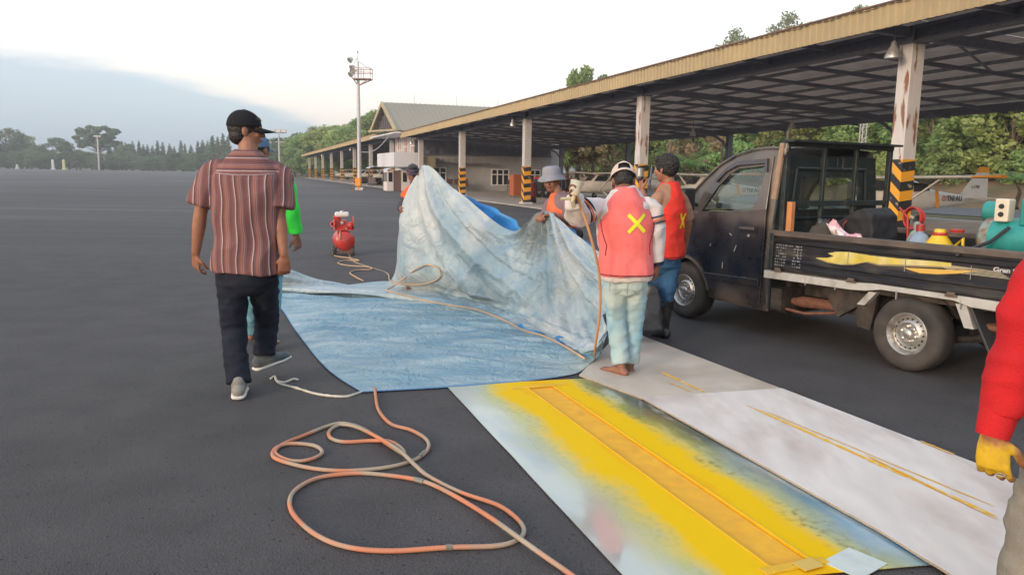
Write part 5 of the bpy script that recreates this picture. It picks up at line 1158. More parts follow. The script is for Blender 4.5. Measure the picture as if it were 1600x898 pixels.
# boards
bm_ = mat('board_white', (.66, .60, .56), .6, var=.10, var2=(.46, .37, .33), scale=3.2, thresh=(.50, .74), stretch=(1, .35, 1), detail=8, bump=.0015, bscale=20)
bm2 = mat('board_dirty', (.52, .45, .38), .6, var=.07, var2=(.38, .31, .25), scale=1.8, thresh=(.45, .68), detail=8, bump=.0015, bscale=20)
ym = mat('yellow_streak', (.76, .42, .03), .7, var2=(.66, .54, .34), scale=24, thresh=(.52, .66), spec=.2); edge = mat('board_edge', (.34, .29, .24), .8, var=.2)
def board(pix, z, th, label, m, streaks):
    P = [G(*p, z + th) for p in pix]; c = sum(P, Vector()) / len(P); t = thing('white_board', label, 'board', (c.x, c.y, 0)); Q = [p - c for p in P]
    out = irregular([Vector((q.x, q.y, 0)) for q in Q], 8)
    plate(out, [], z, z + th - .001, lambda u, v, w: Vector((u, v, w))).build('panel_core', edge, t); plate(out, [], z + th - .001, z + th, lambda u, v, w: Vector((u * .999, v * .999, w))).build('panel_face', m, t)
    for si, (a, b, w) in enumerate(streaks):
        A_ = G(*a, z + th) - c; B_ = G(*b, z + th) - c; d_ = (B_ - A_); L_ = d_.length; d_.normalize(); s_ = Vector((-d_.y, d_.x, 0)); mb = MB(); n = 36
        for i in range(n + 1):
            u = i / n; ww = w * (.55 + .9 * abs(mnoise.noise(Vector((u * 9, w * 90, 1))))) * min(1, u * 8 + .15, (1 - u) * 8 + .3); cc = A_.lerp(B_, u) + s_ * .006 * mnoise.noise(Vector((u * 4, 5, w * 50)))
            for k in (-1, 1): q = cc + s_ * k * ww; mb.v.append((q.x, q.y, z + th + .0015 + .0016 * si))
        for i in range(n): mb.f.append((2 * i, 2 * i + 2, 2 * i + 3, 2 * i + 1)); mb.mi.append(0)
        mb.build('paint_streak', ym, t)
    return t
board([(905, 585), (960, 527), (1003, 524), (1223, 607), (1002, 621)], .012, .012, 'short dirty white board that the man in jeans stands on', bm2, [((1033, 581), (1102, 613), .018), ((1045, 597), (1080, 612), .010)])
board([(1002, 620), (1222, 606), (1570, 740), (1655, 776), (1700, 960), (1590, 960), (1372, 826)], .016, .012, 'long white board streaked with two yellow paint lines beside the stencil sheet', bm_, [((1165, 632), (1556, 806), .021), ((1190, 640), (1556, 792), .007), ((1350, 710), (1560, 812), .010), ((1436, 689), (1492, 711), .010)])

# ================================================================== TARPAULIN
def gp(px, py, z=.012): return G(px, py, z)
net = [
 [gp(565, 612), gp(620, 609), gp(690, 605), gp(760, 600), gp(820, 595), gp(860, 590), gp(885, 586), gp(905, 581), gp(926, 565, .03)],
 [gp(508, 573), gp(575, 568), gp(650, 563), gp(730, 558), gp(800, 556), gp(850, 553), gp(885, 556), gp(915, 561, .03), gp(936, 552, .07)],
 [gp(461, 515), gp(545, 512), gp(625, 510), gp(710, 512), gp(785, 522), gp(840, 532), gp(880, 543), gp(918, 553, .06), gp(942, 540, .16)],
 [gp(435, 478), gp(530, 480), gp(615, 482), gp(690, 488), gp(760, 502), gp(825, 520), gp(874, 537), gp(920, 550, .09), gp(945, 530, .22)],
 [gp(395, 453, .012), gp(500, 459, .012), gp(600, 465, .012), gp(668, 473, .015), gp(743, 490, .02), gp(816, 512, .025), gp(871, 533, .03), gp(922, 547, .12), gp(948, 522, .25)],
 [gp(395, 449, .075), gp(500, 455, .08), gp(600, 461, .075), gp(668, 470, .05), gp(742, 488, .03), gp(815, 510, .03), gp(870, 532, .03), gp(922, 546, .13), gp(948, 520, .26)],
 [gp(415, 442, .12), gp(508, 450, .05), gp(606, 452, .03), gp(655, 452, .03), gp(735, 470, .05), gp(810, 492, .06), gp(866, 512, .08), gp(924, 528, .20), gp(950, 505, .32)],
 [PD(435, 432, 9.2), gp(514, 445, .06), gp(607, 446, .03), PD(636, 425, 9.35), PD(725, 442, 8.5), PD(805, 462, 7.8), PD(862, 478, 7.35), PD(920, 492, 6.8), PD(953, 485, 6.4)],
 [PD(445, 428, 9.3), gp(514, 442, .08), gp(608, 442, .03), PD(634, 385, 9.3), PD(718, 405, 8.6), PD(800, 430, 7.9), PD(857, 432, 7.45), PD(914, 450, 6.9), PD(956, 455, 6.5)],
 [PD(452, 424, 9.35), gp(514, 440, .09), gp(609, 440, .03), PD(636, 325, 9.3), PD(712, 350, 8.65), PD(798, 395, 8.0), PD(853, 380, 7.6), PD(908, 410, 7.0), PD(954, 430, 6.6)],
 [PD(455, 421, 9.4), gp(514, 439, .09), gp(610, 438, .02), PD(654, 268, 9.3), PD(712, 297, 8.75), PD(800, 361, 8.1), PD(851, 329, 7.8), PD(905, 370, 7.15), PD(948, 402, 6.7)],
]
def nz3(v): return mnoise.noise(Vector(v) + Vector((.37, .41, .53)))
def tarp():
    NU, NV = 260, 260; Nn = np.array([[tuple(p) for p in row] for row in net])
    R, Cc = Nn.shape[:2]
    def cm(P, t):   # P (n,..) catmull at t in [0,n-1]
        n = len(P); i = min(int(t), n - 2); f = t - i; a = P[max(i - 1, 0)]; b = P[i]; c = P[i + 1]; d = P[min(i + 2, n - 1)]
        k = .5; m0 = (c - a) * k; m1 = (d - b) * k
        return (2 * f**3 - 3 * f**2 + 1) * b + (f**3 - 2 * f**2 + f) * m0 + (-2 * f**3 + 3 * f**2) * c + (f**3 - f**2) * m1
    rows = np.array([[cm(Nn[:, c], (R - 1) * v / (NV - 1)) for c in range(Cc)] for v in range(NV)])
    S = np.array([[cm(rows[v], (Cc - 1) * u / (NU - 1)) for u in range(NU)] for v in range(NV)])
    du = np.gradient(S, axis=1); dv = np.gradient(S, axis=0); Nm = np.cross(du, dv); Nm /= np.linalg.norm(Nm, axis=2)[..., None] + 1e-9
    D = np.zeros((NV, NU))
    for v in range(NV):
        for u in range(NU):
            a = u / (NU - 1); b = v / (NV - 1); p = S[v, u]
            up_ = min(1, max(0, (b - .5) / .12)); flat = 1 - up_
            P = Vector(p)
            # flat part: long low wrinkles running across, slightly skewed
            q1 = nz3(Vector((P.x * .55 + 2, P.y * 3.6 + P.x * .9, 1))); q2 = nz3(Vector((P.x * 1.2, P.y * 9 + P.x * 1.5, 4)))
            q3 = nz3(P * 7)
            fl = (.040 * max(0, 1 - abs(q1) * 3.0) ** 2 + .022 * abs(q2) + .003 * q3 + .03 * max(0, nz3(Vector((P.x * 1.1, P.y * 1.6, 8))) ) )
            edge = min(1, a * 14, b * 10, (1 - a) * 14 + .3)
            # hanging part: gathers fanning from the two grips
            ang = math.atan2(b - 1.04, a - .36); ang2 = math.atan2(b - 1.04, a - .75)
            w1 = math.exp(-((a - .42) / .22) ** 2); w2 = math.exp(-((a - .8) / .2) ** 2)
            rg = lambda n_: max(0, 1 - abs(n_) * 3.2) ** 2
            g1 = nz3(Vector((ang * 4.2, b * .5, 2))) * w1 + nz3(Vector((ang2 * 4.5, b * .5, 7))) * w2; rr_ = rg(nz3(Vector((ang * 3.2 + 5, b * .8, 12)))) * w1 + rg(nz3(Vector((ang2 * 3.6, b * .8, 17)))) * w2
            g2 = nz3(Vector((ang * 11, b * 1.2, 3))) * w1 + nz3(Vector((ang2 * 12, b * 1.2, 9))) * w2
            g3 = nz3(Vector((P.x * 3, P.y * 3, P.z * 4))); g4 = nz3(Vector((P.x * 11, P.y * 11, P.z * 12))); g5 = nz3(Vector((P.x * 28, P.y * 28, P.z * 28)))
            cr = max(0, 1 - abs(g3) * 3.2) ** 1.5
            hg = .24 * g1 + .05 * g2 + .05 * rr_ + .022 * cr + .008 * g4 + .003 * g5
            # slumped folds where the curtain meets the ground
            sl_ = math.exp(-((b - .58) / .07) ** 2) * min(1, max(0, (a - .30) * 6)); sl_ *= 1 - .65 * min(1, max(0, (a - .72) * 8)); hg += sl_ * (.12 * nz3(Vector((a * 9, b * 14, 5))) + .06 * abs(nz3(Vector((a * 22, b * 20, 6)))))
            D[v, u] = (fl * edge) * flat + hg * up_ * min(1, (1 - b) * 10 + .25) * (min(1, max(0, (a - .30) / .14)) * .94 + .06)
    sg = np.sign(Nm[20, 130, 2]); S = S + Nm * sg * D[..., None]
    S[..., 2] = np.maximum(S[..., 2], .009 + .003 * (D > 0))
    return S, NU, NV
TS, NU, NV = tarp()
def tarpmat():
    m = bpy.data.materials.new('tarpaulin_silver_blue'); m.use_nodes = True; t = m.node_tree; b = t.nodes['Principled BSDF']
    at = N(t, 'ShaderNodeAttribute'); at.attribute_name = 'uvt'; s = N(t, 'ShaderNodeSeparateXYZ'); t.links.new(at.outputs['Vector'], s.inputs[0])
    g = N(t, 'ShaderNodeTexCoord'); O = g.outputs['Object']
    def nz(sc, st=(1, 1, 1), det=7, rough=.6, vec=None):
        mp = N(t, 'ShaderNodeMapping'); mp.inputs['Scale'].default_value = st; t.links.new(vec or O, mp.inputs[0]); n = N(t, 'ShaderNodeTexNoise'); n.inputs['Scale'].default_value = sc; n.inputs['Detail'].default_value = det; n.inputs['Roughness'].default_value = rough; t.links.new(mp.outputs[0], n.inputs['Vector']); return n.outputs[0]
    U, V = s.outputs[0], s.outputs[1]
    n1 = nz(.8); n2 = nz(4, (.5, 1.6, 1)); n3 = nz(30, det=4); nst = nz(6, (1.6, .5, 1), vec=at.outputs['Vector'])
    blue = mixc(t, mrange(t, n2, .35, .65), (.12, .25, .35), (.20, .33, .40)); silver = mixc(t, mrange(t, n2, .35, .65), (.36, .42, .46), (.45, .49, .50))
    upf = mrange(t, V, .40, .56)                                     # worn silver film survives on the part held up
    patch = mrange(t, mth(t, 'ADD', mth(t, 'MULTIPLY', n1, .65), mth(t, 'MULTIPLY', nst, .35)), .47, .56)
    f = mth(t, 'ADD', mth(t, 'MULTIPLY', upf, mth(t, 'SUBTRACT', 1.0, mth(t, 'MULTIPLY', patch, .62))), mth(t, 'MULTIPLY', mth(t, 'SUBTRACT', 1.0, upf), mrange(t, n2, .45, .7, .05, .5)), clamp=True)
    f = mth(t, 'MAXIMUM', f, mth(t, 'MULTIPLY', mrange(t, U, .93, .99), .5))
    c = mixc(t, f, blue, silver)
    spots = mth(t, 'MULTIPLY', mrange(t, n3, .66, .72), .35); c = mixc(t, spots, c, (.22, .24, .24))
    # dark patch where it is gripped
    gx = mth(t, 'POWER', mth(t, 'MULTIPLY', mth(t, 'SUBTRACT', U, .70), 14), 2); gy = mth(t, 'POWER', mth(t, 'MULTIPLY', mth(t, 'SUBTRACT', V, 1.0), 7), 2)
    gg = mrange(t, mth(t, 'ADD', mth(t, 'ADD', gx, gy), mth(t, 'MULTIPLY', n1, 1.2)), 1.9, .9); c = mixc(t, mth(t, 'MULTIPLY', gg, .88), c, (.09, .11, .11))
    hem = mth(t, 'MAXIMUM', mrange(t, V, .008, .003), mrange(t, U, .006, .002)); c = mixc(t, hem, c, (.06, .18, .38))
    pf_ = mth(t, 'MULTIPLY', mrange(t, V, .13, .03), mrange(t, U, .45, .9)); c = mixc(t, mth(t, 'MULTIPLY', pf_, .45), c, (.55, .55, .40))
    t.links.new(c, b.inputs['Base Color']); b.inputs['Roughness'].default_value = .42; b.inputs['Specular IOR Level'].default_value = .5
    n5 = nz(16, det=8); wv = N(t, 'ShaderNodeBump'); wv.inputs['Distance'].default_value = .010; wv.inputs['Strength'].default_value = .8
    hh = mth(t, 'MULTIPLY', n5, .5)
    for sc_, am in ((4.5, 3.0), (11, 1.6)):      # crumpled plastic facets
        vo = N(t, 'ShaderNodeTexVoronoi'); vo.feature = 'DISTANCE_TO_EDGE'; vo.inputs['Scale'].default_value = sc_
        wp = N(t, 'ShaderNodeVectorMath'); wp.operation = 'ADD'; nn_ = N(t, 'ShaderNodeTexNoise'); nn_.inputs['Scale'].default_value = 2.5; t.links.new(O, nn_.inputs['Vector']); t.links.new(nn_.outputs[1], wp.inputs[0]); t.links.new(O, wp.inputs[1]); t.links.new(wp.outputs[0], vo.inputs['Vector'])
        hh = mth(t, 'ADD', hh, mth(t, 'MULTIPLY', mth(t, 'MINIMUM', vo.outputs[0], .22), am))
    t.links.new(hh, wv.inputs['Height']); t.links.new(wv.outputs[0], b.inputs['Normal'])
    return m
TM = tarpmat(); tblue = mat('tarpaulin_blue_side', (.03, .22, .60), .45, var=.1, var2=(.05, .28, .62), scale=3, bump=.006, bscale=12)
tp = thing('tarpaulin', 'large crumpled silver blue tarpaulin spread on asphalt, far edge held up by men', 'tarpaulin', (0, 0, 0))
me = bpy.data.meshes.new('sheet'); V_ = TS.reshape(-1, 3)
F_ = []
for v in range(NV - 1):
    for u in range(NU - 1): a = v * NU + u; F_.append((a, a + 1, a + NU + 1, a + NU))
me.from_pydata([tuple(p) for p in V_], [], F_); me.materials.append(TM); me.materials.append(tblue)
at = me.attributes.new('uvt', 'FLOAT_VECTOR', 'POINT'); uv = np.zeros((NU * NV, 3), np.float32); uv[:, 0] = np.tile(np.arange(NU) / (NU - 1), NV); uv[:, 1] = np.repeat(np.arange(NV) / (NV - 1), NU); at.data.foreach_set('vector', uv.ravel())
o = link('sheet', me, tp, smooth='all'); md = o.modifiers.new('thickness', 'SOLIDIFY'); md.thickness = .003; md.material_offset = 1; md.offset = -1 if me.polygons[NU * 20 + 100].normal.z > 0 else 1; md.material_offset_rim = 0
def flapstrip(topl, depth, name):
    T = catmull([tuple(p) for p in topl], 8); mb = MB(); n = 7
    for i, p in enumerate(T):
        for j in range(n): u = j / (n - 1); mb.v.append((p[0] + .02 * math.sin(i * .7 + j), p[1] - .16 * u * u + .03 * math.sin(i * .5 + j * .8), p[2] - depth * u))
    for i in range(len(T) - 1):
        for j in range(n - 1): a = i * n + j; mb.f.append((a, a + 1, a + n + 1, a + n)); mb.mi.append(0)
    o = mb.build(name, tblue, tp, smooth='all'); md = o.modifiers.new('thickness', 'SOLIDIFY'); md.thickness = .003
flapstrip([PD(690, 283, 9.2), PD(722, 303, 9.0), PD(755, 318, 8.85), PD(785, 332, 8.65), PD(810, 350, 8.45), PD(822, 366, 8.3)], .30, 'blue_underside_flap')
flapstrip([PD(862, 336, 7.95), PD(885, 352, 7.75), PD(908, 371, 7.55), PD(930, 390, 7.35), PD(955, 412, 7.1)], .34, 'blue_underside_flap')
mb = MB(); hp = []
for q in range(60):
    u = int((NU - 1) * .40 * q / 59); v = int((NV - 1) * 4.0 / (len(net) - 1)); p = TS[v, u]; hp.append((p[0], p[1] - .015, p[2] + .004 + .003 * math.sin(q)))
mb.tube(hp, .007, 6); mb.build('fold_shadow_strip', mat('fold_shadow_dark', (.03, .04, .05), .8), tp, smooth='all')  # dark tube added as the shadow line beneath the fold
mb = MB(); mb.tube([G(726, 552, .03), G(723, 551, .035), G(720, 552, .028)], .008, 6); mb.build('torn_scrap', blackp, tp)
# cord tied to the near corner
cord = mat('frayed_cord', (.50, .48, .42), .85, var=.15)
def ground_tube(pts, r, name, m, label, cat, z0=None, seg=6, props=None, lift=.003):
    P = [G(p[0], p[1], (p[2] if len(p) > 2 else r + .002)) for p in pts]; C_ = catmull([tuple(p) for p in P], seg); mb = MB(); mb.tube(C_, r, 8); o = mb.build(name, m, None, smooth='all'); return tag(o, label, cat)
t = thing('frayed_cord', 'pale frayed cord tied to the near left corner of the tarpaulin', 'cord')
for nm, pts in (('cord', [(423, 591), (429, 588), (432, 594), (440, 600), (464, 606), (490, 614), (515, 618), (541, 619), (556, 615), (567, 611)]), ('cord_end', [(433, 595), (445, 597), (458, 592), (466, 593)])):
    C_ = catmull([tuple(G(*p, .008)) for p in pts], 6); mb = MB(); mb.tube([(p[0], p[1], p[2]) for p in C_], [.009 + .004 * mnoise.noise(Vector((i * .9, 0, 0))) for i in range(len(C_))], 6); mb.build(nm, cord, t, smooth='all')
# ================================================================== HOSES
def hosemat(nm, a, b, sc=3):
    m = mat(nm, a, .7, var2=b, scale=sc, thresh=(.45, .56), var=.1, bump=.001, bscale=80); return m
hs1 = hosemat('paint_stained_hose', (.52, .20, .11), (.36, .29, .22), 2.6); hs2 = hosemat('tan_hose', (.50, .33, .20), (.40, .28, .18), 2)
main = [(586, 606), (587, 618), (592, 641), (611, 662), (641, 671), (664, 684), (670, 697), (660, 711), (637, 722), (596, 731), (539, 735), (487, 731), (441, 720), (426, 711), (432, 699), (456, 692.5), (490, 695.5), (503.5, 705), (494, 714), (471.5, 720), (449, 718), (430, 707), (441, 694), (475, 680), (513, 665), (535.5, 661), (562, 667), (588, 682), (611, 697), (631.5, 709, .03), (626, 699, .034), (608, 689, .03), (581, 688), (539, 690), (517, 684), (515, 673), (532, 663.5), (558, 667, .03), (596, 686, .034), (626, 705, .036), (648.5, 726, .03), (671, 744.5), (720, 769), (776.5, 788), (806.6, 808.5), (818.7, 827), (810, 842), (776.5, 852), (701, 854.5), (611, 860), (543, 854), (494, 835), (460, 805), (452.7, 782), (464, 763), (498, 746), (550.6, 739), (596, 741), (656, 750), (701, 769), (761.5, 805, .02), (814, 842, .034), (852, 869, .02), (889.5, 895), (925, 922), (990, 975)]
hose_ = ground_tube(main, .0105, 'spray_hose', hs1, 'long orange stained hose looped on the asphalt in the foreground', 'hose')
for (pa, pb) in (((664, 706), (655, 714)), ((648, 748.5), (662, 752)), ((697, 854.6), (706, 854.2))):
    mb = MB(); mb.tube([G(*pa, .013), G(*pb, .013)], .0135, 10); mb.build('hose_coupling', mat('coupling_grey', (.20, .19, .17), .5, .3, var=.2), hose_)
# ================================================================== RED COMPRESSOR
cp = G(537, 398); t = thing('portable_compressor', 'red portable air compressor with white fuel tank on small wheels on the open apron', 'compressor', cp, R_(12))
rd = mat('compressor_red', (.50, .035, .03), .35, var=.12, var2=(.42, .05, .04), scale=6)
mb = MB(); mb.lathe([(0, -.30), (.10, -.285), (.165, -.24), (.178, -.18), (.178, .18), (.165, .24), (.10, .285), (0, .30)], (0, .05, .26), (-.15, 1, 0), 28); mb.build('tank', rd, t, smooth=True)
mb = MB(); mb.box((0, .05, .455), (.34, .42, .02)); mb.box((-.07, .0, .47), (.18, .2, .02)); mb.build('base_plate', rd, t)
mb = MB(); mb.box((-.04, 0, .55), (.17, .2, .14)); mb.lathe([(.03, 0), (.06, .01), (.06, .12), (.03, .13)], (-.10, -.04, .56), (0, 0, 1), 16); mb.lathe([(.04, 0), (.07, .01), (.07, .1), (.04, .12)], (.06, -.05, .52), (.9, -.2, .1), 16)
for k in range(5): mb.box((-.10, -.04, .585 + k * .022), (.15, .15, .008))
for k in range(4): mb.lathe([(.0, 0), (.075, 0), (.075, .008), (0, .008)], (.07 + k * .025, -.055, .525), (.9, -.2, .1), 16)
mb.build('engine', rd, t, smooth=True, bevel=.006)
mb = MB(); mb.lathe([(.105, -.012), (.12, -.012), (.12, .012), (.105, .012), (.105, -.012)], (.175, 0, .57), (1, 0, 0), 24); mb.bar((.175, -.11, .57), (.175, .11, .57), .02); mb.bar((.175, 0, .46), (.175, 0, .68), .02); mb.build('flywheel', rd, t, smooth=True)
mb = MB(); mb.tube([(-.14, -.1, .47), (-.15, -.1, .62), (-.14, -.05, .70)], .02, 8); mb.lathe([(.03, 0), (.05, 0), (.05, .06), (.03, .06)], (-.15, -.11, .56), (-.6, -1, 0), 14); mb.build('belt_guard', rd, t, smooth=True)
mb = MB(); mb.box((-.02, .02, .72), (.25, .2, .085)); mb.build('fuel_tank', mat('tank_white', (.66, .62, .60), .35, var=.05), t, bevel=.028)
mb = MB(); mb.lathe([(.035, 0), (.035, .02), (0, .025)], (-.02, .02, .762), n=14); mb.lathe([(0, .012), (.028, .01), (.03, 0)], (-.02, -.125, .58), (0, -1, 0), 14); mb.build('cap_and_gauge', alu, t)
mb = MB()
for x in (-.14, .14): mb.bar((x, -.18, .06), (x * .9, -.14, .2), .03)
mb.bar((-.14, -.18, .07), (.14, -.18, .07), .03); mb.bar((-.15, .25, .09), (-.14, .25, .2), .03); mb.bar((.15, .25, .09), (.14, .25, .2), .03); mb.build('frame', rustm, t)
for x, y in ((-.165, -.17), (.165, -.17), (-.17, .25), (.17, .25)): mb = MB(); mb.lathe([(.02, -.02), (.06, -.022), (.075, -.012), (.075, .012), (.06, .022), (.02, .02)], (x, y, .075), (1, 0, 0), 16); mb.build('wheel', rubber, t, smooth=True)
# hose from the compressor, over the tarpaulin, up to the spray can
def tarp_z(p):
    d = np.hypot(TS[..., 0] - p[0], TS[..., 1] - p[1]); i = np.unravel_index(np.argmin(d), d.shape); return TS[i][2] if d[i] < .06 else 0
def mixed(pts, r, name, m, label):
    P = []
    for q in pts:
        if len(q) == 3: P.append(tuple(PD(*q)))
        else:
            g = G(*q, .012); P.append(tuple(g))
    C_ = catmull(P, 8); mb = MB(); mb.tube(C_, r, 8); return tag(mb.build(name, m, None, smooth='all'), label, 'hose')
def on_tarp(px, py):   # nearest visible tarp point along the bearing, lifted a little
    D_ = TS.reshape(-1, 3) - CAMP; r = ray(px, py); w = D_ @ FWD; x = 800 + F * (D_ @ RT) / w; y = 449 - F * (D_ @ UP) / w
    e = (x - px) ** 2 + (y - py) ** 2; c = np.where(e < 16)[0]
    if len(c) == 0: c = np.array([np.argmin(e)])
    k = c[np.argmin(w[c])]; return Vector(CAMP + r * (w[k] / (r @ FWD))) + Vector((0, -.02, .012))
def T3(l): return [tuple(p) if isinstance(p, Vector) else p for p in l]
P = [cp + Vector((-.02, -.14, .46)), cp + Vector((.0, -.25, .30)), G(543, 392, .03), G(552, 408), G(580, 418), G(605, 427), on_tarp(612, 441), on_tarp(650, 446), on_tarp(676, 441), on_tarp(688, 432), on_tarp(684, 420), on_tarp(668, 415), on_tarp(650, 422), on_tarp(630, 437), on_tarp(612, 450), on_tarp(606, 455), on_tarp(640, 464), on_tarp(665, 471), on_tarp(705, 478), on_tarp(745, 485), on_tarp(785, 500), on_tarp(820, 518), on_tarp(850, 526), on_tarp(880, 541), on_tarp(900, 553), on_tarp(914, 562)]
C_ = catmull(T3(P), 8); mb = MB(); mb.tube(C_, .009, 8); tag(mb.build('air_hose', hs2, None, smooth='all'), 'tan air hose running from the red compressor across the tarpaulin', 'hose')
P = [cp + Vector((-.1, -.2, .12)), G(522, 393), G(522, 400), G(545, 404), G(561, 408), G(540, 408), G(528, 412), G(545, 416), G(575, 418), G(580, 422), G(560, 423), G(547, 427), G(556, 434), G(568, 440)]
P = [Vector((p[0], p[1], max(p[2], .011))) for p in P]
C_ = catmull(T3(P), 8); mb = MB(); mb.tube(C_, .010, 8); tag(mb.build('air_hose', hs2, None, smooth='all'), 'second tan hose folded back and forth in front of the red compressor', 'hose')
# steep hose rising to the spray can held by the man in the white shirt
P = [G(929, 556, .10), PD(931, 535, 5.6), PD(936, 500, 5.45), PD(938, 460, 5.4), PD(935, 420, 5.35), PD(927, 385, 5.3), PD(917, 350, 5.3), PD(906, 318, 5.3), PD(900, 305, 5.28)]
C_ = catmull(T3(P), 8); mb = MB(); mb.tube(C_, .0095, 8); tag(mb.build('spray_gun_hose', hosemat('orange_hose', (.52, .24, .09), (.44, .24, .13)), None, smooth='all'), 'orange hose hanging from the spray cup held by the man in the white shirt', 'hose')
t = thing('spray_cup', 'pale paint spray cup raised in the left hand of the man in the white shirt', 'spray gun', PD(897, 303, 5.25))
mb = MB(); mb.lathe([(.0, -.01), (.034, -.01), (.037, .0), (.044, .075), (.048, .085), (.046, .09), (.042, .085), (.0, .08)], (0, 0, .0), (.25, .1, 1), 20); mb.build('cup', mat('cup_grey_green', (.48, .50, .44), .5, var=.12, var2=(.55, .50, .40), scale=14), t, smooth=True)
mb = MB(); mb.tube([(0, 0, -.01), (-.01, -.02, -.05), (.0, .0, -.09)], .014, 8); mb.tube([(0, 0, -.03), (-.09, -.02, -.035)], .011, 8); mb.build('gun_body', mat('gun_yellowed', (.55, .48, .30), .5, .3, var=.2), t, smooth=True)
# ================================================================== PEOPLE
def frame(t, side):
    t = t.normalized(); s = Vector(side); s = s - t * s.dot(t)
    if s.length < 1e-5: s = t.orthogonal()
    s.normalize(); return s, t.cross(s)
def loft(mb, pts, radii, side=(1, 0, 0), n=16, power=1.0, round_end=True):
    """pts centre line, radii (along side, along the third axis) per point; closed with domed ends"""
    pts = [Vector(p) for p in pts]; m = len(pts); rings = []
    rad = [(r, r) if not hasattr(r, '__len__') else r for r in radii]; T = []
    for i in range(m):
        t = pts[min(i + 1, m - 1)] - pts[max(i - 1, 0)]; T.append(t.normalized())
    seq = []
    if round_end:
        for k in (0.35, .75): seq.append((pts[0] - T[0] * min(rad[0]) * math.cos(math.asin(k)) * .7, T[0], (rad[0][0] * k, rad[0][1] * k), 0))
    for i in range(m): seq.append((pts[i], T[i], rad[i], i))
    if round_end:
        for k in (.75, 0.35): seq.append((pts[-1] + T[-1] * min(rad[-1]) * math.cos(math.asin(k)) * .7, T[-1], (rad[-1][0] * k, rad[-1][1] * k), m - 1))
    V = []; S = [side] * m if not (hasattr(side, '__len__') and hasattr(side[0], '__len__')) else side
    for c, t, (ra, rb), i in seq:
        s, q = frame(t, S[i])
        for k in range(n):
            a = 2 * math.pi * k / n; ca, sa = math.cos(a), math.sin(a)
            V.append(c + s * (ra * abs(ca) ** power * (1 if ca > 0 else -1)) + q * (rb * abs(sa) ** power * (1 if sa > 0 else -1)))
    Fc = []
    for i in range(len(seq) - 1):
        for k in range(n): Fc.append((i * n + k, i * n + (k + 1) % n, (i + 1) * n + (k + 1) % n, (i + 1) * n + k))
    Fc += [tuple(range(n))[::-1], tuple(range((len(seq) - 1) * n, len(seq) * n))]
    mb.add(V, Fc)
def limb(mb, pts, radii, side=(1, 0, 0), n=14):
    C_ = catmull([tuple(p) for p in pts], 4)
    rr = [(r, r) if not hasattr(r, '__len__') else r for r in radii]; Rr = []
    for i in range(len(pts) - 1):
        for k in range(4): u = k / 4; Rr.append(tuple(rr[i][j] * (1 - u) + rr[i + 1][j] * u for j in (0, 1)))
    Rr.append(rr[-1]); loft(mb, [Vector(c) for c in C_], Rr, side, n)
def ellipsoid(mb, c, r, M=None, n=16, m=10):
    V = []; M = M or Matrix.Identity(3)
    for i in range(1, m):
        a = math.pi * i / m
        for k in range(n): b = 2 * math.pi * k / n; V.append(Vector(c) + M @ Vector((r[0] * math.sin(a) * math.cos(b), r[1] * math.sin(a) * math.sin(b), r[2] * math.cos(a))))
    Fc = [];
    for i in range(m - 2):
        for k in range(n): Fc.append((i * n + k, i * n + (k + 1) % n, (i + 1) * n + (k + 1) % n, (i + 1) * n + k))
    tp_ = len(V); V += [Vector(c) + M @ Vector((0, 0, r[2])), Vector(c) - M @ Vector((0, 0, r[2]))]
    for k in range(n): Fc.append((k, (k + 1) % n, tp_)); Fc.append(((m - 2) * n + (k + 1) % n, (m - 2) * n + k, tp_ + 1))
    mb.add(V, Fc)
def hand(mb, wrist, d, palmn, s=1.0, curl=.5, thumb=1, spread=1.0, s_=1.0):
    """wrist point, direction d of the fingers, palm normal (curl goes toward it), thumb=+1/-1 side"""
    d = Vector(d).normalized(); pn = Vector(palmn); pn = (pn - d * pn.dot(d)).normalized(); sd = d.cross(pn) * thumb; k = s * s_
    W_ = Vector(wrist)
    loft(mb, [W_ - d * .03 * k, W_, W_ + d * .035 * k, W_ + d * .075 * k, W_ + d * .09 * k], [(.027 * k, .021 * k), (.027 * k, .020 * k), (.036 * k, .019 * k), (.040 * k, .014 * k), (.036 * k, .011 * k)], sd, 12)
    for i, (off, L_) in enumerate(((.029, .070), (.010, .078), (-.010, .073), (-.028, .058))):
        b = W_ + d * .085 * k + sd * off * k; a = 0; pts = [b - d * .01 * k, b]; dd = d + sd * off * 2.5 * spread; dd.normalize(); cu = curl * (1 + .13 * i)
        for sl in (.42, .32, .26): a += cu * (1.0 if sl > .4 else 1.15); b = b + (dd * math.cos(a) + pn * math.sin(a)) * L_ * sl * k; pts.append(b)
        loft(mb, pts, [.0098 * k, .0098 * k, .0092 * k, .0085 * k, .0070 * k], sd, 8)
    b = W_ + d * .025 * k + sd * .022 * k; t1 = (sd * .75 + d * .6 + pn * .35).normalized(); t2 = (sd * .25 + d * .9 + pn * .5).normalized(); p1 = b + t1 * .036 * k; p2 = p1 + t2 * .03 * k; p3 = p2 + (t2 + pn * .3).normalized() * .024 * k
    loft(mb, [b - t1 * .01, b, p1, p2, p3], [.014 * k, .014 * k, .0115 * k, .0105 * k, .008 * k], pn, 8)
SKIN = mat('skin', (.33, .155, .095), .5, var=.14, var2=(.25, .10, .06), scale=9, bump=.0012, bscale=220)
SKIN2 = mat('skin_dark', (.27, .12, .075), .5, var=.14, var2=(.19, .08, .05), scale=9, bump=.0012, bscale=220)
HAIR = mat('black_hair', (.012, .010, .010), .6, var=.2, bump=.006, bscale=90)
EYEW = mat('eye_white', (.6, .58, .55), .3); EYEB = mat('eye_dark', (.01, .008, .008), .2); LIP = mat('lip', (.20, .07, .05), .5)
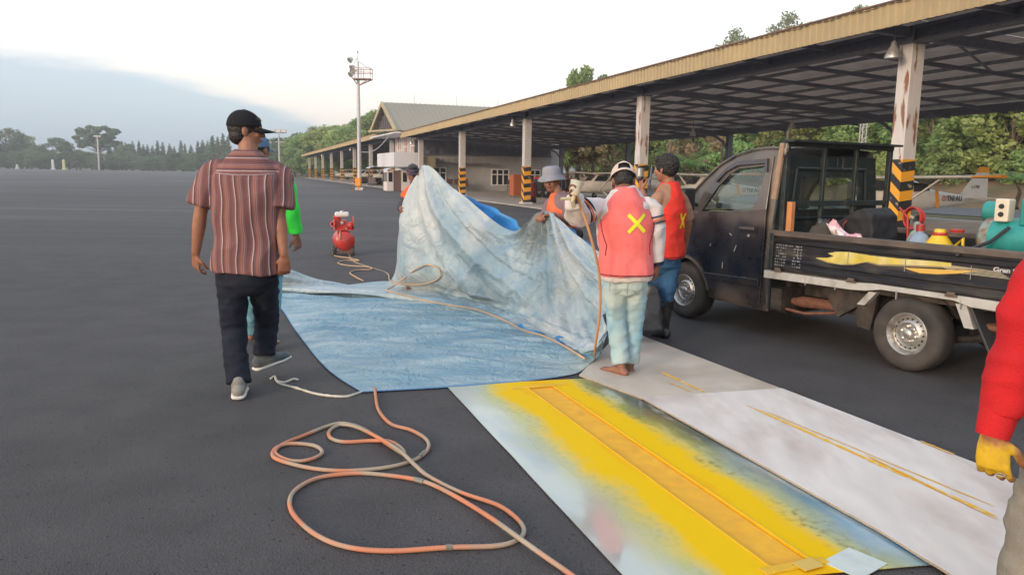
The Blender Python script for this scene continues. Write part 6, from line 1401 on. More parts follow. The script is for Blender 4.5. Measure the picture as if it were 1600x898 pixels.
def head_M(fwd, up):
    f = Vector(fwd).normalized(); u = Vector(up); u = (u - f * u.dot(f)).normalized(); r = f.cross(u); return Matrix((r, f, u)).transposed()   # local x right, y forward, z up
def head(mb, c, M, k):
    P = lambda x, y, z: Vector(c) + M @ Vector((x * k, y * k, z * k))
    ellipsoid(mb, P(0, -.012, .03), (.076 * k, .096 * k, .092 * k), M, 20, 14)
    ellipsoid(mb, P(0, .020, -.015), (.064 * k, .074 * k, .095 * k), M, 20, 14)
    ellipsoid(mb, P(0, .048, -.078), (.040 * k, .036 * k, .032 * k), M)                # chin
    ellipsoid(mb, P(0, .030, -.055), (.056 * k, .050 * k, .036 * k), M)                # jaw
    loft(mb, [P(0, .088, .022), P(0, .104, -.004), P(0, .113, -.024)], [(.010 * k, .010 * k), (.012 * k, .012 * k), (.017 * k, .012 * k)], M @ Vector((1, 0, 0)), 10)
    ellipsoid(mb, P(0, .093, -.052), (.022 * k, .012 * k, .011 * k), M)
    for s in (-1, 1):
        ellipsoid(mb, P(s * .030, .082, .030), (.024 * k, .012 * k, .009 * k), M)
        ellipsoid(mb, P(s * .040, .066, -.018), (.022 * k, .020 * k, .022 * k), M)
        ellipsoid(mb, P(s * .078, -.008, -.002), (.010 * k, .020 * k, .032 * k), M @ Matrix.Rotation(s * .35, 3, 'Z'))
def face_bits(root, c, M, k):
    P = lambda x, y, z: Vector(c) + M @ Vector((x * k, y * k, z * k))
    for s in (-1, 1):
        mb = MB(); ellipsoid(mb, P(s * .031, .080, .010), (.014 * k, .009 * k, .007 * k), M); e = mb.build('eye', EYEW, root, smooth='all')
        mb = MB(); ellipsoid(mb, P(s * .031, .0865, .010), (.006 * k, .004 * k, .006 * k), M); mb.build('iris', EYEB, e)
        mb = MB(); loft(mb, [P(s * .016, .093, .028), P(s * .034, .091, .034), P(s * .050, .078, .030)], [.0035 * k, .004 * k, .002 * k]); mb.build('eyebrow', HAIR, root, smooth='all')
    mb = MB(); ellipsoid(mb, P(0, .098, -.050), (.021 * k, .008 * k, .005 * k), M); mb.build('mouth', LIP, root, smooth='all')
def person(name_label, J, k, mats, hands, feet, face, voxel=.006, trunk=None):
    """J: world joints. builds one continuous body mesh. returns root"""
    root = thing('person', name_label, 'person', (J['base'].x, J['base'].y, 0))
    off = -Vector((J['base'].x, J['base'].y, 0))
    J = {a: (b + off if isinstance(b, Vector) else b) for a, b in J.items()}
    side = (J['shR'] - J['shL']).normalized(); hs = (J['hipR'] - J['hipL']).normalized()
    mb = MB(); mid = (J['hipL'] + J['hipR']) / 2; nb = J['neck']; ch = (J['shL'] + J['shR']) / 2
    tr = [mid - Vector((0, 0, .06 * k)), mid + (nb - mid) * .12, mid + (nb - mid) * .35, mid + (nb - mid) * .65, mid + (nb - mid) * .88, nb]
    loft(mb, tr, [(.11 * k, .09 * k), (.135 * k, .10 * k), (.13 * k, .095 * k), (.155 * k, .105 * k), (.105 * k, .07 * k), (.055 * k, .055 * k)], side, 18)
    for s in 'LR':
        loft(mb, [ch.lerp(J['sh' + s], .2) - Vector((0, 0, .045 * k)), J['sh' + s] - Vector((0, 0, .032 * k))], [(.05 * k, .05 * k), (.044 * k, .044 * k)], (0, 0, 1))
        e, w = J['el' + s], J['wr' + s]; a = J['sh' + s]
        limb(mb, [a.lerp(e, .06) - Vector((0, 0, .025 * k)), a.lerp(e, .5), e, e.lerp(w, .35), w], [.050 * k, .049 * k, .040 * k, .041 * k, .026 * k])
        h, kn, an = J['hip' + s], J['kn' + s], J['an' + s]
        limb(mb, [h, h.lerp(kn, .5), kn, kn.lerp(an, .35), an], [.076 * k, .064 * k, .047 * k, .048 * k, .034 * k])
        ft = feet[s]; ft = Vector(ft) * 1.0
        d = ft.normalized(); hz = Vector((d.x, d.y, 0))
        hz = hz.normalized() if hz.length > .1 else Vector((0, 1, 0))
        sd = hz.cross(Vector((0, 0, 1))); A_ = an
        sole = A_ - Vector((0, 0, .045 * k)) if abs(d.z) < .35 else A_ - Vector((0, 0, .03 * k))
        upn = sd.cross(d)
        loft(mb, [sole - d * .05 * k + upn * .0, sole - d * .02 * k + upn * .012 * k, sole + d * .06 * k + upn * .012 * k, sole + d * .13 * k, sole + d * .18 * k], [(.028 * k, .026 * k), (.032 * k, .040 * k), (.036 * k, .034 * k), (.042 * k, .020 * k), (.036 * k, .012 * k)], sd, 12)
        if J.get('toes'):
            for i in range(5): b = sole + d * .18 * k + sd * (.026 - i * .0135) * k * (1 if s == 'L' else -1); loft(mb, [b, b + d * (.030 - .004 * i) * k - Vector((0, 0, .004))], [.0085 * k, .007 * k], sd, 8)
        if hands.get(s): hd = dict(hands[s]); hand(mb, w, hd.pop('d'), hd.pop('n'), k * 1.02, **hd)
    hc = J['head']; M = head_M(*face[:2]); hk = k * face[2] if len(face) > 2 else k
    limb(mb, [nb - Vector((0, 0, .03)), nb.lerp(hc, .5), hc + M @ Vector((0, -.01, -.04)) * k], [.060 * k, .052 * k, .056 * k])
    head(mb, hc, M, hk)
    b = blobmesh('body', mb, voxel, mats['skin'], root, smooth_it=3)
    face_bits(b, hc, M, hk)
    return root, J, M, hk
def cap_hat(root, c, M, k, m, brimm=None, back_open=False, brim=.085, name='cap'):
    P = lambda x, y, z: Vector(c) + M @ Vector((x * k, y * k, z * k)); mb = MB(); n = 30; rows = 12; skip = []
    for i in range(rows + 1):
        a = math.pi / 2 * i / rows
        for q in range(n):
            b = 2 * math.pi * q / n; mb.v.append(P(.086 * math.sin(a) ** .85 * math.cos(b), -.010 + .108 * math.sin(a) ** .85 * math.sin(b), .028 + .105 * math.cos(a) + .003 * math.sin(3 * b)))
    for i in range(rows):
        for q in range(n):
            b = 2 * math.pi * (q + .5) / n
            if back_open and abs(b - 1.5 * math.pi) < .52 and rows - 5 <= i < rows - 1: continue
            mb.f.append((i * n + q, i * n + (q + 1) % n, (i + 1) * n + (q + 1) % n, (i + 1) * n + q)); mb.mi.append(0)
    o = mb.build(name, m, root, smooth='all'); md = o.modifiers.new('thickness', 'SOLIDIFY'); md.thickness = .003
    mb = MB(); nn = 16
    for r in (0, .5, 1):
        for q in range(nn + 1): a = math.pi * (.08 + .84 * q / nn); mb.v.append(P(.084 * math.cos(a) * (1 - .08 * r), -.01 + .104 * math.sin(a) ** .8 + r * brim * math.sin(a) ** .7, .030 - .018 * r - .022 * abs(math.cos(a)) ** 2 * (1 - r * .3)))
    for r in range(2):
        for q in range(nn): a = r * (nn + 1) + q; mb.f.append((a, a + 1, a + nn + 2, a + nn + 1)); mb.mi.append(0)
    q = mb.build('brim', brimm or m, o, smooth='all'); md = q.modifiers.new('thickness', 'SOLIDIFY'); md.thickness = .005
    mb = MB(); ellipsoid(mb, P(0, -.01, .134), (.008 * k, .008 * k, .005 * k)); mb.build('button', m, o); return o
def hair_cap(root, c, M, k, thick=.012, low=-.02, spiky=.006, front=.06):
    mb = MB(); P = lambda x, y, z: Vector(c) + M @ Vector((x * k, y * k, z * k))
    ellipsoid(mb, P(0, -.018, .042), ((.076 + thick) * k, (.094 + thick) * k, (.088 + thick) * k), M, 22, 14)
    ellipsoid(mb, P(0, -.046, low + .028), (.070 * k, .060 * k, .058 * k), M)
    ellipsoid(mb, P(0, .05, .085), (.06 * k, .045 * k, .03 * k), M)
    return blobmesh('hair', mb, .005, HAIR, root, disp=spiky, dscale=45, smooth_it=1)
def torso_mb(J, k, wx, wy, hem, side, ah=1.0, taper=1.0, shoulder=True, top=1.0, hemw=None, drop=0):
    mb = MB(); mid = (J['hipL'] + J['hipR']) / 2; nb = J['neck']; ax = nb - mid; b = mid + Vector(hem)
    hw = hemw or wx
    c1 = b.lerp(nb, .30); c2 = b.lerp(nb, .6); c3 = b.lerp(nb, .80); c4 = b.lerp(nb, .93)
    loft(mb, [b, b.lerp(nb, .12), c1, c2, c3, c4, nb + ax.normalized() * .01], [(hw * k, wy * 1.05 * k), (hw * .99 * k, wy * 1.06 * k), (wx * .93 * k, wy * k), (wx * 1.04 * k, wy * 1.06 * k), (wx * 1.0 * ah * k, wy * .94 * k), (wx * .66 * ah * k, wy * .72 * k), (wx * .36 * k, wy * .58 * k)], side, 26, .86, round_end=False)
    return mb
V3 = Vector
def sleeve(mb, J, k, s, r0, r1, frac, side=(0, 0, 1), r2=None):
    a, e, w = J['sh' + s], J['el' + s], J['wr' + s]; ch = (J['shL'] + J['shR']) / 2; nk = J['neck']; aN = nk.lerp(a, .22) - V3((0, 0, .055 * k)); aM = nk.lerp(a, .62) - V3((0, 0, .050 * k)); a = a - V3((0, 0, .020 * k)); a = a.lerp(e, .04)
    if frac <= 1: tip = a.lerp(e, frac); pts = [aN, aM, a, a.lerp(tip, .5), tip]; rr = [.046 * k, .056 * k, r0 * .80 * k, (r0 + r1) / 2 * k, r1 * k]
    else: tip = e.lerp(w, frac - 1); pts = [aN, aM, a, a.lerp(e, .5), e, e.lerp(tip, .5), tip]; rr = [.046 * k, .056 * k, r0 * .80 * k, (r0 + r1) / 2 * k, r1 * k, (r1 + (r2 or r1)) / 2 * k, (r2 or r1) * k]
    Cs = catmull([tuple(p) for p in pts], 3); Rr = []
    for i in range(len(pts) - 1):
        for q in range(3): Rr.append(rr[i] * (1 - q / 3) + rr[i + 1] * q / 3)
    Rr.append(rr[-1]); loft(mb, [Vector(c) for c in Cs], Rr, (0, 1, 0), 18, round_end=False)
def trousers(root, J, k, m, rh=.105, rk=.082, ra=.072, cuff=.03, name='trousers', disp=.008, voxel=.008, waist=.10, bt=.10, low=None):
    mb = MB(); mid = (J['hipL'] + J['hipR']) / 2; hs = (J['hipR'] - J['hipL']).normalized()
    loft(mb, [mid - Vector((0, 0, .05 * k)), mid + Vector((0, 0, .03 * k)), mid + Vector((0, 0, waist * k))], [((rh + .055) * k, (bt + .02) * k), ((rh + .06) * k, (bt + .025) * k), ((rh + .045) * k, (bt + .01) * k)], hs, 22, .9)
    for s in 'LR':
        h, kn, an = J['hip' + s], J['kn' + s], J['an' + s]; e = an + (kn - an).normalized() * cuff * k
        loft(mb, [h + Vector((0, 0, .02)), h.lerp(kn, .33), h.lerp(kn, .7), kn, kn.lerp(e, .35), kn.lerp(e, .75), e], [(rh * .98 * k, rh * 1.05 * k), (rh * .93 * k, rh * k), (rk * 1.07 * k, rk * 1.1 * k), rk * k, rk * .97 * k, ra * 1.0 * k, ra * 1.05 * k], hs, 20, round_end=False)
    return blobmesh(name, mb, voxel, m, root, disp=disp, dscale=7, smooth_it=2, fold=(1, 1, 1.7), seed=random.random() * 9)
def shoe(root, an, d, k, m, solem):
    d = Vector(d).normalized(); hz = Vector((d.x, d.y, 0)).normalized(); sd = hz.cross(Vector((0, 0, 1))).normalized(); u = sd.cross(d).normalized(); s0 = an - u * .06 * k
    mb = MB(); loft(mb, [s0 - d * .065 * k + u * .035 * k, s0 - d * .03 * k + u * .042 * k, s0 + d * .04 * k + u * .038 * k, s0 + d * .12 * k + u * .026 * k, s0 + d * .19 * k + u * .020 * k], [(.036 * k, .036 * k), (.042 * k, .046 * k), (.044 * k, .042 * k), (.050 * k, .028 * k), (.038 * k, .018 * k)], sd, 16)
    loft(mb, [s0 + u * .06 * k - d * .01 * k, s0 + u * .10 * k - d * .02 * k], [(.044 * k, .05 * k), (.042 * k, .048 * k)], sd, 12)
    o = blobmesh('shoe', mb, .006, m, root, smooth_it=2)
    mb = MB(); loft(mb, [s0 - d * .075 * k, s0 - d * .03 * k, s0 + d * .04 * k, s0 + d * .12 * k, s0 + d * .20 * k + u * .004], [(.038 * k, .013 * k), (.045 * k, .014 * k), (.046 * k, .013 * k), (.053 * k, .012 * k), (.036 * k, .010 * k)], sd, 18); mb.build('sole', solem, o, smooth='all'); return o
def stripes_mat():
    m = bpy.data.materials.new('striped_shirt'); m.use_nodes = True; t = m.node_tree; b = t.nodes['Principled BSDF']
    at = N(t, 'ShaderNodeAttribute'); at.attribute_name = 'su'; f = mth(t, 'FRACT', mth(t, 'MULTIPLY', at.outputs['Fac'], 5.6))
    r = N(t, 'ShaderNodeValToRGB'); r.color_ramp.interpolation = 'LINEAR'; t.links.new(f, r.inputs[0]); cr = r.color_ramp
    A1 = (.15, .062, .066); B1 = (.23, .095, .085); Wc = (.50, .44, .47); D1 = (.085, .04, .05)
    seq = [(0, A1), (.17, A1), (.19, B1), (.27, B1), (.29, Wc), (.325, Wc), (.345, D1), (.44, D1), (.46, A1), (.58, B1), (.66, (.34, .15, .11)), (.70, A1), (.78, (.28, .2, .22)), (.81, A1), (.9, B1), (.93, D1), (1, A1)]
    cr.elements[0].color = (*A1, 1); cr.elements[1].color = (*A1, 1)
    for p, c in seq[1:-1]: e = cr.elements.new(p); e.color = (*c, 1)
    n = N(t, 'ShaderNodeTexNoise'); n.inputs['Scale'].default_value = 250; tc = N(t, 'ShaderNodeTexCoord'); t.links.new(tc.outputs['Object'], n.inputs['Vector'])
    c = mixc(t, mrange(t, n.outputs[0], .35, .65, 0, .25), r.outputs[0], (.3, .2, .2)); t.links.new(c, b.inputs['Base Color']); b.inputs['Roughness'].default_value = .85; b.inputs['Specular IOR Level'].default_value = .2
    return m
def set_attr(o, fn, name='su'):
    me = o.data; n = len(me.vertices); co = np.empty(n * 3, np.float32); me.vertices.foreach_get('co', co); co = co.reshape(-1, 3); a = me.attributes.new(name, 'FLOAT', 'POINT'); a.data.foreach_set('value', fn(co).astype(np.float32))
def cloth(name, c, **k): return mat(name, c, .85, var=.08, scale=5, bump=.003, bscale=140, spec=.2, **k)
V3 = Vector
# ---------------------------------------------------------------- 1. man in striped shirt, walking away
Y0 = 5.06
J = dict(base=G(388, 605), head=PD(384, 206, Y0), neck=PD(388, 240, Y0 - .02), shL=PD(332, 262, Y0), shR=PD(437, 264, Y0 + .03), elL=PD(314, 330, Y0 - .02), wrL=PD(306, 396, Y0 + .02), elR=PD(436, 335, Y0 - .02), wrR=PD(444, 400, Y0 - .05),
         hipL=PD(362, 428, Y0), hipR=PD(410, 428, Y0), knL=PD(366, 515, Y0 + .02), anL=PD(373, 606, Y0 - .13), knR=PD(417, 500, Y0 + .30), anR=PD(412, 560, Y0 + .28))
k = 1.08
root, J, M, hk = person('man in a brown striped short sleeved shirt and black cap walking away on the left', J, k, dict(skin=SKIN), dict(L=dict(d=V3((-.12, .25, -1)), n=V3((.6, .8, 0)), curl=.42, thumb=1), R=dict(d=V3((-.04, .05, -1)), n=V3((-.35, .9, 0)), curl=.5, thumb=-1)),
    dict(L=V3((-.28, 1, 0)), R=V3((.45, .85, -.0))), (V3((.93, .36, -.04)), V3((0, 0, 1)), .93), voxel=.0055)
side = (J['shR'] - J['shL']).normalized()
mb = torso_mb(J, k, .205, .135, (0, 0, .02), side, hemw=.205)
sleeve(mb, J, k, 'L', .080, .086, .84); sleeve(mb, J, k, 'R', .080, .086, .84)
STR = stripes_mat(); sh_ = blobmesh('shirt', mb, .007, STR, root, disp=.020, dscale=4.0, smooth_it=3, fold=(1.3, 1.3, .8), seed=3)
def su(co):
    sx = co @ np.array(side); cx = float(np.array(J['neck']) @ np.array(side)); yk = J['neck'].z - .115 - .02 * np.cos((sx - cx) * 6); u = np.where((co[:, 2] > yk) & (abs(sx - cx) < .20), co[:, 2] * 2.2, (sx + .006 * np.sin(co[:, 2] * 9 + sx * 14) + .004 * np.sin(co[:, 2] * 23)) * 1.9)
    return u
set_attr(sh_, su)
# yoke seam and collar
mb = MB(); nb = J['neck']
loft(mb, [nb - V3((0, 0, .01)), nb + V3((0, 0, .022))], [(.078 * k, .074 * k), (.068 * k, .066 * k)], side, 20, round_end=False); cl = mb.build('collar', STR, sh_, smooth=True); set_attr(cl, su)
mb = MB(); pts = []
for q in range(13): u = q / 12; p = J['shL'].lerp(J['shR'], u) + V3((0, -.135 * k - .02 * math.sin(math.pi * u) + .03, -.035 - .01 * math.sin(math.pi * u))); pts.append(p)
n_ = 25; pts = []
for q in range(n_):
    x = -.185 + .37 * q / (n_ - 1); z = J['neck'].z - .117 - .02 * math.cos(x * 6); p0 = V3((J['neck'].x, J['neck'].y, z)) + side * x; ok, h, _n, _i = sh_.ray_cast(p0 + V3((0, -1, 0)), V3((0, 1, 0)))
    if ok: pts.append(h + V3((0, -.001, 0)))
mb = MB(); mb.tube(pts, .0028, 6); mb.build('yoke_seam', cloth('seam_pale', (.45, .36, .38)), sh_, smooth='all')
trousers(root, J, k, cloth('dark_trousers', (.010, .013, .024), var2=(.020, .023, .036)), rh=.094, rk=.074, ra=.070, disp=.012)
shg = cloth('grey_shoe_knit', (.19, .18, .165), var2=(.28, .27, .25)); shw = mat('sole_white', (.62, .60, .58), .6, var=.08)
shoe(root, J['anL'] + V3((0, 0, .022)), V3((-.28, 1, 0)), k, shg, shw); shoe(root, J['anR'] + V3((.0, .0, .012)), V3((.55, .82, .12)), k, mat('navy_shoe', (.06, .08, .10), .8, var2=(.2, .19, .17), scale=8), shw)
capm = cloth('black_cap', (.014, .014, .018)); cap_hat(root, J['head'], M, hk * 1.02, capm); hair_cap(root, J['head'] - V3((0, 0, .012)), M, hk, .004, -.045, .002)
# ---------------------------------------------------------------- 2. man in bright green, mostly hidden behind
Y0 = 6.3
J = dict(base=G(412, 545), head=PD(404, 236, Y0), neck=PD(410, 256, Y0), shL=PD(380, 268, Y0), shR=PD(444, 268, Y0 + .02), elL=PD(372, 335, Y0), wrL=PD(375, 385, Y0 + .12), elR=PD(454, 325, Y0), wrR=PD(463, 368, Y0 + .06),
         hipL=PD(392, 402, Y0), hipR=PD(424, 402, Y0), knL=PD(393, 460, Y0 + .05), anL=PD(395, 518, Y0 + .3), knR=PD(424, 465, Y0), anR=PD(420, 532, Y0 - .05))
k = .98
root, J, M, hk = person('man in a bright green long sleeved shirt half hidden behind the striped shirt man', J, k, dict(skin=SKIN2), dict(L=dict(d=V3((0, .2, -1)), n=V3((1, 0, 0)), curl=.5), R=dict(d=V3((.15, .1, -1)), n=V3((-.6, .5, 0)), curl=.45, thumb=-1)),
    dict(L=V3((.1, 1, 0)), R=V3((.1, 1, 0))), (V3((.3, .95, 0)), V3((0, 0, 1))), voxel=.008)
side = (J['shR'] - J['shL']).normalized(); grn = cloth('neon_green', (.05, .72, .08), var2=(.04, .62, .07))
mb = torso_mb(J, k, .19, .125, (0, 0, .10), side); sleeve(mb, J, k, 'L', .075, .065, 1.9, r2=.055); sleeve(mb, J, k, 'R', .078, .066, 1.88, r2=.058); blobmesh('shirt', mb, .008, grn, root, disp=.012, dscale=6, smooth_it=2)
trousers(root, J, k, cloth('pale_blue_trousers', (.16, .36, .46)), disp=.010); cap_hat(root, J['head'], M, hk, cloth('blue_cap', (.10, .17, .30))); hair_cap(root, J['head'], M, hk, .003, -.04, .002)
# ---------------------------------------------------------------- 3. man behind the left peak of the tarpaulin
Y0 = 9.75; g_ = PD(645, 262, Y0)
J = dict(base=V3((g_.x, Y0, 0)), head=PD(645, 272, Y0), neck=PD(647, 290, Y0), shL=PD(668, 300, Y0), shR=PD(636, 303, Y0), elR=PD(630, 322, Y0 - .1), wrR=PD(633, 325, Y0 - .38), elL=PD(672, 308, Y0 - .15), wrL=PD(662, 272, Y0 - .40))
z_ = lambda px, z, dy=0: V3((PD(px, 300, Y0).x, Y0 + dy, z))
J['elR'] = z_(629, 1.06, -.10); J['wrR'] = z_(633, 1.045, -.36); J['elL'] = z_(676, 1.20, -.15); J['wrL'] = V3((PD(663, 275, Y0 - .4).x, Y0 - .40, 1.42))
J.update(hipL=z_(662, .84), hipR=z_(644, .84), knL=z_(663, .46), anL=z_(665, .08, .05), knR=z_(643, .46, -.03), anR=z_(640, .08, -.05))
k = .95
root, J, M, hk = person('man in an orange vest and dark cap behind the left peak of the tarpaulin', J, k, dict(skin=SKIN2), dict(L=dict(d=V3((-.2, -.5, .6)), n=V3((-.3, -.6, -.6)), curl=.8, thumb=-1), R=dict(d=V3((.1, -.7, -.4)), n=V3((.8, -.2, 0)), curl=.9)),
    dict(L=V3((0, -1, 0)), R=V3((0, -1, 0))), (V3((.12, -.98, -.12)), V3((0, 0, 1))), voxel=.007)
side = (J['shR'] - J['shL']).normalized(); red1 = cloth('orange_red_vest', (.75, .10, .035), var2=(.70, .13, .05))
mb = torso_mb(J, k, .17, .11, (0, 0, .05), side); sleeve(mb, J, k, 'L', .066, .056, 1.85, r2=.045); sleeve(mb, J, k, 'R', .066, .056, 1.85, r2=.045); s_ = blobmesh('shirt', mb, .008, cloth('dark_grey_shirt', (.07, .065, .075)), root, disp=.008, smooth_it=2)
mb = torso_mb(J, k, .185, .125, (0, 0, .06), side); blobmesh('safety_vest', mb, .008, red1, root, disp=.008, smooth_it=2)
trousers(root, J, k, cloth('work_trousers', (.05, .05, .06)), disp=.01); cap_hat(root, J['head'], M, hk, cloth('faded_navy_cap', (.075, .065, .095)), brim=.07); hair_cap(root, J['head'], M, hk, .003, -.04, .002)
# ---------------------------------------------------------------- 4. man in bucket hat
Y0 = 8.05
zz = lambda px, z, dy=0: V3((PD(px, 300, Y0 + dy).x, Y0 + dy, z))
J = dict(base=V3((zz(880, 0).x, Y0, 0)), head=PD(862, 283, Y0), neck=PD(872, 302, Y0), shL=PD(887, 318, Y0 - .14), shR=PD(861, 314, Y0 + .18), elL=PD(893, 346, Y0 - .22), wrL=PD(863, 335, Y0 - .30), elR=PD(852, 345, Y0 + .05), wrR=PD(846, 335, Y0 - .22),
         hipL=zz(888, .86, -.08), hipR=zz(882, .86, .1), knL=zz(886, .46, -.08), knR=zz(878, .46, .12), anL=zz(890, .08, -.08), anR=zz(880, .08, .15))
k = .97
root, J, M, hk = person('man in a grey bucket hat and orange vest looking back while gripping the tarpaulin', J, k, dict(skin=SKIN), dict(L=dict(d=V3((-.95, -.1, -.15)), n=V3((0, -.2, -1)), curl=.7, thumb=-1), R=dict(d=V3((-.3, -.8, -.2)), n=V3((0, -.2, -1)), curl=.7)),
    dict(L=V3((-1, -.1, 0)), R=V3((-1, -.1, 0))), (V3((-.42, -.9, -.10)), V3((-.06, 0, 1)), 1.04), voxel=.006)
side = (J['shR'] - J['shL']).normalized(); mb = torso_mb(J, k, .17, .12, (0, 0, .02), side); sleeve(mb, J, k, 'L', .078, .074, .85); sleeve(mb, J, k, 'R', .076, .07, .85); blobmesh('shirt', mb, .008, cloth('mauve_grey_shirt', (.22, .15, .16)), root, disp=.010, smooth_it=2)
mb = torso_mb(J, k, .178, .135, (0, 0, -.02), side, ah=.7, hemw=.19)
for p_, q_ in (('shL', .45), ('shR', .5)): s0 = J['neck'].lerp(J[p_], q_); 
blobmesh('safety_vest', mb, .008, cloth('orange_vest', (.80, .13, .05), var2=(.76, .17, .08)), root, disp=.008, smooth_it=2)
trousers(root, J, k, cloth('work_trousers2', (.05, .055, .07)), disp=.01)
mb = MB(); P = lambda x, y, z: J['head'] + M @ V3((x * hk, y * hk, z * hk)); n = 30
prof = [(.0, .130), (.055, .128), (.080, .118), (.090, .10), (.095, .05), (.098, .038), (.125, .010), (.148, -.012)]
for i, (r, z) in enumerate(prof):
    for q in range(n): b = 2 * math.pi * q / n; mb.v.append(P(r * math.cos(b), -.008 + r * 1.12 * math.sin(b), z + (.006 * math.sin(3 * b + 1) if i > 5 else 0) + .024))
for i in range(len(prof) - 1):
    for q in range(n): mb.f.append((i * n + q, i * n + (q + 1) % n, (i + 1) * n + (q + 1) % n, (i + 1) * n + q)); mb.mi.append(0)
o = mb.build('bucket_hat', cloth('grey_bucket_hat', (.22, .23, .27), var2=(.27, .27, .31)), root, smooth='all'); md = o.modifiers.new('thickness', 'SOLIDIFY'); md.thickness = .003
hair_cap(root, J['head'], M, hk, .002, -.04, .002)
mb = MB(); ellipsoid(mb, J['elL'] + V3((.03, -.06, -.13)), (.085, .05, .075)); o = blobmesh('pouch_bag', mb, .008, blackp, None, disp=.01, dscale=10); o.location = root.location; tag(o, 'small black pouch slung at the hip of the man in the bucket hat', 'pouch')
# ---------------------------------------------------------------- 5. man in white shirt and pink vest (back view)
Y0 = 5.62
J = dict(base=G(975, 588), head=PD(974, 284, Y0 + .10), neck=PD(976, 296, Y0 + .02), shL=PD(934, 318, Y0), shR=PD(1015, 316, Y0 + .02), elL=PD(903, 336, Y0 - .08), wrL=PD(896, 308, Y0 - .32), elR=PD(1025, 362, Y0), wrR=PD(1027, 414, Y0 + .02),
         hipL=PD(961, 436, Y0), hipR=PD(994, 436, Y0), knL=PD(963, 500, Y0 + .05), anL=PD(971, 573, Y0 - .02), knR=PD(991, 502, Y0 + .10), anR=PD(984, 571, Y0 + .10), toes=True)
k = .98
root, J, M, hk = person('barefoot man in white shirt and pink vest holding a spray cup', J, k, dict(skin=SKIN2), dict(L=dict(d=V3((-.1, -.3, .75)), n=V3((.5, -.6, .1)), curl=.75, thumb=-1), R=dict(d=V3((.0, .15, -1)), n=V3((-.75, .4, 0)), curl=.55, thumb=-1)),
    dict(L=V3((-.62, .75, 0)), R=V3((-.1, 1, 0))), (V3((.06, .86, -.50)), V3((0, .5, .86))), voxel=.006)
side = (J['shR'] - J['shL']).normalized(); wsh = cloth('white_shirt', (.62, .57, .57), var2=(.56, .52, .53))
mb = torso_mb(J, k, .20, .135, (0, 0, .00), side, hemw=.185); sleeve(mb, J, k, 'L', .092, .082, 1.75, r2=.060); sleeve(mb, J, k, 'R', .084, .068, 1.90, r2=.055)
blobmesh('shirt', mb, .007, wsh, root, disp=.024, dscale=6.5, smooth_it=3, seed=5)
# sleeve bands
navy = cloth('navy_band', (.03, .03, .06)); orb = cloth('orange_band_cloth', (.62, .16, .07))
for s, u0 in (('L', .50), ('R', .50)):
    a, e = J['sh' + s], J['el' + s]
    for du, m_ in ((0, navy), (.10, orb), (.20, navy)):
        u = u0 + du; p = a.lerp(e, u); q = a.lerp(e, u + (.06 if m_ is orb else .035)); mb = MB(); r = (.101 if s == 'L' else .090) * k; loft(mb, [p, q], [r, r * .995], (0, 0, 1), 24, round_end=False); mb.build('sleeve_band', m_, root, smooth=True)
p = J['elR'].lerp(J['wrR'], .9); mb = MB(); loft(mb, [p, J['wrR'] + V3((0, 0, .0))], [.052 * k, .045 * k], (1, 0, 0), 18, round_end=False); mb.build('cuff', navy, root, smooth=True)
pk = cloth('pink_mesh_vest', (.80, .20, .20), var2=(.76, .15, .14)); mb = torso_mb(J, k, .205, .168, (0, 0, .035), side, ah=.80, hemw=.205)
ve = blobmesh('safety_vest', mb, .007, pk, root, disp=.014, dscale=4.0, smooth_it=3, seed=8, fold=(1.2, 1.2, .8))
def surf(o, origin, direc):
    ok, loc, nrm, _ = o.ray_cast(origin, direc); return loc if ok else None
def vest_cross(o, c, half, w, m, ang=.78, nm='yellow_cross'):
    """two reflective strips lying on the back of the vest"""
    for sgn in (-1, 1):
        mb = MB(); n = 14
        for i in range(n + 1):
            u = -1 + 2 * i / n
            for q in (-1, 1):
                x = u * half * math.cos(ang) * 1.0 + q * w * math.sin(ang) * -sgn; z = sgn * u * half * math.sin(ang) + q * w * math.cos(ang)
                p0 = c + side * x + V3((0, 0, z)) ; bk = side.cross(V3((0, 0, 1))) ; bk = bk if bk.y < 0 else -bk; h = surf(o, p0 + bk * 1.0, -bk); h = h if h is not None else p0
                mb.v.append(tuple(h + bk * (.004 + .0015 * (sgn > 0))))
        for i in range(n): mb.f.append((2 * i, 2 * i + 2, 2 * i + 3, 2 * i + 1)); mb.mi.append(0)
        mb.build(nm, m, o, smooth='all')
ycr = mat('fluorescent_yellow_tape', (.72, .72, .02), .5)
cc = PD(988, 347, Y0) - root.location; vest_cross(ve, cc, .088, .013, ycr, .80)
hemd = cloth('dark_red_piping', (.16, .02, .04))
def hem_line(o, z, m, ctr, nm='hem_piping', r=.004):
    mb = MB(); pts = []
    for q in range(48):
        a = 6.283 * q / 48; d = V3((math.cos(a), math.sin(a), 0)); h = surf(o, ctr + V3((0, 0, z)) + d * 1.0, -d)
        if h is not None: pts.append(h + d * .002)
    if len(pts) > 6: mb.tube(pts, r, 6, closed=True); mb.build(nm, m, o, smooth='all')
mid = (J['hipL'] + J['hipR']) / 2; hem_line(ve, .045, hemd, mid)
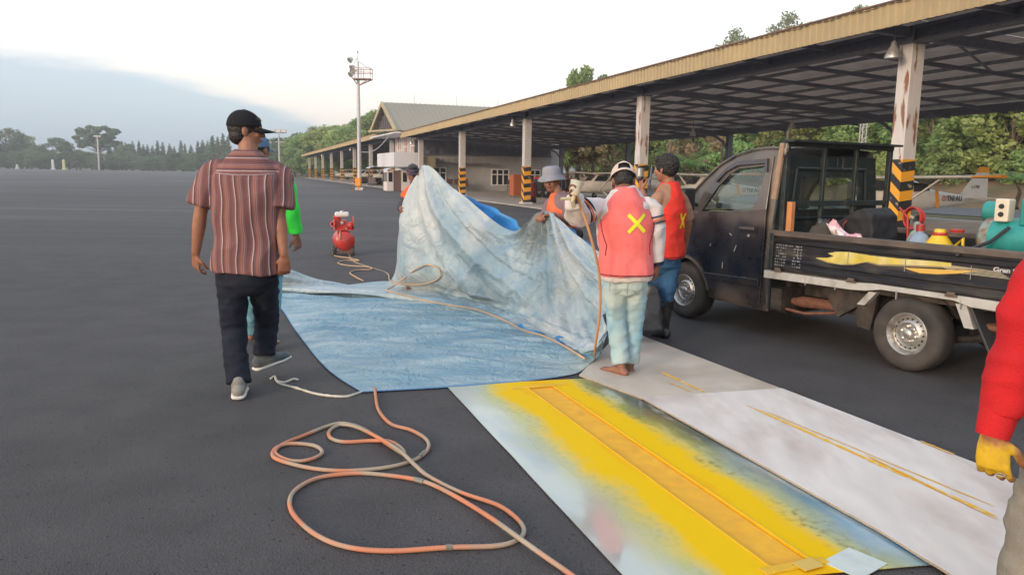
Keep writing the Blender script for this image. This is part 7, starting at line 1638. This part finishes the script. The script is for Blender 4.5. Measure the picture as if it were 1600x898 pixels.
# armhole piping
for s in 'LR':
    mb = MB(); pts = []
    for i in range(13):
        u = i / 12; z = J['neck'].z - .03 + (mid.z + .22 - J['neck'].z) * u; x0 = side * ((.13 + .05 * math.sin(math.pi * min(1, u * 1.2)) + .03 * u) * (1 if s == 'R' else -1)); bk = side.cross(V3((0, 0, 1))); bk = bk if bk.y < 0 else -bk
        c_ = mid.lerp(J['neck'], .5); p0 = V3((c_.x, c_.y, z)) + x0; h = surf(ve, p0 + bk, -bk)
        if h is not None: pts.append(h + bk * .003)
    if len(pts) > 2: mb.tube(pts, .0035, 6); mb.build('armhole_piping', hemd, ve, smooth='all')
jn = mat('washed_jeans', (.40, .49, .49), .85, var=.08, var2=(.20, .42, .56), scale=2.2, thresh=(.42, .62), bump=.0015, bscale=160, spec=.2); tr_ = trousers(root, J, k, jn, rh=.094, rk=.070, ra=.066, disp=.012)
thr = mat('jeans_seam', (.20, .27, .28), .9)
def on_back(o, c, x, z):
    bk = V3((0, -1, 0)); p0 = V3((c.x + x, c.y, c.z + z)); ok, h, _n, _i = o.ray_cast(p0 + bk, -bk); return h + bk * .002 if ok else None
for sx_ in (-1, 1):
    mb = MB(); pts = [on_back(tr_, mid, sx_ * x, z) for x, z in ((.045, .005), (.045, -.075), (.085, -.105), (.125, -.075), (.125, .01), (.085, .012), (.045, .005))]; pts = [p for p in pts if p is not None]
    if len(pts) > 3: mb.tube(pts, .002, 5); mb.build('back_pocket_seam', thr, tr_, smooth='all')
mb = MB(); pts = [on_back(tr_, mid, .003 * math.sin(q), .04 - q * .02) for q in range(9)]; pts = [p for p in pts if p is not None]; mb.tube(pts, .002, 5); mb.build('centre_seam', thr, tr_, smooth='all')
crm = cloth('cream_cap', (.60, .50, .44)); hair_cap(root, J['head'] - M @ V3((0, .0, .004)), M, hk, .003, -.035, .003); cap_hat(root, J['head'] - M @ V3((0, .006, .008)), M, hk * 1.13, crm, back_open=True)
# ---------------------------------------------------------------- 6. bare headed man in red vest with rubber boots
Y0 = 7.05
J = dict(base=G(1040, 525), head=PD(1040, 265, Y0), neck=PD(1046, 286, Y0), shL=PD(1029, 305, Y0 - .1), shR=PD(1062, 303, Y0 + .14), elL=PD(1014, 338, Y0 - .05), wrL=PD(1004, 298, Y0 + .10), elR=PD(1075, 345, Y0 + .2), wrR=PD(1070, 385, Y0 + .3),
         hipL=PD(1030, 406, Y0), hipR=PD(1050, 406, Y0 + .06), knL=PD(1021, 452, Y0 + .12), anL=PD(1013, 508, Y0 + .1), knR=PD(1042, 455, Y0 - .05), anR=PD(1036, 511, Y0 - .02))
k = 1.0
root, J, M, hk = person('bare headed man in a red vest, jeans and rubber boots beside the truck', J, k, dict(skin=SKIN), dict(L=dict(d=V3((-.2, .1, .95)), n=V3((.9, .2, 0)), curl=.8, thumb=-1), R=dict(d=V3((0, .3, -1)), n=V3((-1, 0, 0)), curl=.4)),
    dict(L=V3((-.7, .6, 0)), R=V3((-.5, .8, 0))), (V3((-.72, .69, 0)), V3((0, 0, 1))), voxel=.0065)
side = (J['shR'] - J['shL']).normalized(); mb = torso_mb(J, k, .165, .12, (0, 0, .06), side); sleeve(mb, J, k, 'L', .072, .066, .95); sleeve(mb, J, k, 'R', .072, .066, .95); blobmesh('shirt', mb, .008, cloth('tan_tshirt', (.36, .20, .13), var2=(.30, .17, .12)), root, disp=.01, smooth_it=2)
mb = torso_mb(J, k, .172, .142, (0, 0, .03), side, ah=.82, hemw=.18); ve = blobmesh('safety_vest', mb, .008, cloth('red_vest', (.70, .045, .03), var2=(.62, .04, .03)), root, disp=.010, smooth_it=2)
cc = PD(1056, 344, Y0) - root.location; side_old = side; side = side.lerp(V3((1, -.2, 0)), .3).normalized(); vest_cross(ve, cc, .075, .012, mat('dull_yellow_tape', (.68, .50, .02), .5), 1.1); mid = (J['hipL'] + J['hipR']) / 2; hem_line(ve, .04, hemd, mid)
trousers(root, J, k, cloth('blue_jeans', (.035, .10, .19), var2=(.02, .06, .13)), rh=.092, rk=.074, ra=.066, cuff=.2, disp=.012); hair_cap(root, J['head'], M, hk * 1.02, .010, -.03, .014)
bt = mat('rubber_boot', (.014, .014, .017), .35, var=.2, var2=(.04, .036, .032), scale=8)
for s, d in (('L', V3((-.7, .6, 0))), ('R', V3((-.5, .8, 0)))):
    mb = MB(); d.normalize(); an = J['an' + s]; kn = J['kn' + s]; top_ = an.lerp(kn, .78); sd = d.cross(V3((0, 0, 1))); s0 = V3((an.x, an.y, .0))
    loft(mb, [s0 + V3((0, 0, .07)), an + V3((0, 0, .05)), an.lerp(kn, .5), top_], [(.055, .058), (.052, .056), (.068, .07), (.074, .076)], sd, 18, round_end=False)
    loft(mb, [s0 - d * .06 + V3((0, 0, .045)), s0 + d * .04 + V3((0, 0, .05)), s0 + d * .13 + V3((0, 0, .04)), s0 + d * .19 + V3((0, 0, .035))], [(.042, .042), (.046, .05), (.050, .038), (.040, .028)], sd, 14); blobmesh('rubber_boot', mb, .008, bt, root, disp=.005, smooth_it=2)
# things he carries: drill-like rod and grey can in the raised hand, grey plastic sack
t = thing('small_grey_can', 'small grey can with striped band raised beside the pink vest man', 'can', PD(1000, 272, 7.15)); mb = MB(); mb.lathe([(0, -.05), (.034, -.05), (.034, .045), (.03, .055), (0, .056)], (0, 0, 0), n=18); mb.build('body', mat('can_grey', (.28, .27, .27), .4, .5, var=.15), t, smooth=True); mb = MB(); mb.lathe([(.035, -.05), (.0355, -.03), (.035, -.02)], n=18); mb.build('band', hazard, t)
mb = MB(); mb.tube([(0, 0, 0), (.01, 0, .10), (.02, .01, .22)], [.012, .010, .007], 8); o = mb.build('dark_rod', steel, None, smooth=True); o.location = PD(1014, 296, 7.2); tag(o, 'short dark rod held upright beside the face of the bare headed man', 'tool')
mb = MB(); a = PD(1012, 455, 6.85); 
def q3(px, py, y): return PD(px, py, y)
loft(mb, [q3(1018, 448, 6.85), q3(1017, 470, 6.83), q3(1016, 495, 6.80), q3(1016, 516, 6.78)], [(.05, .03), (.09, .04), (.11, .05), (.12, .06)], (1, 0, 0), 16); o = blobmesh('grey_sack', mb, .01, mat('dark_grey_plastic', (.022, .022, .025), .35, var=.3, bump=.004, bscale=20), None, disp=.014, dscale=7); tag(o, 'crumpled dark grey plastic sack hanging behind the legs of the man in pale jeans', 'sack')
# ---------------------------------------------------------------- 7. man in red sweatshirt at the right edge
Y0 = 2.15
zr = lambda x, z, dy=0: V3((x, Y0 + dy, z))
wl = PD(1552, 675, 2.12)
J = dict(base=V3((1.82, 2.25, 0)), head=zr(1.86, 1.60, .1), neck=zr(1.85, 1.44, .06), shL=zr(1.66, 1.36, .10), shR=zr(2.06, 1.36, .02), elL=PD(1606, 480, 2.16), wrL=wl, elR=zr(2.2, 1.05, 0), wrR=zr(2.2, .82, .1),
         hipL=zr(1.70, .80, .05), hipR=zr(1.90, .80, .05), knL=zr(1.62, .46, .06), anL=zr(1.56, .085, .0), knR=zr(1.90, .45, .2), anR=zr(1.92, .085, .3))
k = 1.0
SY = mat('paint_stained_skin', (.30, .13, .05), .5, var=.12, var2=(.60, .38, .02), scale=9, thresh=(.43, .53))
root, J, M, hk = person('person in a red sweatshirt at the right edge, hand stained yellow', J, k, dict(skin=SY), dict(L=dict(d=V3((.06, -.05, -1)), n=V3((.72, .70, 0)), curl=.45, thumb=1, spread=1.9, s_=1.12), R=dict(d=V3((0, .1, -1)), n=V3((-1, 0, 0)), curl=.5)),
    dict(L=V3((-.3, 1, 0)), R=V3((-.1, 1, 0))), (V3((-.4, .9, 0)), V3((0, 0, 1))), voxel=.0036)
side = (J['shR'] - J['shL']).normalized(); rs_ = cloth('red_sweatshirt', (.52, .018, .022), var2=(.46, .015, .02)); mb = torso_mb(J, k, .21, .14, (0, 0, .05), side, hemw=.22); sleeve(mb, J, k, 'L', .088, .066, 1.86, r2=.050); sleeve(mb, J, k, 'R', .088, .07, 1.9, r2=.05); s_ = blobmesh('sweatshirt', mb, .007, rs_, root, disp=.015, dscale=5, smooth_it=3, seed=2, fold=(.7, .7, 1.7))
p = J['elL'].lerp(J['wrL'], .82); mb = MB(); loft(mb, [p, J['elL'].lerp(J['wrL'], .90), J['wrL'] + (J['wrL'] - J['elL']).normalized() * .012], [.048, .049, .043], (1, 0, 0), 24, round_end=False); mb.build('cuff', rs_, s_, smooth=True)
trousers(root, J, k, cloth('khaki_trousers', (.25, .23, .19), var2=(.20, .19, .16)), rh=.105, rk=.088, ra=.085, disp=.014); shoe(root, J['anL'] + V3((0, 0, .01)), V3((-.3, 1, 0)), k, blackp, blackp); shoe(root, J['anR'] + V3((0, 0, .01)), V3((-.1, 1, 0)), k, blackp, blackp); hair_cap(root, J['head'], M, hk, .01, -.03, .004)
mb = MB(); rp = J['wrL'] + V3((.015, -.03, -.115)); mb.tube([rp + V3((.0115 * math.cos(a), .0115 * math.sin(a), 0)) for a in np.linspace(0, 6.283, 14)][:-1], .0018, 6, closed=True); mb.build('ring', alu, root, smooth=True)
# ================================================================== HAZE
hz = MB(); hz.box((0, 480, 13.4), (1900, 1260, 30)); hmz = bpy.data.materials.new('haze'); hmz.use_nodes = True; t_ = hmz.node_tree; t_.nodes.clear()
v_ = N(t_, 'ShaderNodeVolumePrincipled'); v_.inputs['Density'].default_value = .0008; v_.inputs['Color'].default_value = (.86, .90, .96, 1); v_.inputs['Anisotropy'].default_value = .2; o_ = N(t_, 'ShaderNodeOutputMaterial'); t_.links.new(v_.outputs[0], o_.inputs['Volume'])
hz.build('haze', hmz, props={'kind': 'stuff'})
